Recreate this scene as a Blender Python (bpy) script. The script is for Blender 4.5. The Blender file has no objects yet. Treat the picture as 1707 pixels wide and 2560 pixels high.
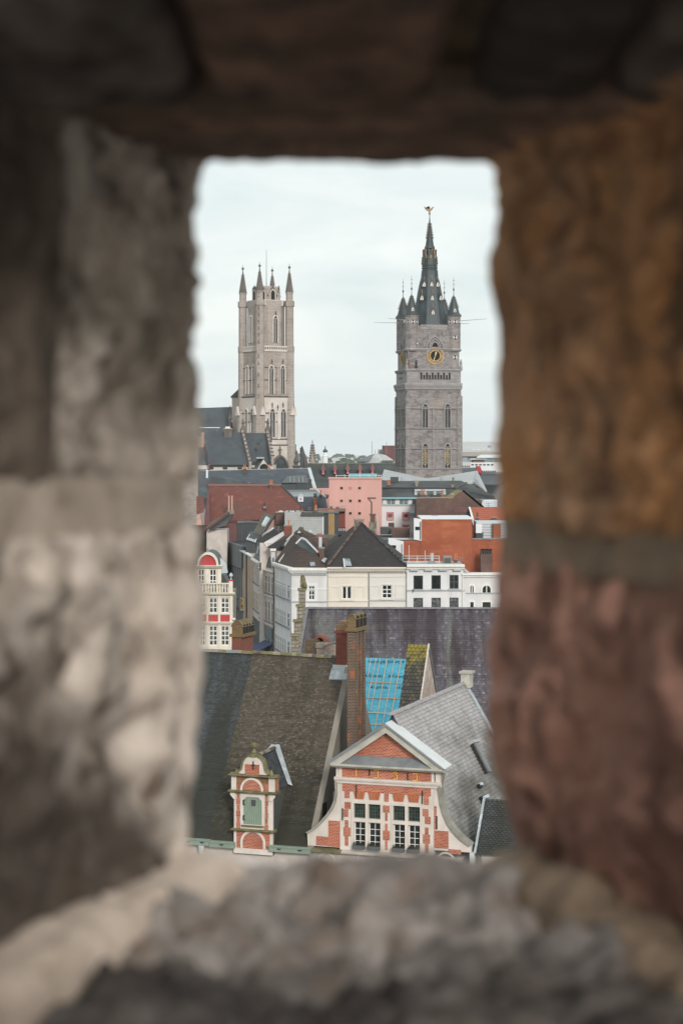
import bpy, bmesh, math, random
import numpy as np
from mathutils import Vector as V, Matrix, noise

# ------------------------------------------------------------------ camera, sky, sun, exposure
sc = bpy.context.scene
COL = sc.collection
FX, CX, HY, CZ = 4880.0, 853.5, 1127.0, 30.0          # focal length, centre column and horizon row in photo pixels; eye height

cam_data = bpy.data.cameras.new('camera')
cam = bpy.data.objects.new('camera', cam_data); COL.objects.link(cam)
cam.location = (0, 0, CZ); cam.rotation_euler = (math.radians(90), 0, 0)
cam_data.sensor_fit = 'VERTICAL'; cam_data.sensor_height = 36.0; cam_data.sensor_width = 24.0
cam_data.lens = FX / 2560 * 36.0
cam_data.shift_y = -(1280 - HY) / 2560
cam_data.clip_start = 0.05; cam_data.clip_end = 20000
cam_data.dof.use_dof = True
cam_data.dof.focus_distance = 190.0
cam_data.dof.aperture_fstop = 4.3
sc.camera = cam

SUN_EL, SUN_AZ = math.radians(23), math.radians(163)     # azimuth from +Y, clockwise: behind the viewer, to the right
world = bpy.data.worlds.new('World'); sc.world = world; world.use_nodes = True
wn = world.node_tree; wn.nodes.clear()
def wnode(t, **k):
    n = wn.nodes.new(t)
    for a, b in k.items(): setattr(n, a, b)
    return n
sky = wnode('ShaderNodeTexSky', sky_type='NISHITA'); sky.sun_disc = False
sky.sun_elevation = SUN_EL; sky.sun_rotation = SUN_AZ; sky.altitude = 30; sky.air_density = 1.2; sky.dust_density = 2.0
bg1 = wnode('ShaderNodeBackground'); bg1.inputs['Strength'].default_value = 0.09
wn.links.new(sky.outputs[0], bg1.inputs['Color'])
tc = wnode('ShaderNodeTexCoord')
mp = wnode('ShaderNodeMapping'); mp.inputs['Scale'].default_value = (7.0, 7.0, 26.0)
wn.links.new(tc.outputs['Generated'], mp.inputs['Vector'])
nz = wnode('ShaderNodeTexNoise'); nz.inputs['Scale'].default_value = 1.0; nz.inputs['Detail'].default_value = 5; nz.inputs['Roughness'].default_value = .55
nz.inputs['Distortion'].default_value = .6
wn.links.new(mp.outputs[0], nz.inputs['Vector'])
rp = wnode('ShaderNodeValToRGB')
rp.color_ramp.elements[0].position = .34; rp.color_ramp.elements[0].color = (.48, .535, .54, 1)
rp.color_ramp.elements[1].position = .62; rp.color_ramp.elements[1].color = (.585, .615, .603, 1)
wn.links.new(nz.outputs[0], rp.inputs[0])
bg2 = wnode('ShaderNodeBackground'); bg2.inputs['Strength'].default_value = 1.0
wn.links.new(rp.outputs[0], bg2.inputs['Color'])
mx = wnode('ShaderNodeMixShader'); mx.inputs[0].default_value = .93
wn.links.new(bg1.outputs[0], mx.inputs[1]); wn.links.new(bg2.outputs[0], mx.inputs[2])
wo = wnode('ShaderNodeOutputWorld'); wn.links.new(mx.outputs[0], wo.inputs['Surface'])

sun_data = bpy.data.lights.new('sun', 'SUN'); sun_data.energy = 1.5; sun_data.angle = math.radians(12); sun_data.color = (1.0, .955, .90)
sun = bpy.data.objects.new('sun', sun_data); COL.objects.link(sun)
sun.rotation_euler = (math.pi / 2 - SUN_EL, 0, math.pi - SUN_AZ)
sun.location = (40, -40, 120)

vs = sc.view_settings
vs.view_transform = 'Standard'; vs.look = 'None'; vs.exposure = 0.72; vs.gamma = 1.0; vs.use_curve_mapping = False
cy = sc.cycles
cy.use_denoising = True; cy.max_bounces = 8; cy.diffuse_bounces = 3; cy.volume_bounces = 3; cy.transparent_max_bounces = 6
cy.use_adaptive_sampling = True; cy.adaptive_threshold = .01

# ------------------------------------------------------------------ zoom windows used while measuring the photograph
def zf(ox, oy, k): return lambda x, y: (ox + x / k, oy + y / k)
A = zf(480, 600, 3.919); B = zf(920, 490, 4.9); C = zf(920, 850, 4.9); D_ = zf(480, 1100, 3.92); E = zf(780, 1100, 3.136)
F = zf(480, 1280, 4.9); G = zf(660, 1300, 2.613); H = zf(460, 1580, 3.564); I = zf(760, 1500, 3.136); J = zf(760, 1760, 3.136)
K = zf(560, 1820, 6.918); L_ = zf(900, 1630, 11.76); Mz = zf(560, 1440, 9.8); N_ = zf(830, 1520, 13.07); O_ = zf(820, 1880, 4.612); R_ = zf(1050, 1640, 4.704)
S = lambda x, y: (x, y)

def P(p, D):
    return V(((p[0] - CX) / FX * D, D, CZ - (p[1] - HY) / FX * D))

# ------------------------------------------------------------------ materials
MATS = {}
def newmat(name):
    m = bpy.data.materials.new(name); m.use_nodes = True
    nt = m.node_tree; nt.nodes.clear()
    out = nt.nodes.new('ShaderNodeOutputMaterial'); b = nt.nodes.new('ShaderNodeBsdfPrincipled')
    nt.links.new(b.outputs[0], out.inputs[0])
    MATS[name] = m
    return m, nt, b
def n_(nt, t, **k):
    n = nt.nodes.new(t)
    for a, v in k.items():
        if a in ('operation', 'blend_type', 'data_type', 'attribute_name', 'attribute_type', 'feature', 'distance', 'noise_dimensions'): setattr(n, a, v)
        else: n.inputs[a.replace('_', ' ')].default_value = v
    return n
def c4(c): return (c[0], c[1], c[2], 1)
def mixc(nt, fac, a, b, mode='MIX'):
    n = nt.nodes.new('ShaderNodeMix'); n.data_type = 'RGBA'; n.blend_type = mode
    for s, v in ((0, fac), (6, a), (7, b)):
        if hasattr(v, 'links') or isinstance(v, bpy.types.NodeSocket): nt.links.new(v, n.inputs[s])
        elif isinstance(v, (tuple, list)): n.inputs[s].default_value = c4(v)
        else: n.inputs[s].default_value = v
    return n.outputs[2]
def ramp(nt, src, lo, hi, a=0.0, b=1.0):
    n = nt.nodes.new('ShaderNodeMapRange'); n.inputs['From Min'].default_value = lo; n.inputs['From Max'].default_value = hi
    n.inputs['To Min'].default_value = a; n.inputs['To Max'].default_value = b
    nt.links.new(src, n.inputs['Value']); return n.outputs[0]
def coords(nt, scale=(1, 1, 1), shift=True):
    tc = nt.nodes.new('ShaderNodeTexCoord'); oi = nt.nodes.new('ShaderNodeObjectInfo')
    mp = nt.nodes.new('ShaderNodeMapping'); mp.inputs['Scale'].default_value = scale
    if shift:
        mu = nt.nodes.new('ShaderNodeVectorMath'); mu.operation = 'MULTIPLY_ADD'
        nt.links.new(oi.outputs['Random'], mu.inputs[0]); mu.inputs[1].default_value = (37, 53, 71)
        nt.links.new(tc.outputs['Object'], mu.inputs[2]); nt.links.new(mu.outputs[0], mp.inputs['Vector'])
    else: nt.links.new(tc.outputs['Object'], mp.inputs['Vector'])
    return mp.outputs[0]
def noise_(nt, vec, scale, detail=4, rough=.55, dist=0.0):
    n = nt.nodes.new('ShaderNodeTexNoise'); n.inputs['Scale'].default_value = scale; n.inputs['Detail'].default_value = detail
    n.inputs['Roughness'].default_value = rough; n.inputs['Distortion'].default_value = dist
    nt.links.new(vec, n.inputs['Vector']); return n.outputs[0]
def bump(nt, b, h, strength, dist):
    n = nt.nodes.new('ShaderNodeBump'); n.inputs['Strength'].default_value = strength; n.inputs['Distance'].default_value = dist
    nt.links.new(h, n.inputs['Height']); nt.links.new(n.outputs[0], b.inputs['Normal'])
def stains_(nt, col, stains):
    # each: colour, (sx,sy,sz), low, high, amount
    for (c, s, lo, hi, amt) in stains:
        f = ramp(nt, noise_(nt, coords(nt, s), 1.0, 5, .6), lo, hi, 0, amt)
        col = mixc(nt, f, col, c)
    return col
def plain(name, c, c2=None, scale=1.5, rough=.85, metal=0.0, bmp=0.0, bscale=8, stains=(), lo=.35, hi=.65):
    m, nt, b = newmat(name)
    c2 = c2 or tuple(x * .8 for x in c)
    col = mixc(nt, ramp(nt, noise_(nt, coords(nt), scale, 5), lo, hi), c, c2)
    col = stains_(nt, col, stains)
    nt.links.new(col, b.inputs['Base Color']); b.inputs['Roughness'].default_value = rough; b.inputs['Metallic'].default_value = metal
    if bmp: bump(nt, b, noise_(nt, coords(nt), bscale, 5), bmp, .03)
    return m
def brick(name, c1, c2, mortar, bw, bh, ms, mode='wall', stains=(), rough=.9, bias=0.0, bmp=.5, smooth=.1, offset=.5):
    m, nt, b = newmat(name)
    tc = nt.nodes.new('ShaderNodeTexCoord'); sp = nt.nodes.new('ShaderNodeSeparateXYZ'); nt.links.new(tc.outputs['Object'], sp.inputs[0])
    cb = nt.nodes.new('ShaderNodeCombineXYZ')
    if mode == 'wall':
        ad = nt.nodes.new('ShaderNodeMath'); nt.links.new(sp.outputs[0], ad.inputs[0]); nt.links.new(sp.outputs[1], ad.inputs[1]); src = ad.outputs[0]
    else: src = sp.outputs[0 if mode == 'x' else 1]
    nt.links.new(src, cb.inputs[0]); nt.links.new(sp.outputs[2], cb.inputs[1])
    t = nt.nodes.new('ShaderNodeTexBrick'); nt.links.new(cb.outputs[0], t.inputs['Vector']); t.offset = offset
    t.inputs['Scale'].default_value = 1.0; t.inputs['Brick Width'].default_value = bw; t.inputs['Row Height'].default_value = bh
    t.inputs['Mortar Size'].default_value = ms; t.inputs['Mortar Smooth'].default_value = smooth; t.inputs['Bias'].default_value = bias
    t.inputs['Color1'].default_value = c4(c1); t.inputs['Color2'].default_value = c4(c2); t.inputs['Mortar'].default_value = c4(mortar)
    col = mixc(nt, ramp(nt, noise_(nt, coords(nt), .9, 5), .3, .7, .0, .35), t.outputs[0], tuple(x * .55 for x in c1))
    col = stains_(nt, col, stains)
    nt.links.new(col, b.inputs['Base Color']); b.inputs['Roughness'].default_value = rough
    iv = nt.nodes.new('ShaderNodeMath'); iv.operation = 'SUBTRACT'; iv.inputs[0].default_value = 1; nt.links.new(t.outputs['Fac'], iv.inputs[1])
    if bmp: bump(nt, b, iv.outputs[0], bmp, ms)
    return m
def tintmat(name, stops, stains=(), rough=.75):
    """tiles laid one by one: each carries its own tint"""
    m, nt, b = newmat(name)
    at = nt.nodes.new('ShaderNodeAttribute'); at.attribute_name = 'tint'
    r = nt.nodes.new('ShaderNodeValToRGB'); el = r.color_ramp.elements
    while len(el) < len(stops): el.new(.5)
    for e, (p, c) in zip(el, stops): e.position = p; e.color = c4(c)
    nt.links.new(at.outputs['Fac'], r.inputs[0])
    col = stains_(nt, r.outputs[0], stains)
    nt.links.new(col, b.inputs['Base Color']); b.inputs['Roughness'].default_value = rough
    bump(nt, b, noise_(nt, coords(nt), 14, 4), .25, .02)
    return m
def glass(name, c, rough=.08, c2=None, scale=.8):
    m, nt, b = newmat(name)
    col = mixc(nt, ramp(nt, noise_(nt, coords(nt), scale, 3), .4, .6), c, c2 or tuple(x * .5 for x in c))
    nt.links.new(col, b.inputs['Base Color']); b.inputs['Roughness'].default_value = rough
    b.inputs['Specular IOR Level'].default_value = .45
    return m

# ------------------------------------------------------------------ things, parts, mesh builders
class Fr:
    def __init__(s, X, Y, deg=0.0):
        a = math.radians(deg); s.o = V((X, Y)); s.u = V((math.cos(a), math.sin(a))); s.v = V((-math.sin(a), math.cos(a)))
    def w(s, x, t, z=0.0):
        q = s.o + s.u * x + s.v * t; return V((q.x, q.y, z))
    def inv(s, p):
        d = V((p[0], p[1])) - s.o; return V((d.dot(s.u), d.dot(s.v), p[2]))
    def at(s, p, t=0.0):
        dx = (p[0] - CX) / FX
        D = (t + s.o.dot(s.v)) / (dx * s.v.x + s.v.y)
        q = s.inv((dx * D, D, CZ - (p[1] - HY) / FX * D)); return q.x, q.z
    def rect(s, p, q, t=0.0):
        a = s.at(p, t); b = s.at(q, t)
        return min(a[0], b[0]), max(a[0], b[0]), min(a[1], b[1]), max(a[1], b[1])
    def P(s, p, D): return s.inv(P(p, D))

class MB:
    def __init__(s): s.v = []; s.f = []; s.d = {}
    def vert(s, p): s.v.append(tuple(p)); return len(s.v) - 1
    def vk(s, p):
        k = (round(p[0], 4), round(p[1], 4), round(p[2], 4))
        if k not in s.d: s.d[k] = s.vert(p)
        return s.d[k]
    def face(s, *pts): s.f.append([s.vk(p) for p in pts])
    def box(s, x0, x1, y0, y1, z0, z1):
        b = len(s.v)
        s.v += [(x0, y0, z0), (x1, y0, z0), (x1, y1, z0), (x0, y1, z0), (x0, y0, z1), (x1, y0, z1), (x1, y1, z1), (x0, y1, z1)]
        s.f += [[b + i for i in q] for q in ((0, 3, 2, 1), (4, 5, 6, 7), (0, 1, 5, 4), (1, 2, 6, 5), (2, 3, 7, 6), (3, 0, 4, 7))]
        return s
    def slab(s, pts, vec):
        b = len(s.v); n = len(pts); vec = V(vec)
        s.v += [tuple(p) for p in pts] + [tuple(V(p) + vec) for p in pts]
        s.f.append([b + i for i in range(n)]); s.f.append([b + n + i for i in reversed(range(n))])
        for i in range(n): j = (i + 1) % n; s.f.append([b + i, b + n + i, b + n + j, b + j])
        return s
    def prism(s, pts, y0, y1):
        return s.slab([(x, y0, z) for x, z in pts], (0, y1 - y0, 0))
    def prismx(s, pts, x0, x1):
        return s.slab([(x0, y, z) for y, z in pts], (x1 - x0, 0, 0))
    def ring(s, outer, inner, y0, y1):
        n = len(outer); b = len(s.v)
        for pts, y in ((outer, y0), (inner, y0), (outer, y1), (inner, y1)): s.v += [(x, y, z) for x, z in pts]
        for i in range(n - 1):
            o, p = b + i, b + n + i; q, r = b + 2 * n + i, b + 3 * n + i
            s.f += [[o, o + 1, p + 1, p], [q, r, r + 1, q + 1], [o, q, q + 1, o + 1], [p, p + 1, r + 1, r]]
        for i in (0, n - 1): s.f.append([b + i, b + n + i, b + 3 * n + i, b + 2 * n + i])
        return s
    def lathe(s, cx, cy, prof, n=8, rot=0.0, sx=1.0):
        b = len(s.v); m = len(prof)
        for r, z in prof:
            for k in range(n):
                a = rot + 2 * math.pi * k / n; s.v.append((cx + r * math.cos(a) * sx, cy + r * math.sin(a), z))
        for j in range(m - 1):
            for k in range(n):
                q = (k + 1) % n; s.f.append([b + j * n + k, b + j * n + q, b + (j + 1) * n + q, b + (j + 1) * n + k])
        s.f.append([b + k for k in reversed(range(n))]); s.f.append([b + (m - 1) * n + k for k in range(n)])
        return s
    def bar(s, p, q, r, n=6, r2=None):
        p, q = V(p), V(q); d = (q - p).normalized(); a = d.cross(V((0, 0, 1)) if abs(d.z) < .9 else V((1, 0, 0))).normalized(); c = d.cross(a)
        b = len(s.v); r2 = r if r2 is None else r2
        for o, rr in ((p, r), (q, r2)):
            for k in range(n):
                t = 2 * math.pi * (k + .5) / n; s.v.append(tuple(o + a * rr * math.cos(t) + c * rr * math.sin(t)))
        for k in range(n): j = (k + 1) % n; s.f.append([b + k, b + j, b + n + j, b + n + k])
        s.f.append([b + k for k in range(n)]); s.f.append([b + n + k for k in reversed(range(n))])
        return s
    def path(s, pts, r, n=5):
        """one continuous tube through pts"""
        pts = [V(p) for p in pts]; b = len(s.v); m = len(pts)
        for i, p in enumerate(pts):
            d = (pts[min(i + 1, m - 1)] - pts[max(i - 1, 0)]).normalized()
            a = d.cross(V((0, 1, 0)) if abs(d.y) < .9 else V((1, 0, 0))).normalized(); c = d.cross(a)
            for k in range(n):
                t = 2 * math.pi * k / n; s.v.append(tuple(p + a * r * math.cos(t) + c * r * math.sin(t)))
        for i in range(m - 1):
            for k in range(n): j = (k + 1) % n; s.f.append([b + i * n + k, b + i * n + j, b + (i + 1) * n + j, b + (i + 1) * n + k])
        s.f.append([b + k for k in range(n)]); s.f.append([b + (m - 1) * n + k for k in reversed(range(n))])
        return s
    def grid(s, x0, x1, z0, z1, y0, y1, holes):
        """wall with rectangular openings, one closed body"""
        ev = lambda v, a, b: sorted(set([a, b] + [round(q, 4) for q in v if a < q < b]))
        xs = ev([h[0] for h in holes] + [h[1] for h in holes], x0, x1); zs = ev([h[2] for h in holes] + [h[3] for h in holes], z0, z1)
        nx, nz = len(xs) - 1, len(zs) - 1
        def solid(i, j):
            if i < 0 or j < 0 or i >= nx or j >= nz: return False
            cx, cz = (xs[i] + xs[i + 1]) / 2, (zs[j] + zs[j + 1]) / 2
            return not any(h[0] < cx < h[1] and h[2] < cz < h[3] for h in holes)
        for i in range(nx):
            for j in range(nz):
                if not solid(i, j): continue
                a, b, c, d = xs[i], xs[i + 1], zs[j], zs[j + 1]
                s.face((a, y0, c), (b, y0, c), (b, y0, d), (a, y0, d)); s.face((a, y1, c), (a, y1, d), (b, y1, d), (b, y1, c))
                if not solid(i - 1, j): s.face((a, y0, c), (a, y0, d), (a, y1, d), (a, y1, c))
                if not solid(i + 1, j): s.face((b, y0, c), (b, y1, c), (b, y1, d), (b, y0, d))
                if not solid(i, j - 1): s.face((a, y0, c), (a, y1, c), (b, y1, c), (b, y0, c))
                if not solid(i, j + 1): s.face((a, y0, d), (b, y0, d), (b, y1, d), (a, y1, d))
        return s

def rot90(p, k):
    x, y, z = p
    for _ in range(k % 4): x, y = y, -x
    return (x, y, z)

def linkmesh(name, v, f, m, recalc=True, smooth=False, tint=None):
    me = bpy.data.meshes.new(name); me.from_pydata(v, [], f)
    if recalc:
        bm = bmesh.new(); bm.from_mesh(me); bmesh.ops.recalc_face_normals(bm, faces=bm.faces); bm.to_mesh(me); bm.free()
    if smooth:
        for p in me.polygons: p.use_smooth = True
    if tint is not None:
        a = me.attributes.new('tint', 'FLOAT', 'FACE'); a.data.foreach_set('value', tint)
    if m: me.materials.append(MATS[m])
    o = bpy.data.objects.new(name, me); COL.objects.link(o); return o

class Thing:
    def __init__(s, name, label, cat, X, Y, deg=0.0, z=0.0, group=None, fr=None):
        if fr is not None: q = fr.w(X, Y); s.fr = Fr(q.x, q.y, deg); X, Y = q.x, q.y
        else: s.fr = Fr(X, Y, deg)
        s.o = bpy.data.objects.new(name, None); COL.objects.link(s.o); s.o.empty_display_size = .5
        s.o.location = (X, Y, z); s.o.rotation_euler = (0, 0, math.radians(deg)); s.z = z
        s.o['label'] = label; s.o['category'] = cat
        if group: s.o['group'] = group
        s.at = s.fr.at; s.rect = s.fr.rect; s.P = s.fr.P; s.inv = s.fr.inv
    def part(s, name, mb, m, parent=None, label=None, kind=None, fr=None, xf=None, smooth=False, tint=None, recalc=True):
        v = mb.v
        if xf: v = [xf(p) for p in v]
        if fr: v = [tuple(s.fr.inv(fr.w(*p))) for p in v]
        if s.z: v = [(p[0], p[1], p[2] - s.z) for p in v]
        o = linkmesh(name, v, mb.f, m, recalc, smooth, tint)
        o.parent = parent or s.o
        if label: o['label'] = label
        if kind: o['kind'] = kind
        return o
    def box(s, name, r, y0, y1, m, parent=None, **k):
        return s.part(name, MB().box(r[0], r[1], y0, y1, r[2], r[3]), m, parent, **k)
    def prism(s, name, pts, y0, y1, m, parent=None, **k):
        return s.part(name, MB().prism(pts, y0, y1), m, parent, **k)
    def slab(s, name, pts, vec, m, parent=None, **k):
        return s.part(name, MB().slab(pts, vec), m, parent, **k)

def window(th, r, y, cols, rows, fm, gm, bar=.06, name='window', edge=.08, trans=None, parent=None, one=False, fr=None, xf=None, sill=None, depth=.07):
    """a frame with its panes; each pane an object of its own. trans: height fraction of each row's top"""
    x0, x1, z0, z1 = r; xs = [x0 + edge + (x1 - x0 - 2 * edge) * i / cols for i in range(cols + 1)]
    fr_ = trans or [i / rows for i in range(rows + 1)]
    zs = [z0 + edge + (z1 - z0 - 2 * edge) * f for f in fr_]
    holes = []
    for i in range(cols):
        for j in range(len(zs) - 1):
            holes.append((xs[i] + (bar / 2 if i else 0), xs[i + 1] - (bar / 2 if i < cols - 1 else 0), zs[j] + (bar / 2 if j else 0), zs[j + 1] - (bar / 2 if j < len(zs) - 2 else 0)))
    w = th.part(name, MB().grid(x0, x1, z0, z1, y, y + depth, holes), fm, parent, fr=fr, xf=xf)
    gy = y + depth * .55
    if one: th.part('pane', MB().box(x0 + edge * .5, x1 - edge * .5, gy, gy + .02, z0 + edge * .5, z1 - edge * .5), gm, w, fr=fr, xf=xf)
    else:
        for h in holes: th.part('pane', MB().box(h[0] - .004, h[1] + .004, gy, gy + .02, h[2] - .004, h[3] + .004), gm, w, fr=fr, xf=xf)
    if sill: th.part('sill', MB().box(x0 - .08, x1 + .08, y - .18, y + .02, z0 - .1, z0), sill, w, fr=fr, xf=xf)
    return w

def arch(cx, z0, zs, hw, k=1.0, n=6):
    """outline of an opening: straight sides from z0 to zs, then a round (k=1) or pointed (k>1) head; left foot to right foot"""
    pts = [(cx - hw, z0)]
    if k <= 1.001:
        for i in range(2 * n + 1):
            a = math.pi * (1 - i / (2 * n)); pts.append((cx + hw * math.cos(a), zs + hw * math.sin(a)))
    else:
        R = hw * k; am = math.acos((R - hw) / R)
        for i in range(n + 1): a = am * i / n; pts.append((cx - hw + R - R * math.cos(a), zs + R * math.sin(a)))
        for i in range(n - 1, -1, -1): a = am * i / n; pts.append((cx + hw - R + R * math.cos(a), zs + R * math.sin(a)))
    pts.append((cx + hw, z0)); return pts

rnd = random.Random(5)
def tiles(th, name, quad, rows, tw, m, thick=.018, parent=None, lift=.03, wave=.012, exposed=1.25, seed=1, label=None, streak=0.0):
    """courses of separate tiles or slates over a roof plane. quad: bottom-left, bottom-right, top-right, top-left (thing's own axes)"""
    r = random.Random(seed); a, b, c, d = [V(q) for q in quad]; v = []; f = []; tint = []
    nrm = (b - a).cross(d - a).normalized()
    if nrm.z < 0: nrm = -nrm
    for j in range(rows):
        f0, f1 = j / rows, min(1.0, (j + exposed) / rows)
        l0, r0 = a.lerp(d, f0), b.lerp(c, f0); l1, r1 = a.lerp(d, f1), b.lerp(c, f1)
        n = max(1, int((r0 - l0).length / tw)); off = (.5 if j % 2 else 0)
        sag = wave * noise.noise(V((j * .31, seed, 0)))
        edges = [max(0, min(1, (i + off + r.uniform(-.05, .05)) / n)) for i in range(-1, n + 1)]
        for i in range(len(edges) - 1):
            e0, e1 = edges[i], edges[i + 1]
            if e1 - e0 < .1 / n: continue
            g = .06 / n
            lo = nrm * (lift + thick + r.uniform(-.004, .006) + sag); hi = nrm * (.004 + sag * .5)
            dz = (d - a).normalized() * r.uniform(-.008, .008)
            q = [l0.lerp(r0, e0 + g) + dz, l0.lerp(r0, e1 - g) + dz, l1.lerp(r1, e1 - g), l1.lerp(r1, e0 + g)]
            k = len(v)
            v += [tuple(q[0] + lo), tuple(q[1] + lo), tuple(q[2] + hi), tuple(q[3] + hi), tuple(q[0] + lo - nrm * thick * 1.6), tuple(q[1] + lo - nrm * thick * 1.6)]
            f += [[k, k + 1, k + 2, k + 3], [k + 4, k + 5, k + 1, k], [k, k + 3, k + 4], [k + 1, k + 5, k + 2]]
            t = .16 + .84 * r.random(); tint += [t, 0.0, t * .5, t * .5]  # butt ends and sides darkened in colour: grime plus each course's shadow line
    mb = MB(); mb.v = v; mb.f = f
    return th.part(name, mb, m, parent, kind='stuff', tint=tint, recalc=False, label=label)

def ridge(th, p, q, n, rad, m, name='ridge_tile', parent=None, seed=1):
    """half round ridge tiles, each its own object"""
    p, q = V(p), V(q); d = (q - p); ln = d.length / n; d.normalize(); sd = d.cross(V((0, 0, 1))).normalized(); up = sd.cross(d); r = random.Random(seed)
    for i in range(n):
        mb = MB(); a = p + d * (ln * i + .01) + up * r.uniform(-.012, .012); prof = []
        for e, rr in ((0, rad * 1.06), (ln * 1.02, rad)):
            o = a + d * e
            for k in range(6): t = math.pi * (k / 5); prof.append(o + sd * rr * math.cos(t) + up * (rr * .9 * math.sin(t) - rad * .25))
        mb.v = [tuple(x) for x in prof]; mb.f = [[k, k + 1, k + 7, k + 6] for k in range(5)] + [[0, 1, 2, 3, 4, 5][::-1], [6, 7, 8, 9, 10, 11], [0, 6, 11, 5]]
        th.part(name, mb, m if isinstance(m, str) else m[r.randrange(len(m))], parent)
HAZE = .00006
# ------------------------------------------------------------------ the materials of the place
MOSS = (.075, .072, .022); GRIME = (.035, .032, .026)
# castle wall stones (a spread of tones)
def stonemat(name, c, c2, c3, sc1=5, lo=.38, hi=.58, lo2=.5, hi2=.7, stretch=(1, 1, 1)):
    m, nt, b = newmat(name)
    v = coords(nt, stretch)
    col = mixc(nt, ramp(nt, noise_(nt, v, sc1, 5, .6, .4), lo, hi), c, c2)
    col = mixc(nt, ramp(nt, noise_(nt, v, sc1 * 1.7 + 1.3, 4, .6), lo2, hi2), col, c3)
    nt.links.new(col, b.inputs['Base Color']); b.inputs['Roughness'].default_value = .92
    bump(nt, b, noise_(nt, coords(nt), 30, 6, .65), .6, .012)
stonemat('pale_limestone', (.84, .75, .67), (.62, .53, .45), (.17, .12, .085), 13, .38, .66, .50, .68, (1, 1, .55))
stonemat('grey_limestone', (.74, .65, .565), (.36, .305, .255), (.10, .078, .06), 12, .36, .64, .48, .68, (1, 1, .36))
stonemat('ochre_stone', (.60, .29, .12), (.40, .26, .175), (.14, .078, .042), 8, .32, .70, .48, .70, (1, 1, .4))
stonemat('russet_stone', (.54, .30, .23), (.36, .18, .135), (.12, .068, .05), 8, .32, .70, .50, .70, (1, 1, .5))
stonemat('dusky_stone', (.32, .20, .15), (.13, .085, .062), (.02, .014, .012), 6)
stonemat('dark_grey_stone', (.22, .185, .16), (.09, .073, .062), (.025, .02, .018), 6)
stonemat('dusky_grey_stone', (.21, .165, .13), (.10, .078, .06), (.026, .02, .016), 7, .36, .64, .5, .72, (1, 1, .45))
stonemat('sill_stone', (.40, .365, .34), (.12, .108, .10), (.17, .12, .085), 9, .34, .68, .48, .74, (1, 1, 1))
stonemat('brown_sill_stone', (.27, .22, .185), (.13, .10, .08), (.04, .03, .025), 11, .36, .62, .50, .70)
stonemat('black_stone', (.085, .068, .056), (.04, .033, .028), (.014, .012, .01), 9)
stonemat('pale_mortar', (.64, .54, .455), (.52, .43, .35), (.30, .23, .18), 8, .4, .7, .55, .8)
stonemat('mid_mortar', (.56, .475, .40), (.44, .37, .30), (.2, .16, .12), 9, .4, .7, .55, .8)
stonemat('olive_mortar', (.34, .25, .175), (.24, .17, .115), (.10, .075, .05), 9, .4, .7, .55, .8)
stonemat('brown_mortar', (.24, .185, .125), (.15, .115, .075), (.06, .045, .03), 8)

brick('orange_brick', (.54, .105, .032), (.27, .045, .017), (.52, .43, .35), .23, .074, .010, stains=[((.24, .06, .035), (.7, .7, .9), .50, .75, .55), ((.26, .15, .10), (1.5, 1.5, .5), .60, .75, .5)])
brick('sooty_brick', (.13, .046, .028), (.036, .024, .018), (.23, .195, .155), .24, .080, .016, stains=[(MOSS, (.9, .9, .5), .5, .7, .7), ((.36, .12, .045), (1.8, 1.8, 1.4), .56, .63, .75), ((.15, .13, .04), (1.2, 1.2, .9), .58, .68, .5)])
brick('red_brick', (.26, .055, .03), (.17, .04, .025), (.20, .13, .10), .21, .07, .01, stains=[((.16, .07, .05), (.5, .5, .5), .5, .7, .6)])
brick('mossy_brick', (.21, .085, .032), (.085, .042, .022), (.22, .19, .12), .2, .07, .012, stains=[((.16, .13, .035), (1.1, 1.1, .9), .44, .6, .75)])
brick('spalled_brick', (.42, .30, .24), (.30, .15, .10), (.50, .46, .42), .22, .07, .014, stains=[((.55, .5, .46), (1.5, 1.5, 1), .5, .62, .8)])
brick('far_red_brick', (.40, .105, .045), (.33, .085, .038), (.36, .13, .08), .22, .075, .008, stains=[((.27, .07, .032), (.14, .14, .55), .42, .6, .75), ((.50, .17, .08), (.3, .3, .9), .52, .7, .55), ((.14, .06, .035), (.35, .35, .12), .60, .74, .6)])
brick('far_brown_brick', (.155, .085, .07), (.12, .062, .052), (.16, .11, .09), .24, .08, .01, stains=[((.09, .06, .05), (.25, .25, .4), .45, .6, .8), ((.2, .14, .11), (.5, .5, .5), .55, .7, .5)])
brick('dark_red_block', (.17, .075, .075), (.15, .065, .065), (.16, .10, .10), .3, .1, .01)
brick('belfry_stone', (.36, .325, .315), (.235, .21, .205), (.16, .145, .142), .8, .32, .035, stains=[((.095, .085, .083), (.45, .45, .7), .50, .64, .65), ((.38, .35, .345), (.9, .9, .9), .56, .68, .55), ((.33, .27, .21), (.13, .13, .16), .58, .72, .5)], bmp=.8)
brick('belfry_stone_light', (.37, .345, .34), (.30, .28, .28), (.18, .165, .16), .9, .4, .03, stains=[((.15, .13, .13), (.3, .3, .5), .5, .7, .5)])
brick('cathedral_stone', (.46, .40, .36), (.36, .31, .275), (.26, .21, .19), 1.1, .5, .03, stains=[((.27, .215, .175), (.12, .12, .05), .45, .65, .7), ((.17, .145, .13), (.2, .2, .25), .55, .7, .6)])
plain('cathedral_pale', (.60, .54, .495), (.50, .445, .405), .25)
plain('cathedral_dark', (.16, .135, .12), (.10, .085, .078), .5)
plain('sandstone', (.66, .59, .535), (.55, .485, .43), 1.2, stains=[((.33, .29, .23), (.9, .9, .35), .56, .72, .45)])
plain('mossy_stone', (.20, .17, .085), (.10, .095, .036), 2.2, stains=[((.34, .30, .24), (1.6, 1.6, 1.6), .56, .68, .7)], bmp=.3)
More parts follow.
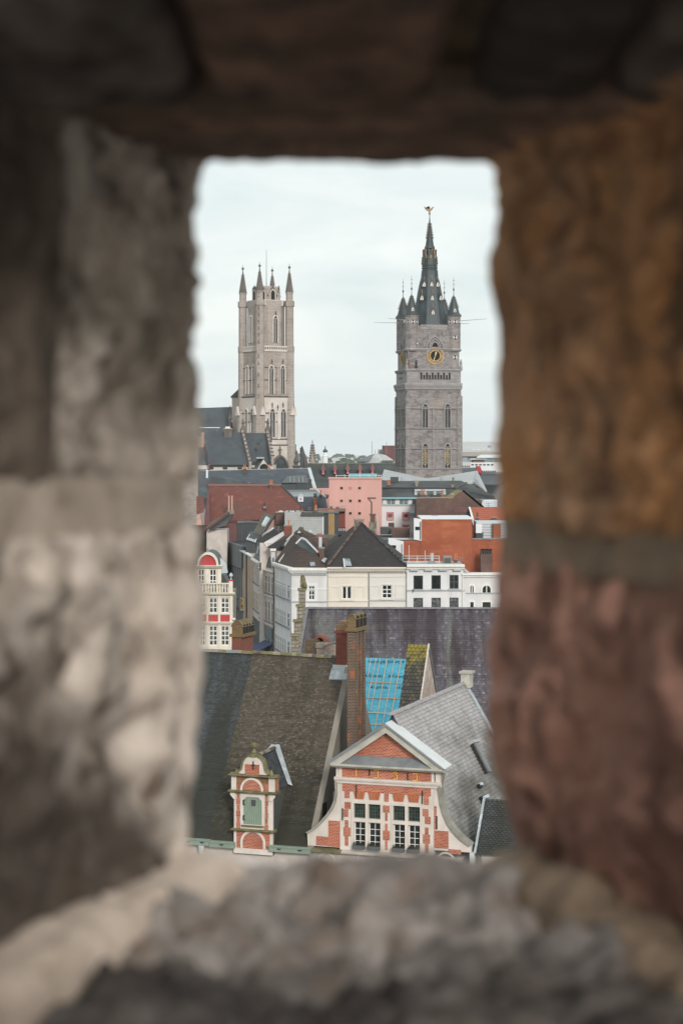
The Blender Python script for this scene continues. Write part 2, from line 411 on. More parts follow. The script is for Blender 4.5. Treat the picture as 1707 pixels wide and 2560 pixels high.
plain('old_gable_stone', (.30, .265, .215), (.20, .17, .125), 1.2, stains=[(MOSS, (.7, .7, .7), .5, .66, .8)], bmp=.4)
brick('old_gable_blocks', (.30, .265, .22), (.22, .19, .15), (.10, .085, .06), .7, .33, .04, stains=[(MOSS, (.7, .7, .7), .54, .7, .8), ((.40, .36, .31), (.9, .9, .9), .56, .7, .6)])
plain('cement', (.26, .23, .19), (.20, .178, .148), .7, stains=[(GRIME, (.5, .5, .25), .55, .75, .5)])
plain('white_render', (.66, .65, .655), (.60, .59, .595), .5, stains=[((.36, .35, .34), (.6, .6, .08), .50, .75, .45), ((.5, .46, .42), (.2, .2, .2), .5, .7, .4)])
plain('cream_render', (.68, .62, .54), (.62, .565, .49), .4, stains=[((.5, .46, .4), (.5, .5, .1), .58, .8, .4)])
plain('pale_cream_render', (.65, .62, .575), (.60, .57, .53), .4, stains=[((.5, .46, .4), (.5, .5, .1), .58, .8, .4)])
plain('front_render', (.56, .50, .46), (.46, .40, .36), .6, stains=[((.30, .27, .2), (.7, .7, .3), .55, .75, .5)])
plain('beige_render', (.42, .32, .245), (.37, .285, .22), .4, stains=[((.5, .30, .17), (.8, .8, .2), .52, .68, .5)])
plain('ivory_paint', (.70, .64, .54), (.62, .565, .475), .6, stains=[((.42, .36, .26), (.6, .6, .3), .58, .75, .5)])
plain('crimson_paint', (.44, .055, .058), (.38, .045, .05), .5)
plain('pink_paint', (.57, .325, .285), (.52, .295, .26), .15, stains=[((.66, .33, .28), (.5, .5, .02), .5, .65, .7), ((.45, .22, .2), (.4, .4, .05), .6, .8, .4)])
plain('pink_trim', (.52, .20, .21), (.44, .16, .17), 1)
plain('white_paint', (.74, .72, .68), (.66, .64, .60), 2)
plain('far_white', (.70, .71, .72), (.62, .63, .65), .1)
plain('green_paint', (.20, .265, .20), (.175, .235, .178), 2, stains=[((.13, .16, .12), (2, 2, .8), .6, .75, .5)])
plain('gutter_green', (.235, .29, .235), (.19, .24, .195), 2)
plain('turquoise_trim', (.22, .42, .46), (.2, .38, .42), 1)
plain('black_iron', (.015, .014, .014), (.03, .026, .024), 5, rough=.6)
plain('dark_opening', (.012, .011, .011), (.008, .008, .008), 3)
plain('lead', (.27, .30, .32), (.37, .40, .42), 2.5, rough=.5, stains=[((.55, .58, .6), (1.5, 1.5, 1.5), .52, .66, .8)])
plain('grey_lead', (.21, .22, .225), (.15, .16, .165), 1.5, rough=.55)
plain('zinc_white', (.60, .62, .62), (.52, .54, .54), 1.2, rough=.5)
plain('gold', (.62, .40, .13), (.42, .24, .07), 1.0, rough=.45, metal=.35)
plain('old_gold', (.34, .21, .09), (.14, .10, .06), .8, rough=.5, metal=.2)
plain('yellow_gold', (.62, .53, .20), (.48, .40, .14), 1.0, rough=.5)
plain('yellow_letter', (.85, .56, .06), (.80, .50, .05), 3, rough=.5)
plain('spire_slate', (.045, .058, .062), (.030, .039, .043), .5, rough=.6, stains=[((.095, .115, .12), (.4, .4, .12), .5, .7, .5)])
plain('spire_rib', (.11, .095, .068), (.065, .06, .048), 1.2)
plain('far_slate', (.064, .075, .083), (.044, .052, .059), .25, rough=.6, stains=[((.13, .15, .16), (.25, .25, .08), .55, .75, .5), ((.07, .075, .05), (.2, .2, .2), .6, .75, .5)])
brick('blue_slate', (.070, .084, .10), (.042, .053, .067), (.03, .036, .045), .45, .24, .025, stains=[((.13, .145, .16), (.3, .3, .2), .52, .7, .5)], rough=.6)
plain('dark_slate', (.042, .047, .049), (.029, .033, .035), .35, rough=.65, stains=[((.09, .095, .08), (.3, .3, .12), .5, .7, .6), ((.115, .12, .115), (.12, .12, .4), .55, .7, .5)])
brick('flat_black_tile', (.045, .05, .056), (.032, .037, .042), (.015, .017, .02), .30, .33, .05, rough=.45)
brick('far_red_tile', (.235, .075, .052), (.19, .06, .043), (.085, .035, .03), .28, .30, .045, stains=[((.13, .05, .042), (.5, .08, .08), .45, .62, .65), ((.32, .115, .08), (.9, .9, .2), .56, .7, .5), ((.09, .06, .05), (.25, .25, .25), .55, .7, .5)], offset=0.0)
brick('far_orange_tile', (.47, .13, .07), (.38, .10, .055), (.22, .07, .045), .28, .30, .04, stains=[((.28, .10, .06), (.5, .5, .5), .55, .7, .6)], offset=0.0)
brick('brown_tile', (.10, .058, .043), (.072, .044, .036), (.03, .022, .018), .30, .27, .045, stains=[((.06, .045, .04), (.3, .3, .3), .5, .65, .6)], offset=0.0)
brick('black_brown_tile', (.052, .042, .04), (.036, .031, .031), (.014, .012, .012), .28, .26, .045, stains=[((.13, .075, .055), (1.2, 1.2, 1.2), .62, .72, .7), ((.035, .03, .03), (.3, .3, .3), .5, .65, .6)], offset=0.0)
plain('corrugated_cement', (.40, .40, .385), (.35, .35, .34), .6, stains=[((.28, .28, .26), (.8, .8, .3), .55, .75, .5)])
brick('diamond_shingle', (.42, .43, .42), (.38, .39, .385), (.29, .30, .30), .5, .42, .03, rough=.7)
plain('charcoal_panel', (.042, .050, .052), (.035, .042, .044), .5, rough=.55)
plain('grey_panel', (.125, .145, .15), (.105, .122, .128), .4, rough=.6)
plain('fin_grey', (.23, .235, .23), (.19, .195, .19), .6)
plain('yellow_panel', (.36, .235, .105), (.30, .20, .09), .4)
plain('metal_roof', (.40, .42, .425), (.34, .36, .37), .15, rough=.5)
plain('pale_metal', (.50, .54, .56), (.42, .46, .48), .4, rough=.45)
plain('ivory_stone', (.47, .45, .395), (.38, .36, .31), 1.5, stains=[((.24, .235, .2), (1.2, 1.2, 1.2), .52, .7, .6)])
plain('coping_stone', (.30, .285, .25), (.22, .21, .18), 1.8, stains=[((.12, .115, .08), (1.2, 1.2, 1.2), .52, .7, .6)])
plain('pot_pink', (.52, .33, .27), (.42, .26, .21), 2)
plain('pot_orange', (.50, .17, .08), (.40, .13, .06), 2)
plain('timber_batten', (.50, .40, .30), (.40, .31, .23), 3)
plain('orange_batten', (.42, .27, .18), (.34, .21, .14), 3)
plain('grey_batten', (.42, .42, .42), (.34, .33, .33), 3)
plain('navy_cloth', (.035, .055, .12), (.03, .045, .10), 1)
plain('planter_grey', (.10, .11, .115), (.08, .085, .09), 3)
plain('plant_dark', (.03, .035, .016), (.045, .03, .02), 20)
plain('sign_yellow', (.70, .62, .25), (.66, .58, .22), 2)
plain('sign_red', (.42, .05, .05), (.38, .045, .045), 2)
plain('ink_blue', (.02, .06, .09), (.02, .05, .08), 2)
plain('street', (.13, .125, .12), (.10, .098, .094), .3)
plain('land', (.10, .115, .085), (.16, .15, .14), .01)
plain('tree_green', (.06, .075, .05), (.09, .10, .075), .3)
plain('far_wall', (.34, .31, .29), (.28, .25, .23), .05)
plain('far_grey', (.26, .28, .30), (.20, .22, .24), .05)
plain('far_pale', (.50, .50, .49), (.44, .44, .43), .05)
plain('far_rust', (.22, .12, .10), (.18, .10, .085), .05)
tintmat('moss_slate', [(0, (.018, .016, .012)), (.15, (.040, .032, .022)), (.5, (.066, .052, .037)), (.85, (.092, .073, .054)), (1, (.145, .12, .098))],
        stains=[((.120, .098, .07), (.25, .12, .12), .40, .64, .40), ((.016, .016, .008), (.55, .09, .09), .50, .66, .85), ((.040, .045, .012), (.8, .25, .25), .55, .72, .55), ((.15, .145, .14), (2.2, 2.2, 2.2), .70, .76, .6)])
tintmat('grey_slate', [(0, (.018, .02, .022)), (.15, (.040, .046, .050)), (.6, (.058, .066, .071)), (1, (.085, .095, .10))],
        stains=[((.020, .020, .012), (.5, .09, .09), .46, .66, .75)])
tintmat('purple_slate', [(0, (.035, .03, .036)), (.15, (.066, .058, .072)), (.6, (.090, .08, .096)), (.95, (.125, .114, .13)), (1, (.2, .19, .2))],
        stains=[((.155, .16, .14), (.42, .05, .05), .52, .64, .6), ((.030, .017, .021), (.8, .085, .085), .46, .60, .88), ((.09, .10, .07), (.9, .2, .2), .60, .72, .45)])
tintmat('silver_tile', [(0, (.075, .07, .07)), (.15, (.32, .30, .30)), (.6, (.365, .345, .345)), (1, (.42, .40, .40))],
        stains=[((.20, .19, .18), (.5, .2, .2), .52, .72, .5)])
tintmat('black_slate', [(0, (.014, .015, .017)), (.15, (.034, .038, .042)), (1, (.060, .066, .07))])
plain('purple_ridge', (.13, .12, .14), (.19, .18, .19), 2.5)
plain('silver_ridge', (.36, .34, .34), (.26, .25, .25), 2.5)
brick('stained_brick', (.50, .12, .05), (.36, .08, .035), (.50, .42, .34), .21, .069, .0085, stains=[(MOSS, (1.3, 1.3, 1.0), .42, .62, .75)])
tintmat('lichen_tile', [(0, (.016, .015, .012)), (.15, (.046, .042, .034)), (.6, (.062, .056, .045)), (1, (.085, .078, .06))], stains=[((.30, .22, .025), (1.2, 1.2, 1.5), .60, .68, .0)])
glass('dark_glass', (.030, .034, .034), .07)
glass('green_glass', (.035, .062, .038), .12, (.014, .02, .015))
glass('curtain_glass', (.16, .16, .155), .15, (.04, .042, .042), 3)
glass('stone_glass', (.075, .09, .095), .3)
glass('teal_glass', (.20, .27, .28), .15, (.12, .16, .17), .3)
glass('skylight_glass', (.28, .32, .33), .08)
# blue underlay: wrinkled sheet
m, nt, b = newmat('blue_underlay')
col = mixc(nt, ramp(nt, noise_(nt, coords(nt, (1, 1, 3)), 1.6, 5, .6, 1.0), .35, .65), (.035, .25, .37), (.08, .37, .49))
nt.links.new(col, b.inputs['Base Color']); b.inputs['Roughness'].default_value = .45
bump(nt, b, noise_(nt, coords(nt, (1, 1, 2.5)), 3.0, 5, .6, 1.5), .8, .05)
# lichen gradient tile (lichen sits along the ridge)

# dirt low on the pale stone; painted shade darkens these stones and mortar inwards
def dirt_shade(name, c, y0, y1, za, zb, amt=.95, ka=.42, ke=.42, lo=.74, hi=1.18):
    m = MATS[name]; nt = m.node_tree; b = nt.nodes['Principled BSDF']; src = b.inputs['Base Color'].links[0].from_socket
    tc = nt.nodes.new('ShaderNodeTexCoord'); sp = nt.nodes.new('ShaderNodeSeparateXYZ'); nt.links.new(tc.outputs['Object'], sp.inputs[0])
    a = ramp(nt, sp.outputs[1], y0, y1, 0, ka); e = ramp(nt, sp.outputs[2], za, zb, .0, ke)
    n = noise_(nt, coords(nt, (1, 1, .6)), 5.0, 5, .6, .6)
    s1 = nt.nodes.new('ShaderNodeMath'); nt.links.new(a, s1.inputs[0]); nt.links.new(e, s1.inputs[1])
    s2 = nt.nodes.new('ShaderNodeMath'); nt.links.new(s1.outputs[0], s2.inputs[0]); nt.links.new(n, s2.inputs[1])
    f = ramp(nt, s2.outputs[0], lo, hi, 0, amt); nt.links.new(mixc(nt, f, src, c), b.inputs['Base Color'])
dirt_shade('pale_limestone', (.04, .028, .020), -.06, -.40, .68, .40)
dirt_shade('sill_stone', (.022, .018, .016), -.10, -.45, 2, 3, .9, .7, 0, .76, 1.22)
dirt_shade('ochre_stone', (.05, .032, .022), -.22, -.62, 2, 3, .85, .6, 0, .64, 1.35)
dirt_shade('russet_stone', (.045, .028, .021), -.22, -.60, .62, .36, .85, .55, .18, .64, 1.35)
dirt_shade('grey_limestone', (.05, .04, .032), -.14, -.40, 2, 3, .6, .3, 0, .60, 1.15)
dirt_shade('pale_mortar', (.16, .115, .085), -.25, -.75, 2, 3, .9, .6, 0, .70, 1.05)
def lowmoss(name, z0, z1, c, lo=.60, hi=.80, amt=.8, sc=(.5, .2, .2), k=.45):
    m = MATS[name]; nt = m.node_tree; b = nt.nodes['Principled BSDF']; src = b.inputs['Base Color'].links[0].from_socket
    tc = nt.nodes.new('ShaderNodeTexCoord'); sp = nt.nodes.new('ShaderNodeSeparateXYZ'); nt.links.new(tc.outputs['Object'], sp.inputs[0])
    h = ramp(nt, sp.outputs[2], z1, z0, 0, k); n = noise_(nt, coords(nt, sc), 1.0, 5, .6); ad = nt.nodes.new('ShaderNodeMath'); nt.links.new(h, ad.inputs[0]); nt.links.new(n, ad.inputs[1])
    nt.links.new(mixc(nt, ramp(nt, ad.outputs[0], lo, hi, 0, amt), src, c), b.inputs['Base Color'])
lowmoss('silver_tile', 9.5, 15.2, (.06, .058, .042), .56, .86, .85)
lowmoss('silver_tile', 9.2, 12.4, (.045, .055, .018), .66, .86, .8)
lowmoss('moss_slate', 9.6, 14.5, (.022, .022, .012), .62, .90, .8)
lowmoss('grey_slate', 9.6, 15.5, (.026, .026, .018), .62, .92, .8)
# ------------------------------------------------------------------ the castle wall: a splayed loophole through rough stones
def interp(tab, y):
    if y <= tab[0][0]: return tab[0][1]
    for (a, p), (b, q) in zip(tab, tab[1:]):
        if y <= b: return p + (q - p) * (y - a) / (b - a)
    return tab[-1][1]
DW = 2.2
zy = lambda z: HY - (z - CZ) / DW * FX
XL = [(395, 545), (408, 515), (425, 500), (460, 495), (600, 497), (900, 490), (1280, 490), (1500, 505), (1700, 512), (1850, 490), (1950, 476), (2140, 466)]
XR = [(392, 1190), (404, 1222), (424, 1238), (470, 1248), (560, 1246), (650, 1228), (800, 1240), (1250, 1243), (1330, 1254), (1450, 1240), (1650, 1224), (1900, 1232), (2000, 1262), (2140, 1304)]
SPL = .34
def jambL(d, z): return V(((interp(XL, zy(z)) + 9 - CX) / FX * DW - SPL * (DW - d), d, z))
def jambR(d, z): return V(((interp(XR, zy(z)) - 5 - CX) / FX * DW + SPL * (DW - d), d, z))
wall = Thing('castle_wall', 'thick rough castle wall of weathered stones round the loophole we look through', 'stone wall', 0, DW, 0, z=CZ - .8)
def fract(p, o=5, h=.75):
    return noise.fractal(p, h, 2.1, o)
def stone(name, f, nrm, nu, nv, lu, lv, m, seed, amp=.012, edge=.02, thick=.28, label=None, freq=11, far=1.0):
    nrm = V(nrm).normalized(); mb = MB(); sd = V((seed * 3.7, seed * 1.9, seed * 5.3))
    for j in range(nv + 1):
        for i in range(nu + 1):
            u, v = i / nu, j / nv; p = f(u, v)
            du = min(u * lu * 3.0, (1 - u) * lu); dv = min(v, 1 - v) * lv; e = min(du, dv)
            rd = -edge * (1 - min(1, e / (edge * 1.2))) ** 2
            a = fract((p + sd) * freq) ; b_ = noise.noise((p + sd) * V((4, 4, 4)).length * .7)
            rid = abs(noise.noise((p * 1.0 + sd) * freq * 1.9))
            ks = .25 + .75 * min(1, u * 7)
            p = p + nrm * (rd * .7 + amp * ks * (a * .8 + b_ * .9 - rid * 1.1))
            mb.v.append((p.x, p.y - DW, p.z))
    W = nu + 1
    for j in range(nv):
        for i in range(nu): k = j * W + i; mb.f.append([k, k + 1, k + W + 1, k + W])
    border = [i for i in range(W)] + [j * W + nu for j in range(1, nv + 1)] + [nv * W + i for i in range(nu - 1, -1, -1)] + [j * W for j in range(nv - 1, 0, -1)]
    b0 = len(mb.v)
    for k in border: p = V(mb.v[k]) - nrm * thick; mb.v.append(tuple(p))
    n = len(border)
    for i in range(n): j = (i + 1) % n; mb.f.append([border[i], b0 + i, b0 + j, border[j]])
    mb.f.append([b0 + i for i in range(n)])
    return wall.part(name, mb, m, smooth=True, label=label)
zr = lambda v: CZ + v
d0, d1 = 2.21, 1.30
nL, nR = (1, -SPL, 0), (-1, -SPL, 0)
def jf(jam, z0, z1, da=d0, db=d1, off=0.0):
    s = 1 if jam is jambL else -1
    return lambda u, v: jam(da + (db - da) * u, zr(z0) + (z1 - z0) * v) - V((s * off, 0, 0))
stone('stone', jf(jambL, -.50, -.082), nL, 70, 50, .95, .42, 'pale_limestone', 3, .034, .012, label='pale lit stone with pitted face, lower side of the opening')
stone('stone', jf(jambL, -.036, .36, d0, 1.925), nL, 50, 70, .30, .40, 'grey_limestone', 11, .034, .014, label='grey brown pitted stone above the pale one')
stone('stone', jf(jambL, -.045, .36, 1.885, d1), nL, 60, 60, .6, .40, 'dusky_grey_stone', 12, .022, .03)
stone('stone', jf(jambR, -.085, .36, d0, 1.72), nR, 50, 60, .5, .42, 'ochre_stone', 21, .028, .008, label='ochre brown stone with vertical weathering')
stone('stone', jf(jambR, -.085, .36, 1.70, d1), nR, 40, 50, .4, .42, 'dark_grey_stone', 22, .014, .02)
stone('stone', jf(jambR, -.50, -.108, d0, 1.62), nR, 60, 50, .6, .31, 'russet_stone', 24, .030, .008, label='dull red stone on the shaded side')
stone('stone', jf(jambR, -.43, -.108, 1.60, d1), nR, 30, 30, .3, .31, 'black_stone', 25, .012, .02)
stone('mortar', jf(jambL, -.52, .38, 2.17, d1 + .05, .055), nL, 40, 50, .9, .9, 'brown_mortar', 31, .006, .004, thick=.3)
stone('mortar', jf(jambL, -.095, -.026, 2.195, d1 + .05, .006), nL, 50, 10, .9, .07, 'mid_mortar', 33, .006, .012, thick=.05)
stone('mortar', jf(jambR, -.135, -.075, 2.205, d1 + .05, -.003), nR, 50, 10, .9, .07, 'olive_mortar', 34, .006, .012, thick=.05)
stone('mortar', jf(jambR, -.52, .38, 2.17, d1 + .05, .055), nR, 40, 50, .9, .9, 'brown_mortar', 32, .006, .004, thick=.3)
# lintel and ceiling
YT = [(440, 412), (560, 410), (700, 404), (800, 408), (900, 406), (1000, 409), (1090, 400), (1160, 405), (1240, 402), (1300, 410)]
def ceil_(x0, x1, da, db, off=0.0):
    def f(u, v):
        d = da + (db - da) * u; x = x0 + (x1 - x0) * v
        z = CZ + (HY - interp(YT, CX + x / DW * FX)) / FX * DW + off
        return V((x, d, z))
    return f
nC = (0, 0, -1)
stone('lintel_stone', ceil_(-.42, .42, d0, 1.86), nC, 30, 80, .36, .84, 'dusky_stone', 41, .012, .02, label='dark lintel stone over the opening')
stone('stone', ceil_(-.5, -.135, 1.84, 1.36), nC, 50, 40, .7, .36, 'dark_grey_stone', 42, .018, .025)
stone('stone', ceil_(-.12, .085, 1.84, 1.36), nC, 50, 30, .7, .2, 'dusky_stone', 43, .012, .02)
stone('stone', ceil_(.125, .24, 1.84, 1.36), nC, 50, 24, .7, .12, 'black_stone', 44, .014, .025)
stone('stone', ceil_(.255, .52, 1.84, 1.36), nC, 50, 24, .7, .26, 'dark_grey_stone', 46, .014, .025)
stone('mortar', ceil_(-.55, .55, 2.17, 1.36, .05), nC, 30, 30, 1, 1, 'brown_mortar', 45, .006, .004, thick=.3)
# sill
YB = [(440, 2128), (520, 2142), (700, 2152), (850, 2160), (1000, 2166), (1150, 2162), (1240, 2150), (1300, 2128)]
def sill_(x0, x1, da, db, off=0.0, skew=0.0, tilt=0.0):
    def f(u, v):
        d = da + (db - da) * u; x = x0 + (x1 - x0) * v + skew * (DW - d)
        z = CZ - (interp(YB, CX + (x - skew * (DW - d)) / DW * FX) - HY) / FX * DW + off - tilt * (DW - d)
        return V((x, d, z))
    return f
nS = (0, 0, 1)
def sillf(u, v):
    d = d0 + (1.60 - d0) * u; x = -.140 + .325 * v + (-.20 + .42 * v) * (DW - d)
    z = CZ - (interp(YB, CX + (-.140 + .325 * v) / DW * FX) - HY) / FX * DW
    step = .022 * max(0, min(1, (1.97 - d + .05 * math.sin(v * 7)) / .03))
    return V((x, d, z - step))
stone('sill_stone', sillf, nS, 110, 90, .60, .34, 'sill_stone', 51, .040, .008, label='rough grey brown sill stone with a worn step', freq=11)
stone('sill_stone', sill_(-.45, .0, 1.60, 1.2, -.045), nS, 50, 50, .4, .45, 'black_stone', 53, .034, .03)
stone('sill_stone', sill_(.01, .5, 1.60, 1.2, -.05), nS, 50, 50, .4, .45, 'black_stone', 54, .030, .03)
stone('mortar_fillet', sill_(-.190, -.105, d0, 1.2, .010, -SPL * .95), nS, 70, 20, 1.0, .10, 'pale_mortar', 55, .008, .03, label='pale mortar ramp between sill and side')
stone('mortar_fillet', sill_(.150, .23, d0, 1.2, .010, SPL * .85), nS, 70, 24, 1.0, .10, 'olive_mortar', 56, .020, .03, label='olive brown mortar ramp on the shaded side')
stone('mortar', sill_(-.5, .5, 2.17, 1.2, -.065), nS, 30, 40, 1, 1, 'brown_mortar', 57, .008, .004, thick=.3)

# inner wall face and floor; unseen roof and side walls added against sky light
for x0, x1, z0_, z1_ in ((-1.5, -.52, -1.6, 1.0), (.52, 1.5, -1.6, 1.0), (-.52, .52, .56, 1.0), (-.52, .52, -1.6, -.62)):
    wall.part('inner_face', MB().box(x0, x1, 1.30 - DW, 1.55 - DW, CZ + z0_, CZ + z1_), 'dusky_grey_stone')
for x0, x1 in ((-1.75, -1.5), (1.5, 1.75)): wall.part('side_wall', MB().box(x0, x1, -.25 - DW, 1.55 - DW, CZ - 1.6, CZ + 1.0), 'dusky_grey_stone')
wall.part('sky_block_roof', MB().box(-1.75, 1.75, -.25 - DW, 1.55 - DW, CZ + 1.0, CZ + 1.2), 'dusky_stone')
wall.part('gallery_floor', MB().box(-1.75, 1.75, -1.5 - DW, 1.55 - DW, CZ - 1.8, CZ - 1.6), 'dark_grey_stone')
g = MB(); g.box(-5000, 5000, -60, 9000, -.6, 0); 
gp = linkmesh('ground', [(x, y, z) for x, y, z in g.v], g.f, 'land'); gp['kind'] = 'structure'
# ------------------------------------------------------------------ the front row across the square (one common facade plane, turned 19 degrees)
FB = Fr(0, 100, -19)
FA = -19
def fx(px, py=2100, t=0.0): return FB.at((px, py), t)[0]
ZE, ZR, TR = 9.65, 18.8, 6.5            # eaves, ridge, depth of the front roof slope
# ---- house with blue slates, left end of the row
xa, xb, xc = fx(330), fx(520), fx(768)
hA = Thing('slate_roofed_house', 'house with the newer blue grey slate roof at the left end of the front row', 'house', xa, 0, FA, fr=FB)
wA = xb - xa
SL = (ZR - ZE) / TR
def rz(t): return ZE + SL * t
def front_house(th, w, tint, seed, m, gable_m):
    th.part('wall', MB().box(0.01, w - .01, .06, 12.8, 0, ZE - .1), 'front_render')
    th.part('roof', MB().slab([(0, 0, ZE - .12), (w, 0, ZE - .12), (w, TR, ZR - .12), (0, TR, ZR - .12)], (0, .14, -.12)), 'dark_slate')
    th.part('rear_roof', MB().slab([(0, 2 * TR, ZE - .12), (w, 2 * TR, ZE - .12), (w, TR + .02, ZR - .12), (0, TR + .02, ZR - .12)], (0, -.14, -.12)), 'dark_slate')
    tiles(th, 'slates', [(0, -.06, ZE - .16), (w, -.06, ZE - .16), (w, TR, ZR - .02), (0, TR, ZR - .02)], 118, .155, m, thick=.012, lift=.012, seed=seed, wave=.03)
front_house(hA, wA, 0, 3, 'grey_slate', 'cement')
ridge(hA.o and hA, (max(0, wA - 7.5), TR, ZR), (wA, TR, ZR - .04), 19, .17, ['mossy_stone', 'grey_lead', 'cement'], seed=2)
# ---- mossy house in the middle
hB = Thing('mossy_roofed_house', 'house under the steep brown roof of mossy slates with a small brick dormer', 'house', xb, 0, FA, fr=FB)
wB = xc - xb
front_house(hB, wB, 0, 7, 'moss_slate', 'cement')
ridge(hB, (0, TR, ZR), (wB - .9, TR, ZR - .12), 20, .17, ['mossy_stone', 'cement', 'mossy_stone', 'spire_rib'], seed=4)
hB.part('gable_wall', MB().prismx([(.04, 0), (.04, ZE), (TR, ZR + .12), (2 * TR - .1, ZE), (2 * TR - .1, 0)], wB + .005, wB + .33), 'cement', label='bare rendered gable wall facing the brick gable house')
q = hB.rect(H(1330, 180), H(1450, 330), TR - .5)
# small dark opening in the gable wall
hB.part('window', MB().box(wB + .30, wB + .36, 1.4, 2.0, 10.4, 11.6), 'dark_opening')
# ---- gutters
def gutter(th, p, q, n, seed):
    r0 = th.at(p, -.25); r1 = th.at(q, -.25); z = (r0[1] + r1[1]) / 2
    gz = z - .02
    th.part('gutter', MB().box(r0[0], r1[0], -.32, -.02, gz - .30, gz), 'gutter_green')
    th.part('gutter_lip', MB().box(r0[0] - .03, r1[0] + .03, -.37, -.325, gz - .05, gz + .015), 'gutter_green')
    for i in range(n):
        x = r0[0] + (r1[0] - r0[0]) * (i + .5) / n
        th.part('bracket', MB().prism([(x - .13, gz - .13), (x - .05, gz - .10), (x, gz - .13), (x + .05, gz - .10), (x + .13, gz - .13), (x + .03, gz - .17), (x, gz - .2), (x - .03, gz - .17)], -.36, -.325), 'black_iron')
gutter(hA, H(-260, 1815), H(228, 1850), 4, 1)
gutter(hB, H(232, 1850), H(452, 1880), 1, 2)
gutter(hB, H(760, 1896), H(1128, 1925), 2, 3)
# rainwater hopper
r = hA.rect(H(115, 1900), H(185, 1975), -.3)
ho = hA.part('rain_hopper', MB().lathe((r[0] + r[1]) / 2, -.22, [(.10, r[2] - .3), (.13, r[2]), (.17, r[3] - .04), (.17, r[3])], 10), 'pale_metal')
hA.part('downpipe', MB().bar(((r[0] + r[1]) / 2 - .2, -.1, r[2] - 3), ((r[0] + r[1]) / 2 - .2, -.1, r[3] + .1), .045), 'black_iron')

# ---- the brick dormer with its green loading door
dm = Thing('brick_dormer', 'small ornate brick dormer with a green plank door and ball finial on the mossy roof', 'dormer', fx(*K(510, 2100)), 0, FA, fr=FB)
def kr(x0, y0, x1, y1, t=-.12): return dm.rect(K(x0, y0), K(x1, y1), t)
def kz(y, x=500, t=-.12): return dm.at(K(x, y), t)[1]
def kx(x, y=1400, t=-.12): return dm.at(K(x, y), t)[0]
z = {k: kz(v) for k, v in dict(base=2130, arch0=2088, l3b=1790, l3t=1757, dtop=1190, l2b=1130, l2t=1090, l1b=845, l1t=815, cap=478, bot=2180).items()}
xl, xr = kx(172), kx(843)
dm.part('wall', MB().grid(xl, xr, z['bot'], z['l3b'], -.12, .5, []), 'sandstone')
# lower panel: arch ring, brick tympanum and spandrels
ax = (kx(290) + kx(722)) / 2; hw = (kx(722) - kx(290)) / 2
zs = z['arch0'] + .05
def seg(cx, z0, hw, rise, n=12):
    R = (hw * hw + rise * rise) / (2 * rise); a0 = math.asin(min(1, hw / R)); return [(cx + R * math.sin(-a0 + 2 * a0 * i / n), z0 + rise - R + R * math.cos(-a0 + 2 * a0 * i / n)) for i in range(n + 1)]
def ring_arch(th, cx, z0, hw, rise, wd, y0, y1, m, legs=0.0):
    o = seg(cx, z0, hw, rise); i_ = seg(cx, z0, hw - wd, rise - wd)
    if legs: o = [(o[0][0], z0 - legs)] + o + [(o[-1][0], z0 - legs)]; i_ = [(i_[0][0], z0 - legs)] + i_ + [(i_[-1][0], z0 - legs)]
    return th.part('arch', MB().ring(o, i_, y0, y1), m)
lz = z['arch0']
dm.prism('brick_panel', [(xl + .16, lz), (xl + .16, z['l3b'] - .02), (xr - .16, z['l3b'] - .02), (xr - .16, lz)], -.135, -.1, 'orange_brick')
ring_arch(dm, ax, lz + .15, hw, .84, .13, -.175, -.11, 'sandstone', .15)
dm.prism('brick_infill', seg(ax, lz + .15, hw - .13, .70) + [(ax + hw - .13, lz), (ax - hw + .13, lz)], -.15, -.1, 'orange_brick')
dm.part('sill_block', MB().box(xl, xr, -.15, .1, z['bot'], lz), 'sandstone')
# ledges
for nm, a, b_, zb, zt in (('ledge', 135, 880, 'l3b', 'l3t'), ('ledge', 92, 936, 'l2b', 'l2t'), ('ledge', 92, 930, 'l1b', 'l1t')):
    x0, x1 = kx(a), kx(b_)
    dm.part(nm, MB().prismx([(-.32, z[zb] + .02), (-.36, z[zt] - .03), (-.30, z[zt]), (.2, z[zt] + .05), (.2, z[zb])], x0, x1), 'mossy_stone')
# middle storey
dm.part('wall', MB().grid(xl, xr, z['l3t'], z['l2b'], -.10, .5, []), 'sandstone')
for a, b_ in ((215, 278), (703, 765)):
    x0, x1 = kx(a), kx(b_)
    n = 6; zz = [z['l3t'] + .02 + (z['l2b'] - z['l3t'] - .04) * i / n for i in range(n + 1)]
    for i in range(n):
        o = .0 if i % 2 == 0 else .03
        dm.part('brick_panel', MB().box(x0 + o, x1 - o, -.125, -.08, zz[i] + .01, zz[i + 1] - .01), 'orange_brick' if a < 500 else 'stained_brick')
for a, b_, s in ((118, 205, 1), (790, 890, -1)):
    x0, x1 = kx(a), kx(b_); zt = z['l2b']
    pts = [(x0 if s > 0 else x1, zt), (x0 if s > 0 else x1, zt - .12), (xl + .02 if s > 0 else xr - .02, zt - .34), (x1 if s > 0 else x0, zt - .34), (x1 if s > 0 else x0, zt)]
    dm.prism('corbel', pts, -.2, -.09, 'sandstone')
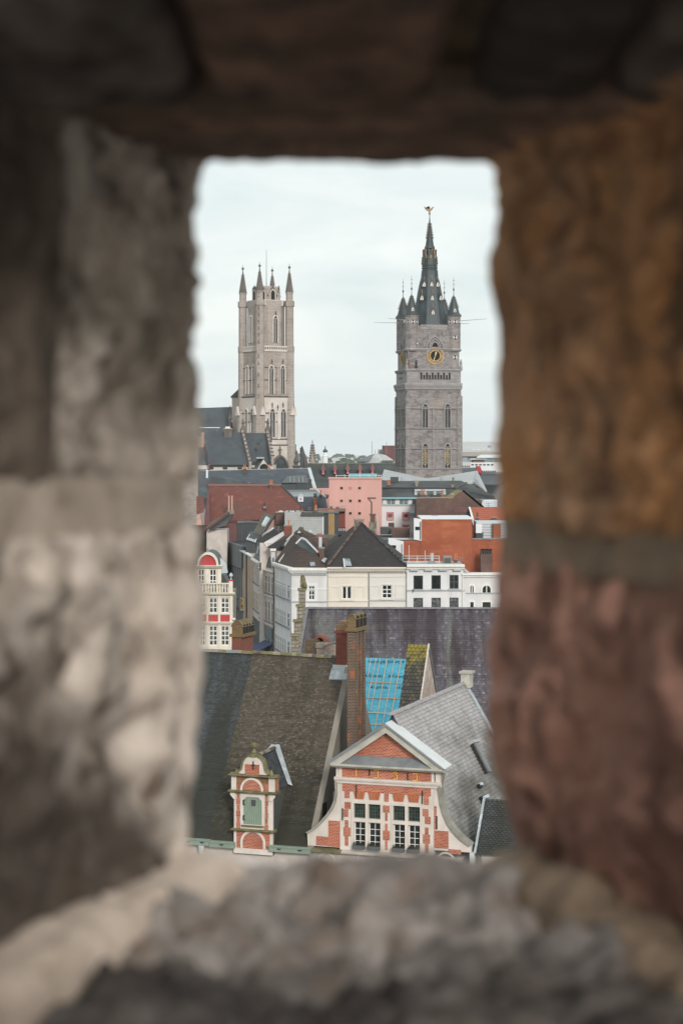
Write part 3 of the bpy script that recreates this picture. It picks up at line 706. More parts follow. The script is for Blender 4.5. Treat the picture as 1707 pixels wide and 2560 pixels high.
# door surround and door
x0, x1, dz0, dz1 = kr(340, 1185, 657, 1692)
dm.part('door_frame', MB().grid(x0 - .17, x1 + .17, dz0 - .02, dz1 + .2, -.16, -.09, [(x0, x1, dz0, dz1)]), 'sandstone')
for s in (0, 1):
    c = x0 if s == 0 else x1; d = 1 if s == 0 else -1
    dm.prism('corner_block', [(c, dz1), (c + d * .16, dz1), (c + d * .13, dz1 - .07), (c + d * .05, dz1 - .13), (c, dz1 - .17)], -.158, -.09, 'sandstone')
door = dm.part('door', MB().box(x0, x1, -.09, -.06, dz0, dz1), 'green_paint')
np_ = 8
for i in range(np_):
    a, b_ = x0 + (x1 - x0) * i / np_, x0 + (x1 - x0) * (i + 1) / np_
    dm.part('plank', MB().box(a + .008, b_ - .008, -.115, -.088, dz0 + .03, dz1 - .02), 'green_paint', door)
g0 = kr(470, 1242, 547, 1352)
dm.part('grille', MB().box(g0[0], g0[1], -.125, -.11, g0[2], g0[3]), 'black_iron', door)
for i in range(1, 4):
    dm.part('grille_bar', MB().box(g0[0] + (g0[1] - g0[0]) * i / 4 - .008, g0[0] + (g0[1] - g0[0]) * i / 4 + .008, -.14, -.12, g0[2], g0[3]), 'grey_lead', door)
for yy in (1295, 1560):
    zz = kz(yy); dm.part('hinge', MB().prism([(x0 - .03, zz + .13), (x0 + .09, zz + .13), (x0 + .03, zz + .06), (x0 + .03, zz - .06), (x0 + .09, zz - .13), (x0 - .03, zz - .13)], -.175, -.12), 'black_iron', door)
dm.part('threshold', MB().box(x0 - .1, x1 + .1, -.2, -.09, dz0 - .09, dz0), 'mossy_stone')
# upper storey
ul, ur = kx(133), kx(878)
dm.part('wall', MB().box(ul, ur, -.10, .5, z['l2t'], z['l1b']), 'stained_brick')
dm.part('pier', MB().box(ul - .01, kx(215), -.14, -.09, z['l2t'], z['l1b']), 'sandstone'); dm.part('pier', MB().box(kx(775), ur + .01, -.14, -.09, z['l2t'], z['l1b']), 'sandstone')
cxa = (kx(285) + kx(682)) / 2; hwa = (kx(682) - kx(285)) / 2
ring_arch(dm, cxa, z['l2t'] + .06, hwa, z['l1b'] - z['l2t'] - .10, .12, -.16, -.09, 'sandstone', .05)
dm.prism('brick_infill', seg(cxa, z['l2t'] + .03, hwa - .11, z['l1b'] - z['l2t'] - .2), -.13, -.09, 'orange_brick')
# bell gable
c0 = (kx(330, 700) + kx(690, 700)) / 2
zt_ = lambda y: dm.at(K(515, y), -.1)[1]
bell = [(-.83, zt_(800)), (-.80, zt_(775)), (-.66, zt_(735)), (-.60, zt_(660)), (-.56, zt_(590)), (-.44, zt_(530)), (-.26, zt_(492)), (0, zt_(478))]
bw = .99
bellp = [(c0 + x * bw, zz) for x, zz in bell] + [(c0 - x * bw, zz) for x, zz in bell[-2::-1]]
dm.part('gable', MB().prism(bellp, -.10, .15), 'sandstone')
dm.part('coping', MB().ring([(c0 + (x - c0) * 1.10, zz + .06) for x, zz in bellp], bellp, -.20, .2), 'mossy_stone')
b0 = kr(365, 622, 612, 800, -.1); dm.part('brick_panel', MB().box(b0[0], b0[1], -.12, -.09, zt_(808), b0[3]), 'orange_brick')
ring_arch(dm, c0, zt_(622), .37, .28, .06, -.125, -.09, 'sandstone')
zi = zt_(640)
dm.part('anchor', MB().prism([(c0 - .05, zi - .22), (c0 - .015, zi - .25), (c0 + .02, zi - .22), (c0 + .02, zi - .06), (c0 + .1, zi), (c0 + .02, zi + .06), (c0 + .02, zi + .2), (c0 - .03, zi + .2), (c0 - .03, zi + .06), (c0 - .11, zi), (c0 - .03, zi - .06), (c0 - .03, zi - .2)], -.16, -.12), 'black_iron')
for xx in (215, 812):
    xx_ = kx(xx, 740); dm.part('ornament', MB().lathe(xx_, -.05, [(.11, z['l1t'] + .02), (.12, z['l1t'] + .08), (.08, z['l1t'] + .2), (.02, z['l1t'] + .3)], 8), 'mossy_stone')
fz = zt_(478)
dm.part('finial', MB().lathe(c0, .0, [(.24, fz - .06), (.20, fz + .06), (.13, fz + .12), (.16, fz + .16), (.07, fz + .26), (.065, fz + .40)], 12), 'mossy_stone')
bz = dm.at(K(522, 303), 0)[1]
dm.part('ball', MB().lathe(c0, .0, [(.17 * math.sin(math.pi * (i + .3) / 9.6), bz - .17 * math.cos(math.pi * (i + .3) / 9.6)) for i in range(10)], 14), 'mossy_stone', smooth=True)
# dormer roof and cheeks
zrg, zev, hwr = 14.1, 12.42, 1.16
dxc = (xl + xr) / 2
dm.part('cheek', MB().prismx([(.0, z['l3b'] - 1.2), (.0, zev + .1), ((zev - ZE) / SL + .1, zev + .1)], xr - .03, xr + .02), 'dark_slate')
dm.part('cheek', MB().prismx([(.0, z['l3b'] - 1.2), (.0, zev + .1), ((zev - ZE) / SL + .1, zev + .1)], xl - .02, xl + .03), 'dark_slate')
te, tr_ = (zev - ZE) / SL, (zrg - ZE) / SL
for s in (1, -1):
    qd = [(dxc + s * hwr, .0, zev), (dxc + s * hwr, te, zev), (dxc, tr_, zrg), (dxc, .05, zrg)]
    dm.part('roof', MB().slab([(x, y, z_ - .03) for x, y, z_ in qd], (0, 0, -.08)), 'dark_slate')
    if s > 0: tiles(dm, 'slates', qd, 15, .28, 'black_slate', thick=.012, lift=.01, seed=9, wave=.0)
    n = V((0, -SL, 1)).normalized()
    f0 = [V((dxc + s * (hwr + .05), te - .1, zev - .05)), V((dxc + s * (hwr + .30), te - .08, zev - .12)), V((dxc + s * .22, tr_ + .05, zrg + .12)), V((dxc - s * .05, tr_ - .05, zrg + .1))]
    dm.part('lead_flashing', MB().slab([tuple(p + n * .10) for p in f0], tuple(n * .04)), 'lead')
ridge(dm, (dxc, .35, zrg + .02), (dxc, tr_ - .05, zrg + .02), 8, .13, ['mossy_stone', 'spire_rib', 'cement'], seed=8)

# ---- the gable house dated 1737
sg0 = xc + .36
gh = Thing('gabled_brick_house', 'red brick house dated 1737 with a white pediment, scrolled sides and four tall windows', 'house', fx(945), 0, FA, fr=FB)
gx = lambda x, y, t=-.02: gh.at(O_(x, y), t)[0]
gz = lambda x, y, t=-.02: gh.at(O_(x, y), t)[1]
zbot, zstr0, zstr1, zfr1 = gz(620, 1135), gz(620, 375), gz(620, 315), gz(620, 222)
XL0, XR0 = gx(135, 800), gx(1218, 800)
op = []
for a, b_ in ((295, 430), (463, 603), (747, 885), (920, 1058)):
    cxm = (a + b_) / 2; x0, x1 = gx(a, 690), gx(b_, 690)
    yt, yb, y2t, y2b = [gz(cxm, {295: w[0], 463: w[1], 747: w[2], 920: w[3]}[a]) for w in ((585, 600, 625, 640), (752, 770, 800, 815), (800, 812, 835, 850), (1108, 1120, 1148, 1165))]
    op.append((x0, x1, yb, yt, y2b, y2t))
zt1 = sum(o[3] for o in op) / 4; zb1 = sum(o[2] for o in op) / 4; zt2 = sum(o[5] for o in op) / 4; zb2 = sum(o[4] for o in op) / 4
zbw = zb2 - .12
holes = [(o[0], o[1], zb1, zt1) for o in op] + [(o[0], o[1], zb2, zt2) for o in op]
gh.part('wall', MB().grid(XL0, XR0, zbw, zstr0, 0, .35, holes), 'sandstone')
gh.part('lower_wall', MB().box(-4.9, 4.4, .04, 12, 0, zbw - .02), 'front_render')
gh.part('inner_wall', MB().box(-2.6, 2.6, .5, 13.5, zbw - .1, 12.4), 'cement')
# brick fields between the stone blocks
bz1 = gz(640, 497)
gh.part('brick_field', MB().box(gx(163, 420), gx(1182, 420), -.018, .02, bz1 + .09, zstr0), 'orange_brick', label='wide brick band over the windows')
PATCH = [(190, 470, 247, 533), (190, 575, 260, 660), (176, 660, 232, 750), (192, 785, 232, 868), (176, 865, 258, 975), (192, 972, 232, 1082),
         (645, 508, 697, 575), (632, 615, 708, 702), (656, 702, 684, 795), (656, 825, 684, 908), (632, 905, 708, 1020), (656, 1018, 684, 1130),
         (1100, 540, 1160, 612), (1088, 655, 1155, 745), (1113, 745, 1181, 835), (1115, 870, 1155, 952), (1090, 950, 1173, 1060), (1115, 1056, 1155, 1170)]
for i, (a, b_, c, d) in enumerate(PATCH):
    r = gh.rect(O_(a, b_), O_(c, d), -.02); dz = (gz((a + c) / 2, (b_ + d) / 2) - (r[2] + r[3]) / 2)
    zt2_ = r[3] + dz
    if i in (0, 6, 12): zt2_ = bz1 + .1
    gh.part('brick_panel', MB().box(r[0], r[1], -.017 + .0004 * (i % 5), .02, r[2] + dz, zt2_), 'orange_brick')
# brick flat arches, one brick after another
for k, (a, b_) in enumerate(((297, 423), (465, 600), (745, 880), (918, 1052))):
    x0, x1 = gx(a, 520), gx(b_, 520); za, zb_ = bz1 - .27, bz1 + .10; n = 9
    for i in range(n):
        f0, f1 = i / n, (i + 1) / n; sp = .10
        xa0, xa1 = x0 + .06 + (x1 - x0 - .12) * f0, x0 + .06 + (x1 - x0 - .12) * f1
        xb0, xb1 = x0 - .02 + (x1 - x0 + .04) * f0, x0 - .02 + (x1 - x0 + .04) * f1
        gh.part('brick', MB().prism([(xa0 + .008, za), (xb0 + .008, zb_), (xb1 - .008, zb_), (xa1 - .008, za)], -.05, .01), 'pot_orange')
# windows: leaded upper lights, lower sashes with glazing bars
for k, o in enumerate(op):
    w = window(gh, (o[0], o[1], zb1, zt1), .12, 4, 4, 'planter_grey', 'green_glass', bar=.012, edge=.03, name='leaded_window', depth=.04)
    window(gh, (o[0], o[1], zb2, zt2), .12, 2, 4, 'white_paint', 'dark_glass', bar=.028, edge=.055, name='window', depth=.05)
    x0, x1 = o[0] + .0, o[1] + .0
    pl = gh.part('flower_box', MB().slab([(x0 - .02, -.22, zb2 - .02), (x1 + .0, -.22, zb2 - .02), (x1 + .0, .1, zb2 - .02), (x0 - .02, .1, zb2 - .02)], (0, 0, .20)), 'planter_grey')
    pr = random.Random(k); mbp = MB()
    for i in range(130):
        cxp, cyp, czp = pr.uniform(x0, x1 - .02), pr.uniform(-.2, .06), zb2 + .18 + pr.random() ** 2 * .14; a = pr.uniform(0, 6.28); e = .035
        b0_ = len(mbp.v); mbp.v += [(cxp, cyp, czp - .03), (cxp + e * math.cos(a), cyp + e * math.sin(a), czp + .01), (cxp + .01, cyp, czp + .06)]; mbp.f.append([b0_, b0_ + 1, b0_ + 2])
    gh.part('plants', mbp, 'plant_dark', pl, kind='stuff', recalc=False)
# stone frame of the windows: mullions and transoms slightly proud
for a, b_ in ((0, 1), (2, 3)):
    oa, ob = op[a], op[b_]
    gh.part('stone_frame', MB().grid(oa[0] - .09, ob[1] + .09, zb2 - .06, zt1 + .11, -.045, .0, [(q[0], q[1], zb1, zt1) for q in (oa, ob)] + [(q[0], q[1], zb2, zt2) for q in (oa, ob)]), 'sandstone')
# string course, frieze and pediment
def course(nm, x0, x1, z0, z1, out, m='sandstone'):
    return gh.part(nm, MB().prismx([(.1, z0), (-out * .45, z0), (-out * .5, z0 + (z1 - z0) * .35), (-out * .8, z0 + (z1 - z0) * .45), (-out, z1 - (z1 - z0) * .25), (-out, z1), (.1, z1 + .02)], x0, x1), m)
xs0, xs1 = gx(78, 300), gx(1300, 390)
course('string_course', xs0, xs1, zstr0 - .03, zstr1, .17)
zpb = gz(620, 205, -.3)
gh.part('frieze', MB().box(gx(158, 220), gx(1192, 300), -.01, .35, zstr1, zpb + .05), 'orange_brick')
for a, b_ in ((92, 130), (130, 160), (1190, 1220), (1235, 1283)):
    x0, x1 = gx(a, 220), gx(b_, 280); gh.part('pier', MB().box(x0, x1, -.05 if a in (130, 1190) else -.02, .3, zstr1, zpb + .05), 'sandstone')
# date figures in gilded iron
def figure(th, txt, pts, y, rad=.024):
    return th.part('figure_' + {'1': 'one', '7': 'seven', '3': 'three'}[txt], MB().path([(x, y, z_) for x, z_ in pts], rad, 5), 'yellow_letter')
def fig(x, y, w, h, ch):
    X, Z = gx(x, y), gz(x, y)
    g = {'1': [(-.03, 1.0), (0, 1), (0, .5), (0, 0)],
         '7': [(-.45, .93), (-.2, 1), (.45, 1), (.30, .65), (.38, .35), (.28, .1), (0, 0), (-.45, .05)],
         '3': [(-.4, .95), (.4, 1), (.05, .62), (.35, .5), (.42, .25), (.2, .03), (-.3, .0)]}[ch]
    figure(gh, ch, [(X + a * w, Z - h / 2 + b_ * h) for a, b_ in g], -.06)
fig(327, 237, .26, .39, '1'); fig(557, 256, .26, .37, '7'); fig(775, 273, .27, .37, '3'); fig(1005, 290, .27, .37, '7')
for x, y0_, y1_ in ((478, 200, 272), (918, 238, 322), (326, 378, 522), (1086, 448, 598), (168, 645, 785)):
    X = gx(x, (y0_ + y1_) / 2); gh.part('wall_anchor', MB().box(X - .022, X + .022, -.075, -.02, gz(x, y1_), gz(x, y0_)), 'black_iron')
# cornice of the pediment
px0, px1 = gh.at(J(198, 460), -.42)[0], gh.at(J(1085, 530), -.42)[0]
zc = gh.at(J(640, 505), -.42)[1]
gh.part('cornice', MB().prismx([(.1, zc - .12), (-.30, zc - .10), (-.42, zc), (-.42, zc + .10), (.1, zc + .12)], px0 + .05, px1), 'ivory_stone')
apx = (px0 + px1) / 2 + .02
az = gh.at(J(632, 168), -.42)[1]
zi0 = zc + .12
# sloped lead sill on the cornice
gh.part('lead_sill', MB().slab([(px0 + .15, -.40, zi0), (px1 - .15, -.40, zi0), (px1 - .5, .02, zi0 + .42), (px0 + .5, .02, zi0 + .42)], (0, .05, -.1)), 'grey_lead')
gh.part('tympanum', MB().prism([(px0 + .2, zi0), (px1 - .2, zi0), (apx, az - .1)], -.0, .3), 'orange_brick')
wv = .30
sl = (az - zi0) / (px1 - apx)
gh.part('raking_cornice', MB().ring([(px0, zi0 - .02), (apx, az), (px1, zi0 - .02)], [(px0 + wv * 1.9, zi0 - .02), (apx, az - wv * 1.25), (px1 - wv * 1.9, zi0 - .02)], -.42, .1), 'ivory_stone')
gh.part('raking_moulding', MB().ring([(px0 - .10, zi0 + .02), (apx, az + .09), (px1 + .10, zi0 + .02)], [(px0 + .08, zi0 + .02), (apx, az - .05), (px1 - .08, zi0 + .02)], -.50, -.25), 'grey_lead')
gh.part('pediment_roof', MB().slab([(apx, -.5, az + .14), (px1 + .14, -.5, zi0 + .04), (px1 + .14, .75, zi0 + .06), (apx, .75, az + .16)], (0, 0, -.05)), 'zinc_white', label='white zinc sheet on the pediment slope')
gh.part('pediment_roof', MB().slab([(px0 - .14, -.5, zi0 + .04), (apx, -.5, az + .14), (apx, .75, az + .16), (px0 - .14, .75, zi0 + .06)], (0, 0, -.05)), 'grey_lead')
gh.part('gable_backing', MB().prism([(px0 + .3, zstr1 - .3), (px0 + .1, zi0), (apx, az), (px1 - .1, zi0), (px1 - .3, zstr1 - .3)], .3, .7), 'cement')
# scrolled side walls
volL = [(250, 600), (256, 690), (243, 760), (222, 812), (185, 868), (130, 930), (75, 980), (25, 1008), (30, 1108)]
vL = [gh.at(J(x, y), 0) for x, y in volL]
xin = gh.at(J(283, 800), 0)[0]
gh.prism('side_scroll', vL + [(xin, vL[-1][1]), (xin, vL[0][1])], .0, .35, 'sandstone')
o_ = [(x - .05, z_ + .03) for x, z_ in vL[:-1]]; i_ = [(x + .06, z_ - .04) for x, z_ in vL[:-1]]
gh.part('scroll_coping', MB().ring(o_, i_, -.12, .45), 'coping_stone')
for a in ((190, 912, 281, 1122), (95, 1036, 190, 1112)):
    r = gh.rect(J(a[0], a[1]), J(a[2], a[3]), -.02); gh.part('brick_panel', MB().box(r[0], r[1], -.02 + .001 * (a[0] > 100), .02, r[2], r[3]), 'orange_brick')
volR = [(1060, 645), (1070, 700), (1078, 770), (1098, 845), (1132, 925), (1172, 988), (1232, 1052), (1308, 1108), (1308, 1165)]
vR = [gh.at(J(x, y), 0) for x, y in volR]
xin = gh.at(J(1018, 900), 0)[0]
gh.prism('side_scroll', vR + [(xin, vR[-1][1]), (xin, vR[0][1])], .0, .35, 'sandstone')
o_ = [(x + .07, z_ + .04) for x, z_ in vR[:-1]]; i_ = [(x - .06, z_ - .05) for x, z_ in vR[:-1]]
gh.part('scroll_coping', MB().ring(o_, i_, -.14, .5), 'coping_stone')
r = gh.rect(J(1018, 992), J(1130, 1135), -.02); gh.part('brick_panel', MB().box(r[0], r[1], -.02, .02, r[2], r[3]), 'orange_brick')
r = gh.rect(J(1130, 1138), J(1228, 1180), -.02); gh.part('brick_panel', MB().box(r[0], r[1], -.019, .02, r[2], r[3]), 'orange_brick')
r = gh.rect(J(1018, 800), J(1036, 985), -.02); gh.part('brick_panel', MB().box(r[0], r[1], -.019, .02, r[2], r[3]), 'orange_brick')
gh.part('side_slit', MB().box(r[1] - .02, r[1] + .05, -.035, .02, r[2] + .02, r[3] - .5), 'black_iron')
gh.part('ledge', MB().prismx([(-.28, zbw - .16), (-.30, zbw - .06), (.1, zbw)], -4.9, px0 + .55), 'mossy_stone')
gh.part('ledge', MB().prismx([(-.22, zbw - .16), (-.25, zbw - .06), (.1, zbw)], px0 + .56, 4.4), 'sandstone')
for x in (175, 480, 800, 1110):
    X, Z = gh.at(J(x, 1190), 0); ring_arch(gh, X, Z - .3, .50, .5, .10, -.03, .05, 'sandstone')
# main roof behind the gable: ridge runs away from us
RX, RZ0 = gh.fr.inv(FB.w(2.55, 0))[0], 16.55
EXr, EZ = gh.fr.inv(FB.w(6.95, 0))[0], 9.2
qd = [(EXr, .55, EZ), (EXr, 14.2, EZ), (RX, 14.2, RZ0), (RX, .55, RZ0)]
gh.part('roof', MB().slab([(x, y, z_ - .04) for x, y, z_ in qd], (-.1, 0, -.1)), 'dark_slate')
tiles(gh, 'tiles', [qd[0], qd[1], qd[2], qd[3]], 42, .21, 'silver_tile', thick=.035, lift=.03, seed=21, wave=.01, label='silver grey clay tiles')
EXl = 2 * RX - EXr
gh.part('roof', MB().slab([(EXl, .55, EZ), (EXl, 14.2, EZ), (RX - .01, 14.2, RZ0 - .06), (RX - .01, .55, RZ0 - .06)], (.1, 0, -.12)), 'dark_slate')
ridge(gh, (RX, .3, RZ0 + .03), (RX, 14.1, RZ0 + .03), 40, .16, ['silver_ridge'] if 'silver_ridge' in MATS else ['corrugated_cement', 'metal_roof'], seed=5)
gh.part('rear_gable', MB().prism([(EXl, 8.5), (EXr, 8.5), (EXr, EZ), (RX, RZ0 - .1), (EXl, EZ)], 14.0, 14.25), 'cement')
gh.part('verge_flashing', MB().slab([(RX, 14.0, RZ0 + .12), (EXr, 14.0, EZ + .12), (EXr, 14.45, EZ + .12), (RX, 14.45, RZ0 + .12)], (.03, 0, .09)), 'lead')
c_ = gh.part('gable_finial', MB().box(RX - .12, RX + .42, 14.0, 14.7, RZ0 - .2, RZ0 + .62), 'ivory_stone'); gh.part('cap', MB().box(RX - .2, RX + .52, 13.92, 14.8, RZ0 + .62, RZ0 + .74), 'ivory_stone', c_)
# points on the right hand slope
nr = V((RZ0 - EZ, 0, EXr - RX)).normalized()
def onroof(p, off=0.0):
    d = V((p[0] - CX, 0, 0)) / FX; o = gh.fr.inv((0, 0, CZ)); w = gh.fr.inv(P(p, 100)); dr = w - o
    n = nr; q = V((RX, 0, RZ0)); k = (q - o).dot(n) / dr.dot(n); return o + dr * k + n * off
def strip(nm, p, q, wid, h, m, th=gh):
    a, b_ = onroof(p), onroof(q); d = (b_ - a).normalized(); sd = d.cross(nr).normalized() * wid / 2
    return th.part(nm, MB().slab([tuple(a - sd), tuple(b_ - sd), tuple(b_ + sd), tuple(a + sd)], tuple(nr * h)), m)
strip('roof_duct', R_(600, 1040), R_(775, 1385), .42, .30, 'grey_lead')
strip('roof_duct_side', R_(580, 1055), R_(752, 1395), .10, .24, 'black_iron')
strip('duct_end', R_(565, 1035), R_(640, 1022), .16, .36, 'corrugated_cement')
strip('roof_vent', R_(658, 1545), R_(688, 1540), .22, .22, 'dark_opening'); strip('vent_cover', R_(660, 1530), R_(690, 1526), .14, .28, 'pale_metal')
strip('roof_hatch', R_(700, 1720), R_(745, 1705), .5, .22, 'dark_opening'); strip('hatch_cover', R_(700, 1690), R_(755, 1668), .16, .3, 'pale_metal')
# ---- dark roofed house at the right end
hR = Thing('dark_roofed_house', 'dark tiled house right of the dated brick gable, half hidden by the stone', 'house', fx(1188, 2127), 0, FA, fr=FB)
hR.part('wall', MB().box(.02, 8, .1, 3.4, 0, 9.8), 'front_render')
hR.part('roof', MB().slab([(0, 0, 9.85), (8, 0, 9.85), (8, 1.75, 12.2), (0, 1.75, 12.2)], (0, .15, -.12)), 'dark_slate')
tiles(hR, 'tiles', [(0, -.1, 9.8), (8, -.1, 9.8), (8, 1.75, 12.3), (0, 1.75, 12.3)], 26, .22, 'grey_slate', thick=.016, lift=.014, seed=31)
hR.part('roof', MB().slab([(0, 3.5, 9.85), (8, 3.5, 9.85), (8, 1.77, 12.2), (0, 1.77, 12.2)], (0, -.15, -.12)), 'dark_slate')
hR.part('side_wall', MB().prismx([(.1, 0), (.1, 9.75), (1.75, 12.05), (3.4, 9.8), (3.4, 0)], .02, .3), 'cement')
hR.part('verge_flashing', MB().slab([(-.06, -.12, 9.86), (.06, -.12, 9.86), (.06, 1.75, 12.36), (-.06, 1.75, 12.36)], (0, -.03, .05)), 'lead')
hR.part('valley_lead', MB().box(-.25, -.02, -.2, .3, 8.9, 9.9), 'zinc_white')

# ---- chimneys
def arched_chimney(label, px_l, py_top, py_bot, t, w, l, m, m2, nvault=3, group=None, capw=.1, py_corb=None, ribs=True):
    """brick stack with a vaulted head; its long side runs away from the square"""
    x, zt = FB.at((px_l, py_top), t); zb = FB.at((px_l, py_bot), t)[1]; zc_ = FB.at((px_l, py_corb), t)[1]
    th = Thing('brick_chimney', label, 'chimney', x, t, FA, z=zb, fr=FB, group=group)
    th.part('stack', MB().box(0, w, 0, l, zb, zc_), m)
    if ribs:
        for i in range(nvault):
            y0_ = l * (i + .12) / nvault; th.part('rib', MB().box(w, w + .10, y0_, y0_ + l / nvault * .42, zb, zc_ - .01), m)
    th.part('corbel', MB().box(-capw, w + capw + .08, -capw, l + capw, zc_, zc_ + .16), m2)
    zv = zt - w * .55
    th.part('head', MB().box(0, w + .06, .02, l - .02, zc_ + .16, zv), m2)
    for i in range(nvault):
        y0_, y1_ = l * i / nvault, l * (i + 1) / nvault
        pr_ = [(-.05 + (w + .16) * k / 8, zv + (zt - zv) * math.sin(math.pi * k / 8) ** .8) for k in range(9)]
        th.part('vault', MB().prism([(pr_[0][0], zv - .02)] + pr_ + [(pr_[-1][0], zv - .02)], y0_ + .04, y1_ - .02), m2)
        a = arch((y0_ + y1_) / 2, zc_ + .2, zv - .02, (y1_ - y0_) * .33, 1, 5)
        th.part('flue_opening', MB().prismx(a, w + .05, w + .10), 'dark_opening')
        th.part('vault_rim', MB().prism([(x_, z_ + .0) for x_, z_ in pr_] + [(x_, z_ + .035) for x_, z_ in reversed(pr_)], y0_ - .01, y0_ + .05), 'mossy_stone')
    return th
arched_chimney('very tall sooty brick chimney with three vaulted flues beside the blue sheeted roof', 868, 1537, 1875, 3.0, .40, 1.85, 'sooty_brick', 'mossy_brick', 3, py_corb=1578)
arched_chimney('squat orange brick chimney with four vaulted flues in front of the narrow street', 579.5, 1552, 1640, 8.2, .60, 1.75, 'red_brick', 'mossy_brick', 4, py_corb=1592, ribs=False)
sx, szt = FB.at(N_(90, 600), 6.1)
sm = Thing('brick_chimney', 'short red brick chimney with white flashing, left of the very tall stack', 'chimney', sx + .05, 6.1, FA, z=18.0, fr=FB)
zb = 18.0; zc_ = sm.at(N_(250, 830), 0)[1]
sm.part('stack', MB().box(0, .64, 0, .62, zb, zc_), 'red_brick'); sm.part('corbel', MB().box(-.08, .72, -.08, .7, zc_, zc_ + .15), 'red_brick')
sm.part('step', MB().box(0, .66, 0, .6, zc_ + .15, sm.at(N_(250, 540), 0)[1]), 'mossy_brick'); sm.part('step', MB().box(.16, .64, .02, .58, sm.at(N_(250, 540), 0)[1], sm.at(N_(250, 430), 0)[1]), 'sooty_brick')
sm.part('flashing', MB().box(-.15, .75, -.09, .7, zb, zb + .32), 'zinc_white'); sm.part('flashing_apron', MB().slab([(-.2, -.55, zb - .45), (.8, -.55, zb - .45), (.8, -.08, zb + .08), (-.2, -.08, zb + .08)], (0, -.02, .06)), 'lead')
# low ruinous stack behind the mossy ridge
lx, lz_ = FB.at(I(10, 310), 9.5)
lw = Thing('brick_chimney', 'low crumbling brick chimney just behind the mossy roof ridge', 'chimney', lx, 9.5, FA, z=14.5, fr=FB)
def ir(x0, y0, x1, y1, t=0.0): return lw.rect(I(x0, y0), I(x1, y1), t)
r = ir(10, 312, 90, 430); lw.part('stack', MB().box(r[0], r[1], 0, .7, 14.5, r[3]), 'sooty_brick')
r = ir(95, 345, 238, 430); lw.part('stack', MB().box(r[0], r[1], .02, .8, 14.5, r[3]), 'spalled_brick')
r = ir(92, 335, 150, 380, -.05); lw.part('slab', MB().box(r[0], r[1], -.06, .8, r[2], r[3]), 'old_gable_stone'); r = ir(150, 342, 240, 366, -.05); lw.part('slab', MB().slab([(r[0], -.06, r[2] - .05), (r[1], -.06, r[2] + .2), (r[1], .8, r[2] + .2), (r[0], .8, r[2] - .05)], (0, 0, .12)), 'old_gable_stone')
r = ir(80, 275, 172, 345, .5); cxx, hw_ = (r[0] + r[1]) / 2, (r[1] - r[0]) / 2
lw.part('arch', MB().ring(arch(cxx, r[2], r[3] - hw_, hw_, 1, 5), arch(cxx, r[2], r[3] - hw_, hw_ * .6, 1, 5), .45, 1.0), 'red_brick'); lw.part('dark_fill', MB().prism(arch(cxx, r[2], r[3] - hw_, hw_ * .62, 1, 5), .7, .9), 'dark_opening')  # dark fill closing the arch opening

# ---- house under blue underlay and the mossy tiled house beside it
SB = 1.83
th_ = Thing('house_being_reroofed', 'house being reroofed, its slope covered in bright blue sheeting and battens', 'house', FB.at(I(480, 455), 14.5)[0] - 1.2, 14.5, FA, fr=FB)
zt_b = th_.at(I(640, 458), 0)[1]; wX = th_.at(I(800, 460), 0)[0]
dn = lambda t: zt_b + SB * t        # t negative towards us
th_.part('sheeting', MB().slab([(0, -4.6, dn(-4.6)), (wX, -4.6, dn(-4.6)), (wX, 0, zt_b), (0, 0, zt_b)], (0, .05, -.05)), 'blue_underlay', label='bright blue roofing underlay')
th_.part('rear_roof', MB().slab([(0, 4.6, dn(-4.6)), (wX, 4.6, dn(-4.6)), (wX, .06, zt_b), (0, .06, zt_b)], (0, -.05, -.05)), 'cement')
th_.part('wall', MB().box(0, wX, -4.4, 4.4, 0, dn(-4.6)), 'cement')
nb = V((0, -SB, 1)).normalized()
def onb(p, off=0.0):
    o = th_.fr.inv((0, 0, CZ)); w = th_.fr.inv(P(p, 100)); dr = w - o; n = V((0, -SB, 1)).normalized(); q = V((0, 0, zt_b)); k = (q - o).dot(n) / dr.dot(n); return o + dr * k + n * off
def batten(p, q, wid, m, nm='batten'):
    a, b_ = onb(p, .01), onb(q, .01); d = (b_ - a).normalized(); sd = d.cross(nb).normalized() * wid / 2
    th_.part(nm, MB().slab([tuple(a - sd), tuple(b_ - sd), tuple(b_ + sd), tuple(a + sd)], tuple(nb * .05)), m)
for a, b_, m_ in (((325, 190), (232, 740), 'grey_batten'), ((478, 185), (190, 1560), 'grey_batten'), ((595, 210), (315, 1730), 'grey_batten'), ((793, 220), (440, 2270), 'timber_batten'), ((1010, 250), (670, 2110), 'grey_batten'), ((1205, 260), (940, 1740), 'timber_batten')):
    batten(L_(*a), L_(*b_), .042, m_, 'counter_batten')
for a, b_, m_ in (((120, 882), (1215, 940), 'orange_batten'), ((120, 1350), (1130, 1378), 'orange_batten'), ((200, 1780), (900, 1822), 'timber_batten'), ((300, 2125), (760, 2150), 'timber_batten')):
    batten(L_(*a), L_(*b_), .05, m_)
def text_on(th, s, p, size, m, place, name='lettering', parent=None):
    cu = bpy.data.curves.new(name, 'FONT'); cu.body = s; cu.size = size; cu.extrude = .002; cu.offset = .004
    tmp = bpy.data.objects.new('tmp', cu); COL.objects.link(tmp); dg = bpy.context.evaluated_depsgraph_get(); dg.update()
    me = bpy.data.meshes.new_from_object(tmp.evaluated_get(dg)); bpy.data.objects.remove(tmp)
    mb = MB(); mb.v = [tuple(place(v.co)) for v in me.vertices]; mb.f = [list(q.vertices) for q in me.polygons]
    return th.part(name, mb, m, parent, recalc=False, kind='stuff')
up = V((0, 1, SB)).normalized()
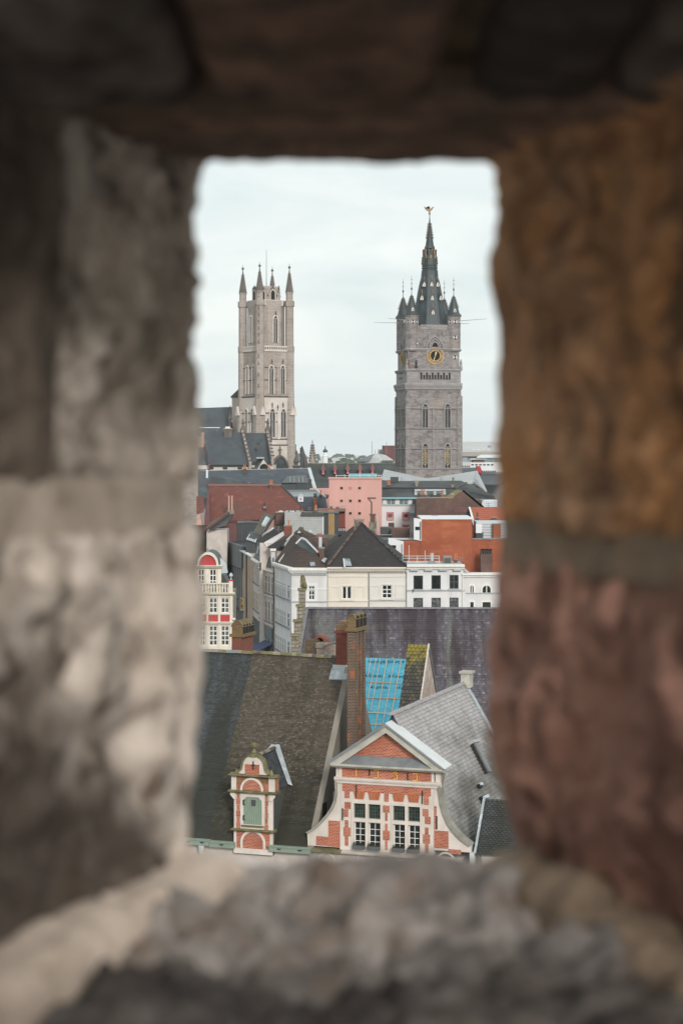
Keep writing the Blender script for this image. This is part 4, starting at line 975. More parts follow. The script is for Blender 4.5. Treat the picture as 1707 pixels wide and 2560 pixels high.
for (x, y, flip) in ((150, 730, 1), (830, 745, 1), (310, 1065, 1), (1040, 1080, 1), (735, 270, -1), (1300, 268, -1)):
    o = onb(L_(x, y), .012)
    pl_ = (lambda o, flip: (lambda c: o + V((1, 0, 0)) * (c.x * 1.25 * flip) + up * (c.y * 1.1 * flip) + nb * c.z))(o, flip)
    text_on(th_, ('\u25b2 ' if 0 else '') + 'Koramic', None, .24, 'ink_blue', lambda c, o=o, flip=flip: o + V((1, 0, 0)) * ((c.x + .17) * 1.05 * flip) + up * (c.y * 1.15 * flip) + nb * c.z)
    tri = [(-.02, 0), (.14, 0), (.10, .12), (.06, .18)]
    th_.part('logo', MB().slab([tuple(o + V((1, 0, 0)) * a * flip + up * b_ * flip) for a, b_ in tri], tuple(nb * .004)), 'ink_blue')
mh = Thing('mossy_tiled_house', 'narrow steep house with yellow lichen on its dark tiles, right of the blue sheeting', 'house', FB.at(I(815, 345), 15.0)[0], 15.0, FA, fr=FB)
mz = mh.at(I(895, 352), 0)[1]; mw = mh.at(I(975, 365), 0)[0]
dm_ = lambda t: mz - SB * abs(t)
mh.part('roof', MB().slab([(0, -4, dm_(4)), (mw, -4, dm_(4)), (mw, 0, mz), (0, 0, mz)], (0, .06, -.08)), 'dark_slate')
mh.part('roof', MB().slab([(0, 4, dm_(4)), (mw, 4, dm_(4)), (mw, .02, mz), (0, .02, mz)], (0, -.06, -.08)), 'dark_slate')
# lichen by height: yellow growth near the ridge
def lichen():
    m = MATS['lichen_tile']; nt = m.node_tree; b = nt.nodes['Principled BSDF']; src = b.inputs['Base Color'].links[0].from_socket
    tc = nt.nodes.new('ShaderNodeTexCoord'); sp = nt.nodes.new('ShaderNodeSeparateXYZ'); nt.links.new(tc.outputs['Object'], sp.inputs[0])
    h = ramp(nt, sp.outputs[2], mz - 1.9, mz, 0, .42)
    n = noise_(nt, coords(nt, (3, 3, 3)), 1.0, 4, .65); ad = nt.nodes.new('ShaderNodeMath'); nt.links.new(h, ad.inputs[0]); nt.links.new(n, ad.inputs[1])
    f = ramp(nt, ad.outputs[0], .66, .84, 0, .85); nt.links.new(mixc(nt, f, src, (.235, .19, .022)), b.inputs['Base Color'])
lichen()
tiles(mh, 'tiles', [(0, -4, dm_(4) + .02), (mw, -4, dm_(4) + .02), (mw, 0, mz + .02), (0, 0, mz + .02)], 38, .22, 'lichen_tile', thick=.03, lift=.02, seed=41, label='dark tiles with yellow lichen near the ridge')
mh.part('gable_wall', MB().prismx([(-4, 0), (-4, dm_(4)), (0, mz - .03), (4, dm_(4)), (4, 0)], mw - .2, mw - .02), 'spalled_brick', label='peeling red brick gable wall')
mh.part('coping', MB().slab([(mw - .03, -4, dm_(4) + .08), (mw + .05, -4, dm_(4) + .08), (mw + .05, 0, mz + .1), (mw - .03, 0, mz + .1)], (0, 0, -.14)), 'sandstone')
mh.part('coping', MB().slab([(mw - .03, 4, dm_(4) + .08), (mw + .06, 4, dm_(4) + .08), (mw + .06, 0.01, mz + .1), (mw - .03, 0.01, mz + .1)], (0, 0, -.14)), 'grey_lead')
mh.part('wall', MB().box(.02, mw - .21, -3.8, 3.8, 0, dm_(4)), 'cement')
# ------------------------------------------------------------------ the belfry
BA = 9.5
_fl = P((1015.9, 1000), 484); _fr = Fr(_fl.x, _fl.y, BA); HB = 6.95
cB = _fr.w(HB, HB)
bf = Thing('belfry', 'grey stone belfry with gilded clock, four corner turrets and a dragon on its spire', 'bell tower', cB.x, cB.y, BA)
TF = -HB                                             # plane of the front face
bx = lambda x, y=300, t=TF, Z=C: bf.at(Z(x, y), t)[0]
bz = lambda y, x=818, t=TF, Z=C: bf.at(Z(x, y), t)[1]
zb = {k: bz(v) for k, v in dict(s0=1580, w0=1570, s1=1335, s2=1087, w2=1075, s3=842, co0=585, co1=540, s5=372, s6=118).items()}
ztop = bz(1590, 800, TF, B); zl = 0
def shaft(nm, z0, z1, h, m): return bf.part(nm, MB().box(-h, h, -h, h, z0, z1), m)
shaft('base', 0, zb['s0'], HB + .15, 'belfry_stone'); shaft('lower_stage', zb['s0'], zb['s2'], HB, 'belfry_stone'); shaft('middle_stage', zb['s2'], zb['co0'], HB - .05, 'belfry_stone')
shaft('balustrade_stage', zb['co0'], zb['s5'], HB - .12, 'belfry_stone_light'); shaft('clock_stage', zb['s5'], zb['s6'], HB - .45, 'belfry_stone'); shaft('upper_stage', zb['s6'], ztop, HB - .7, 'belfry_stone')
def band(z, h, hh, m='belfry_stone_light', nm='string_course', th=bf):
    for k in range(4):
        th.part(nm, MB().prismx([(-h, z - hh), (-h - .35, z + hh * .2), (-h - .35, z + hh * .7), (-h, z + hh)], -h - .35, h + .0), m, xf=lambda p, k=k: rot90(p, k)) if k in (0, 1) else None
for k_, h, hh in (('s0', HB, .35), ('s1', HB, .25), ('s2', HB, .3), ('s3', HB, .25), ('s5', HB - .1, .45), ('s6', HB - .35, .4)): band(zb[k_], h, hh)
band((zb['co0'] + zb['co1']) / 2, HB + .15, .75); band(zb['co0'] - .35, HB - .05, .35)
# corner buttresses
for (sx_, sy) in ((-1, -1), (1, -1), (-1, 1)):
    for z0, z1, e, d in ((zb['s0'], zb['s3'] + 3.2, 1.15, .22), ):
        bf.part('corner_pier', MB().box(sx_ * HB - (e if sx_ > 0 else d), sx_ * HB + (d if sx_ > 0 else e), sy * HB - (e if sy > 0 else d), sy * HB + (d if sy > 0 else e), z0, z1), 'belfry_stone')
bf.part('pilaster', MB().box(-.45, .45, -HB - .2, -HB, zb['s0'], zb['s3']), 'belfry_stone')
def gothic(th, cx, z0, z1, hw, y, gm, sm, rim=.28, proud=.35, mull=1, xf=None, k=1.6, name='window', tracery=True):
    rise = hw * k; R = rise; rise = math.sqrt(max(0, 2 * R * hw - hw * hw)); zs_ = z1 - rise
    inner = arch(cx, z0, zs_, hw, k, 5); outer = [(cx + (x - cx) * (hw + rim) / hw, z0 - .0 if i in (0, len(inner) - 1) else z0 + (z_ - z0) * (z1 + rim * 1.3 - z0) / (z1 - z0)) for i, (x, z_) in enumerate(inner)]
    w = th.part(name, MB().ring(outer, inner, y - proud, y + .02), sm, xf=xf)
    th.part('pane', MB().prism(inner, y - .06, y - .01), gm, w, xf=xf)
    if mull:
        for i in range(mull):
            xm = cx - hw + 2 * hw * (i + 1) / (mull + 1); th.part('mullion', MB().box(xm - .09, xm + .09, y - .22, y - .05, z0, zs_ + .2), sm, w, xf=xf)
        if tracery:
            mb = MB()
            for i in range(mull + 1):
                c0_ = cx - hw + 2 * hw * (i + .5) / (mull + 1); hh_ = hw / (mull + 1)
                th.part('tracery', MB().ring(arch(c0_, zs_ - .1, zs_, hh_, 1.3, 3), arch(c0_, zs_ - .1, zs_, hh_ * .72, 1.3, 3), y - .2, y - .05), sm, w, xf=xf)
    return w
lx_ = lambda p: rot90(p, 1)          # the face on the left
for cx in (697, 970):
    X0 = bx(cx, 930); gothic(bf, X0, zb['w2'], bz(785), bx(cx + 31, 930) - X0, TF, 'dark_glass', 'belfry_stone_light')
    w = gothic(bf, X0, zb['w0'] + .1, bz(1272), bx(cx + 31, 1400) - X0, TF, 'dark_opening', 'belfry_stone_light')
    z0, z1 = zb['w0'] + .2, bz(1272); hwd = bx(cx + 28, 1400) - X0
    for i in range(7):
        zz = z0 + .3 + (z1 - z0) * .42 * i / 7
        for s in (-1, 1):
            bf.part('gilded_bar', MB().slab([(X0, TF - .14, zz), (X0, TF - .14, zz + .16), (X0 + s * hwd, TF - .14, zz + 1.05), (X0 + s * hwd, TF - .14, zz + .83)], (0, .06, 0)), 'yellow_gold', w) if i % 2 == 0 else None
    for s in (-1, 1):
        for zz in (.52, .64, .76):
            zc_ = z0 + (z1 - z0) * zz; xo = X0 + s * hwd * .5
            bf.part('gilded_figure', MB().prism([(xo - .18, zc_ - .45), (xo - .3, zc_), (xo - .12, zc_ + .15), (xo - .16, zc_ + .5), (xo + .16, zc_ + .55), (xo + .1, zc_ + .1), (xo + .3, zc_ + .05), (xo + .12, zc_ - .5)], TF - .16, TF - .08), 'old_gold', w)
for cx in (390, 452):
    gx_, gzz = None, None
# left face: narrow niches
for f in (-.42, .38):
    gothic(bf, f * HB, zb['w2'], bz(785), .75, -HB, 'belfry_stone', 'belfry_stone_light', xf=lx_, mull=0); gothic(bf, f * HB, zb['w0'], bz(1272), .75, -HB, 'belfry_stone', 'belfry_stone_light', xf=lx_, mull=0)
# arcade
za0, za1 = bz(482), bz(388)
x0, x1 = bx(632, 430), bx(1012, 430); n = 11
bf.part('arcade', MB().box(x0 - .1, x1 + .1, -HB - .02, -HB + .14, za0, za1), 'belfry_stone_light')
for i in range(n):
    c_ = x0 + (x1 - x0) * (i + .5) / n; w_ = (x1 - x0) / n
    bf.part('niche', MB().prism(arch(c_, za0 + .05, za0 + 1.15, w_ * .29, 1.4, 3), -HB - .07, -HB - .02), 'dark_opening')
    if i % 2 == 0: bf.part('niche', MB().box(c_ - w_ * .3, c_ + w_ * .3, -HB - .07, -HB - .02, za1 - .62, za1 - .3), 'dark_opening')
    bf.part('canopy', MB().box(c_ - w_ * .55, c_ + w_ * .55, -HB - .28, -HB + .0, za1 - (.2 if i % 2 == 0 else .85), za1 - (.02 if i % 2 == 0 else .62)), 'belfry_stone_light')
    bf.part('baluster', MB().box(c_ + w_ * .42, c_ + w_ * .58, -HB - .16, -HB + .0, za0, za0 + 1.25), 'belfry_stone_light')
for r_ in range(2):
    for i in range(4): bf.part('niche', MB().lathe(0, 0, [(.2, 0), (.2, .06)], 6), 'dark_opening', xf=(lambda p, r_=r_, i=i: lx_((p[0] - 2.4 + i * 1.1 + .5 * r_, -HB - .0 - p[2], p[1] + za0 + .5 + r_ * 1.2))))
# clocks
def clock(xc, zc, y, R, xf=None):
    c = bf.part('clock_face', MB().prism([(xc + R * .62 * math.cos(2 * math.pi * i / 24), zc + R * .62 * math.sin(2 * math.pi * i / 24)) for i in range(24)], y - .10, y + .02), 'dark_opening', xf=xf)
    cir = lambda r: [(xc + r * math.cos(2 * math.pi * i / 32), zc + r * math.sin(2 * math.pi * i / 32)) for i in range(33)]
    for ro, ri in ((1.0, .935), (.63, .57)): bf.part('dial_ring', MB().ring(cir(R * ro), cir(R * ri), y - .32, y - .18), 'gold', c, xf=xf)
    nums = ['I', 'II', 'III', 'IIII', 'V', 'VI', 'VII', 'VIII', 'IX', 'X', 'XI', 'XII']
    for h in range(12):
        a = math.pi / 2 - 2 * math.pi * (h + 1) / 12; ra = V((math.cos(a), 0, math.sin(a))); ta = V((math.sin(a), 0, -math.cos(a))); s = nums[h]; mb = MB()
        tot = sum({'I': .10, 'V': .2, 'X': .2}[q] for q in s); o = -tot / 2
        for q in s:
            wq = {'I': .10, 'V': .2, 'X': .2}[q]; cm = o + wq / 2; o += wq
            for (a0, a1) in {'I': ((0, 0),), 'V': ((-.07, 0), (.07, 0)), 'X': ((-.07, .07), (.07, -.07))}[q]:
                p0 = V((xc, y - .25, zc)) + ra * R * .90 + ta * R * (cm + a0); p1 = V((xc, y - .25, zc)) + ra * R * .66 + ta * R * (cm + a1); sd = ta * R * .013
                mb.slab([tuple(p0 - sd), tuple(p0 + sd), tuple(p1 + sd), tuple(p1 - sd)], (0, .06, 0))
        bf.part('numeral', mb, 'gold', c, xf=xf, kind='stuff')
    for ang, l0, l1, wd in ((math.radians(252), .12, .80, .05), (math.radians(75), .1, .52, .09)):
        d = V((math.cos(ang), 0, math.sin(ang))); sd = V((-d.z, 0, d.x)); o = V((xc, y - .38, zc))
        bf.part('hand', MB().slab([tuple(o - d * R * l0 - sd * R * wd * .5), tuple(o + d * R * l1 * .7 - sd * R * wd), tuple(o + d * R * l1), tuple(o + d * R * l1 * .7 + sd * R * wd), tuple(o - d * R * l0 + sd * R * wd * .5)], (0, .07, 0)), 'yellow_gold', c, xf=xf)
    return c
yc = -(HB - .45)
xc, zc_ = bf.at(C(818, 192), yc); Rc = bf.at(C(922, 192), yc)[0] - xc
clock(xc, zc_, yc, Rc); clock(.3, zc_ - .2, yc, Rc, lx_)
# belfry louvre arches above the clocks
for xf, xx in ((None, bf.at(C(812, 60), yc + .25)[0]), (lx_, .2)):
    zt_g = bf.at(B(812, 1730), yc + .25)[1]
    gothic(bf, xx, zc_ + Rc * .4, zt_g, 1.9, yc + .25, 'belfry_stone', 'belfry_stone_light', rim=.3, proud=.5, mull=0, xf=xf)
    gothic(bf, xx, zc_ + Rc * .5, zt_g - .65, 1.2, yc + .0, 'belfry_stone', 'belfry_stone_light', rim=.3, proud=.4, mull=0, xf=xf)
    gothic(bf, xx, zc_ + Rc * .8, zt_g - 1.3, .78, yc - .1, 'dark_opening', 'belfry_stone_light', rim=.25, proud=.4, mull=0, xf=xf)
for i in range(7):
    X0 = bx(650, 100) + (bx(970, 100) - bx(650, 100)) * (i + .5) / 7
    bf.part('tracery_arch', MB().ring(arch(X0, ztop - 2.2, ztop - 1.5, .42, 1.4, 3), arch(X0, ztop - 2.2, ztop - 1.5, .26, 1.4, 3), -(HB - .7) - .2, -(HB - .7)), 'belfry_stone_light')
bf.part('tracery_band', MB().box(bx(648, 100), bx(972, 100), -(HB - .7) - .18, -(HB - .7), ztop - .9, ztop - .25), 'belfry_stone_light')
bf.part('parapet', MB().box(bx(645, 100), bx(975, 100), -(HB - .7) - .3, -(HB - .7) + .2, ztop - .2, ztop + .3), 'belfry_stone_light')
bf.part('walk', MB().box(-HB + .8, HB - .8, -HB + 1, HB - .8, ztop - .3, ztop + .2), 'dark_slate')
# corner turrets
def shutter(x, z, y, s=.42, xf=None):
    """white framed slit with hourglass shutters"""
    for d in (-1, 1):
        bf.part('shutter', MB().prism([(x + d * .10, z), (x + d * s, z + s * 1.05), (x + d * s, z - s * 1.05)], y - .09, y - .03), 'white_paint', xf=xf)
    bf.part('slit', MB().prism([(x - s * .8, z + s * 1.1), (x + s * .8, z + s * 1.1), (x, z), (x + s * .8, z - s * 1.1), (x - s * .8, z - s * 1.1), (x, z)], y - .045, y - .01), 'dark_opening', xf=xf)
TR_ = 1.72
def turret(cx, cy, zt, ztip, dormer=True):
    zb_ = zb['s6'] - .4
    t = bf.part('turret', MB().lathe(cx, cy, [(TR_, zb_), (TR_, zt - .4), (TR_ + .22, zt - .2), (TR_ + .22, zt)], 8, math.pi / 8), 'belfry_stone')
    bf.part('cornice', MB().lathe(cx, cy, [(TR_ + .1, zb['s6'] - .3), (TR_ + .3, zb['s6']), (TR_ + .05, zb['s6'] + .35)], 8, math.pi / 8), 'belfry_stone_light', t)
    H_ = ztip - zt
    bf.part('turret_roof', MB().lathe(cx, cy, [(TR_ + .35, zt), (TR_ - .25, zt + H_ * .14), (TR_ * .62, zt + H_ * .42), (.12, zt + H_)], 8, math.pi / 8), 'spire_slate', t)
    for k in range(8):
        a = math.pi / 8 + k * math.pi / 4
        if math.sin(a) > .5: continue
        for j in range(7):
            f = .42 + .55 * j / 7; r = TR_ * .62 * (1 - (f - .42) / .58) + .08; 
            bf.part('crocket', MB().box(cx + (r + .12) * math.cos(a) - .09, cx + (r + .12) * math.cos(a) + .09, cy + (r + .12) * math.sin(a) - .09, cy + (r + .12) * math.sin(a) + .09, zt + H_ * f - .1, zt + H_ * f + .14), 'spire_rib', t)
    bf.part('finial', MB().lathe(cx, cy, [(.09, ztip - .2), (.06, ztip + 1.0), (.2, ztip + 1.3), (.2, ztip + 1.5), (.05, ztip + 1.8), (.03, ztip + 4.6)], 6), 'black_iron', t)
    for zz in (2.6, 3.6): bf.part('vane', MB().box(cx - .2, cx + .22, cy - .03, cy + .03, ztip + zz, ztip + zz + .16), 'old_gold', t)
    yf = cy - TR_ * math.cos(math.pi / 8) 
    return t
q = HB - TR_ + .12
tfz = bf.at(B(557, 1462), -q)[1]; tft = bf.at(B(557, 1205), -q)[1]
turret(-q, -q, tfz, tft); turret(q, -q, bf.at(B(1037, 1470), -q)[1], bf.at(B(1037, 1215), -q)[1]); turret(-q, q, bf.at(B(445, 1490), q)[1], bf.at(B(452, 1235), q)[1]); turret(q, q, tfz, tft)
oc = TR_ * math.cos(math.pi / 8)
for cx in (-q, q):
    yf = -q - oc; zz = bf.at(B(557 if cx < 0 else 1030, 1540), yf)[1]
    shutter(cx, zz, yf)
    for s in (-1, 1):
        a = s * math.pi / 4
        bf_x = (lambda p, cx=cx, a=a: (cx + (p[0]) * math.cos(a) - (p[1]) * math.sin(a), -q + p[0] * math.sin(a) + p[1] * math.cos(a), p[2]))
        shutter(0, zz, -oc, .36, xf=bf_x)
shutter(q, bf.at(B(1028, 1732), -q - oc)[1], -q - oc); shutter(q + .1, bz(212, 1028, yc), yc, .45)
shutter(-q + .9, bf.at(B(602, 1805), -q - oc)[1], -q - oc + .3, .4)
for yy, xx in ((1570, 445), (1575, 397)): X0, Z0 = bf.at(B(xx, yy), q); shutter(-X0 * 0 - q + .9 - (0 if xx == 445 else 1.2), Z0, -HB - .12, .4, xf=lambda p: lx_((-p[0] - q * 0, p[1], p[2])))
# main spire
def spz(y): return bf.at(B(752, y), 0)[1]
scx = bf.at(B(752, 1200), 0)[0]
prof = [(212, 1600), (188, 1480), (162, 1330), (140, 1180), (116, 1060), (100, 1000), (95, 940), (92, 918)]
k_ = FX / cB.y * 4.9
sp = bf.part('spire', MB().lathe(scx, 0, [(r * 1.08 / k_, spz(y)) for r, y in prof], 8, math.pi / 8), 'spire_slate', label='dark slate spire')
bf.part('spire_neck', MB().lathe(scx, 0, [(92 / k_, spz(920)), (103 / k_, spz(917)), (94 / k_, spz(905)), (94 / k_, spz(892)), (104 / k_, spz(888)), (95 / k_, spz(876)), (95 / k_, spz(862)), (102 / k_, spz(858)), (92 / k_, spz(845)), (84 / k_, spz(740)), (82 / k_, spz(734))], 8, math.pi / 8), 'spire_slate', sp)
bf.part('lantern', MB().lathe(scx, 0, [(56 / k_, spz(735)), (54 / k_, spz(655))], 8, math.pi / 8), 'spire_slate', sp)
for k in range(8):
    a = math.pi / 8 + k * math.pi / 4; r = 58 / k_
    bf.part('lantern_post', MB().bar((scx + r * math.cos(a), r * math.sin(a), spz(735)), (scx + r * math.cos(a), r * math.sin(a), spz(650)), .16), 'old_gold', sp)
    r2 = 82 / k_; bf.part('pinnacle', MB().bar((scx + r2 * math.cos(a), r2 * math.sin(a), spz(740)), (scx + r2 * math.cos(a), r2 * math.sin(a), spz(655)), .13), 'black_iron', sp)
    for j in range(3): bf.part('scroll', MB().box(scx + (88 + 3 * j) / k_ * math.cos(a) - .16, scx + (88 + 3 * j) / k_ * math.cos(a) + .16, (88 + 3 * j) / k_ * math.sin(a) - .16, (88 + 3 * j) / k_ * math.sin(a) + .16, spz(750 + 33 * j) - .5, spz(750 + 33 * j) + .1), 'spire_rib', sp)
for i in range(16):
    a = 2 * math.pi * i / 16; r = 78 / k_
    bf.part('railing_post', MB().box(scx + r * math.cos(a) - .1, scx + r * math.cos(a) + .1, r * math.sin(a) - .1, r * math.sin(a) + .1, spz(770), spz(728)), 'old_gold', sp)
bf.part('cone', MB().lathe(scx, 0, [(66 / k_, spz(645)), (66 / k_, spz(638)), (50 / k_, spz(600)), (42 / k_, spz(540)), (36 / k_, spz(515)), (12 / k_, spz(345)), (3 / k_, spz(235))], 8, math.pi / 8), 'spire_slate', sp)
for k in range(8):
    a = math.pi / 8 + k * math.pi / 4
    for j in range(6):
        y = 515 - 33 * j; r = (36 - 24 * j / 5.2) / k_ + .12
        bf.part('crocket', MB().box(scx + r * math.cos(a) - .13, scx + r * math.cos(a) + .13, r * math.sin(a) - .13, r * math.sin(a) + .13, spz(y) - .1, spz(y) + .3), 'spire_rib', sp)
bf.part('spike', MB().bar((scx, 0, spz(250)), (scx, 0, spz(215)), .1), 'black_iron', sp)
bf.part('orb', MB().lathe(scx, 0, [(.05, spz(228)), (.28, spz(222)), (.28, spz(212)), (.05, spz(204))], 8), 'old_gold', sp)
# dragon
pt = lambda x, y: (bf.at(B(x, y), 0)[0], bf.at(B(x, y), 0)[1])
dr_ = bf.part('dragon', MB().prism([pt(*q_) for q_ in ((748, 205), (740, 186), (718, 178), (702, 160), (697, 146), (684, 130), (700, 142), (722, 150), (742, 160), (765, 155), (778, 140), (788, 134), (800, 132), (804, 142), (792, 150), (784, 168), (770, 182), (758, 190), (758, 205))], -.28, .28), 'old_gold', label='gilded dragon weathervane')
for s in (-1, 1): bf.part('dragon_wing', MB().slab([(pt(735, 160)[0], s * .25, pt(735, 160)[1]), (pt(700, 148)[0], s * .9, pt(700, 148)[1]), (pt(715, 138)[0], s * 1.1, pt(715, 138)[1]), (pt(742, 134)[0], s * .9, pt(742, 134)[1]), (pt(752, 158)[0], s * .25, pt(752, 158)[1])], (0, s * .06, .04)), 'black_iron', dr_)
# spire dormers
def sdormer(x, y, s=1.0, face=0):
    tt = -2.0
    for _ in range(3):
        rr = np.interp(-y, [-p[1] for p in prof][::1], [p[0] for p in prof]) / k_ * math.cos(math.pi / 8); tt = -rr
    X, Z = bf.at(B(x, y), tt); w = .34 * s
    d_ = bf.part('lucarne', MB().prism([(X - w, Z - .55 * s), (X + w, Z - .55 * s), (X + w, Z + .25 * s), (X, Z + .75 * s), (X - w, Z + .25 * s)], tt - .45, tt + .6), 'white_paint')
    bf.part('opening', MB().prism([(X - w * .35, Z + .2 * s), (X + w * .35, Z + .2 * s), (X + .02, Z - .1), (X + w * .35, Z - .45 * s), (X - w * .35, Z - .45 * s), (X - .02, Z - .1)], tt - .5, tt - .44), 'dark_opening', d_)
    bf.part('lucarne_roof', MB().ring([(X - w * 1.5, Z + .1 * s), (X, Z + 1.15 * s), (X + w * 1.5, Z + .1 * s)], [(X - w * 1.1, Z + .1 * s), (X, Z + .75 * s), (X + w * 1.1, Z + .1 * s)], tt - .6, tt + .5), 'spire_rib', d_)
    bf.part('spikelet', MB().bar((X, tt - .4, Z + 1.1 * s), (X, tt - .3, Z + 2.3 * s), .07), 'old_gold', d_)
for x, y in ((683, 1085), (774, 1082), (848, 1085), (655, 1250), (782, 1250), (886, 1250), (790, 1425)): sdormer(x, y, .95)
for x in (640, 855, 620, 890, 595, 905):
    pass
for cx, zz in ((-q, 1390), (q, 1400)):
    X0 = cx; Z0 = bf.at(B(553, zz), -q - .9)[1]; tt = -q - 1.25
    d_ = bf.part('lucarne', MB().prism([(X0 - .25, Z0 - .4), (X0 + .25, Z0 - .4), (X0 + .25, Z0 + .15), (X0, Z0 + .5), (X0 - .25, Z0 + .15)], tt - .3, tt + .6), 'white_paint'); bf.part('opening', MB().box(X0 - .08, X0 + .08, tt - .34, tt - .29, Z0 - .3, Z0 + .15), 'dark_opening', d_)
# statues on the clock stage corners, flag poles
for x, m_ in ((505, 'far_rust'), (592, 'black_iron')):
    X0, Z0 = bf.at(C(x, 345), -HB - .1); bf.part('statue', MB().lathe(X0, -HB + .2, [(.3, Z0), (.34, Z0 + .5), (.2, Z0 + .9), (.28, Z0 + 1.3), (.12, Z0 + 1.6), (.18, Z0 + 1.85), (.03, Z0 + 2.1)], 6), m_)
for sx_ in (-1, 1):
    bf.part('corner_statue', MB().lathe(sx_ * (HB - .1), -HB + .1, [(.4, zb['s5']), (.42, zb['s5'] + .8), (.25, zb['s5'] + 1.4), (.35, zb['s5'] + 1.9), (.05, zb['s5'] + 2.9)], 6), 'belfry_stone_light')
def pole(p, q_, t0, t1):
    a, b_ = bf.at(p, t0), bf.at(q_, t1); bf.part('flagpole', MB().bar((a[0], t0, a[1]), (b_[0], t1, b_[1]), .07, 5, .04), 'grey_lead')
pole(B(372, 1555), B(75, 1550), -2, -4); pole(B(500, 1520), B(245, 1500), -q - 1.8, -q - 4); pole(B(1118, 1530), B(1450, 1505), -2, -4); pole(B(1050, 1562), B(1235, 1563), -q - 1.8, -q - 5)

# ------------------------------------------------------------------ the cathedral
CA = 32; Dc = 613
pc = P(A(726, 1000), Dc)
cv = Thing('cathedral_tower', 'pale pinkish stone cathedral tower with four spiky corner pinnacles, left of the belfry', 'church tower', pc.x, pc.y, CA)
mm = Dc / FX / 3.919                               # metres per zoomed pixel
HC = 166.6 * mm                                    # turret centres from the axis
TRC = 45 * mm
az_ = lambda y, x=726, t=0: cv.at(A(x, y), t)[1]
FZ = dict(g=0, led=az_(2010), s0=az_(1952), s1=az_(1785), s2=az_(1700), s3=az_(1540), s4=az_(1378), b0=az_(1100), b1=az_(1045), p0=az_(652), p1=az_(602))
CS = 'cathedral_stone'
cv.part('base', MB().box(-HC - 1.3, HC + 1.3, -HC - 1.3, HC + 1.3, 0, FZ['led']), 'cathedral_pale')
cv.part('lower_stage', MB().box(-HC - .85, HC + .85, -HC - .85, HC + .85, FZ['led'], FZ['s3']), 'cathedral_pale')
cv.part('middle_stage', MB().box(-HC - .45, HC + .45, -HC - .45, HC + .45, FZ['s3'], FZ['b0']), CS)
# octagonal core of the upper stage with the free standing turrets around it
R8 = 5.85
cv.part('upper_stage', MB().lathe(0, 0, [(R8, FZ['b0']), (R8, FZ['p1'])], 8, math.pi / 8), CS)
def cband(z, h, hh=.3, m='cathedral_dark', oct_=False):
    for k in (0, 1, 3):
        cv.part('string_course', MB().prismx([(-h, z - hh), (-h - .28, z), (-h - .28, z + hh * .5), (-h, z + hh)], -h - .28, h + .28), m, xf=lambda p, k=k: rot90(p, k))
for k in ('led', 's0', 's1', 's2'): cband(FZ[k], HC + (1.3 if k == 'led' else .85), .22)
cband(FZ['s3'], HC + .8, .3); cband(FZ['s4'], HC + .45, .2); cband(az_(1255), HC + .45, .15)
for k in (0, 1, 3):
    xf = lambda p, k=k: rot90(p, k)
    cv.part('balustrade', MB().grid(-HC, HC, FZ['b0'], FZ['b1'], -HC - .75, -HC - .5, [(-HC + .6 + i * .82, -HC + 1.1 + i * .82, FZ['b0'] + .6, FZ['b1'] - .45) for i in range(12)]), 'cathedral_pale', xf=xf)
    cv.part('parapet', MB().grid(-HC + 2, HC - 2, FZ['p0'], FZ['p1'] + .2, -HC + .35, -HC + .6, [(-HC + 2.3 + i * .6, -HC + 2.65 + i * .6, FZ['p0'] + .7, FZ['p1'] - .15) for i in range(10)]), 'cathedral_pale', xf=xf)
TIP = {(-1, -1): 228, (1, -1): 245, (-1, 1): 258, (1, 1): 275}
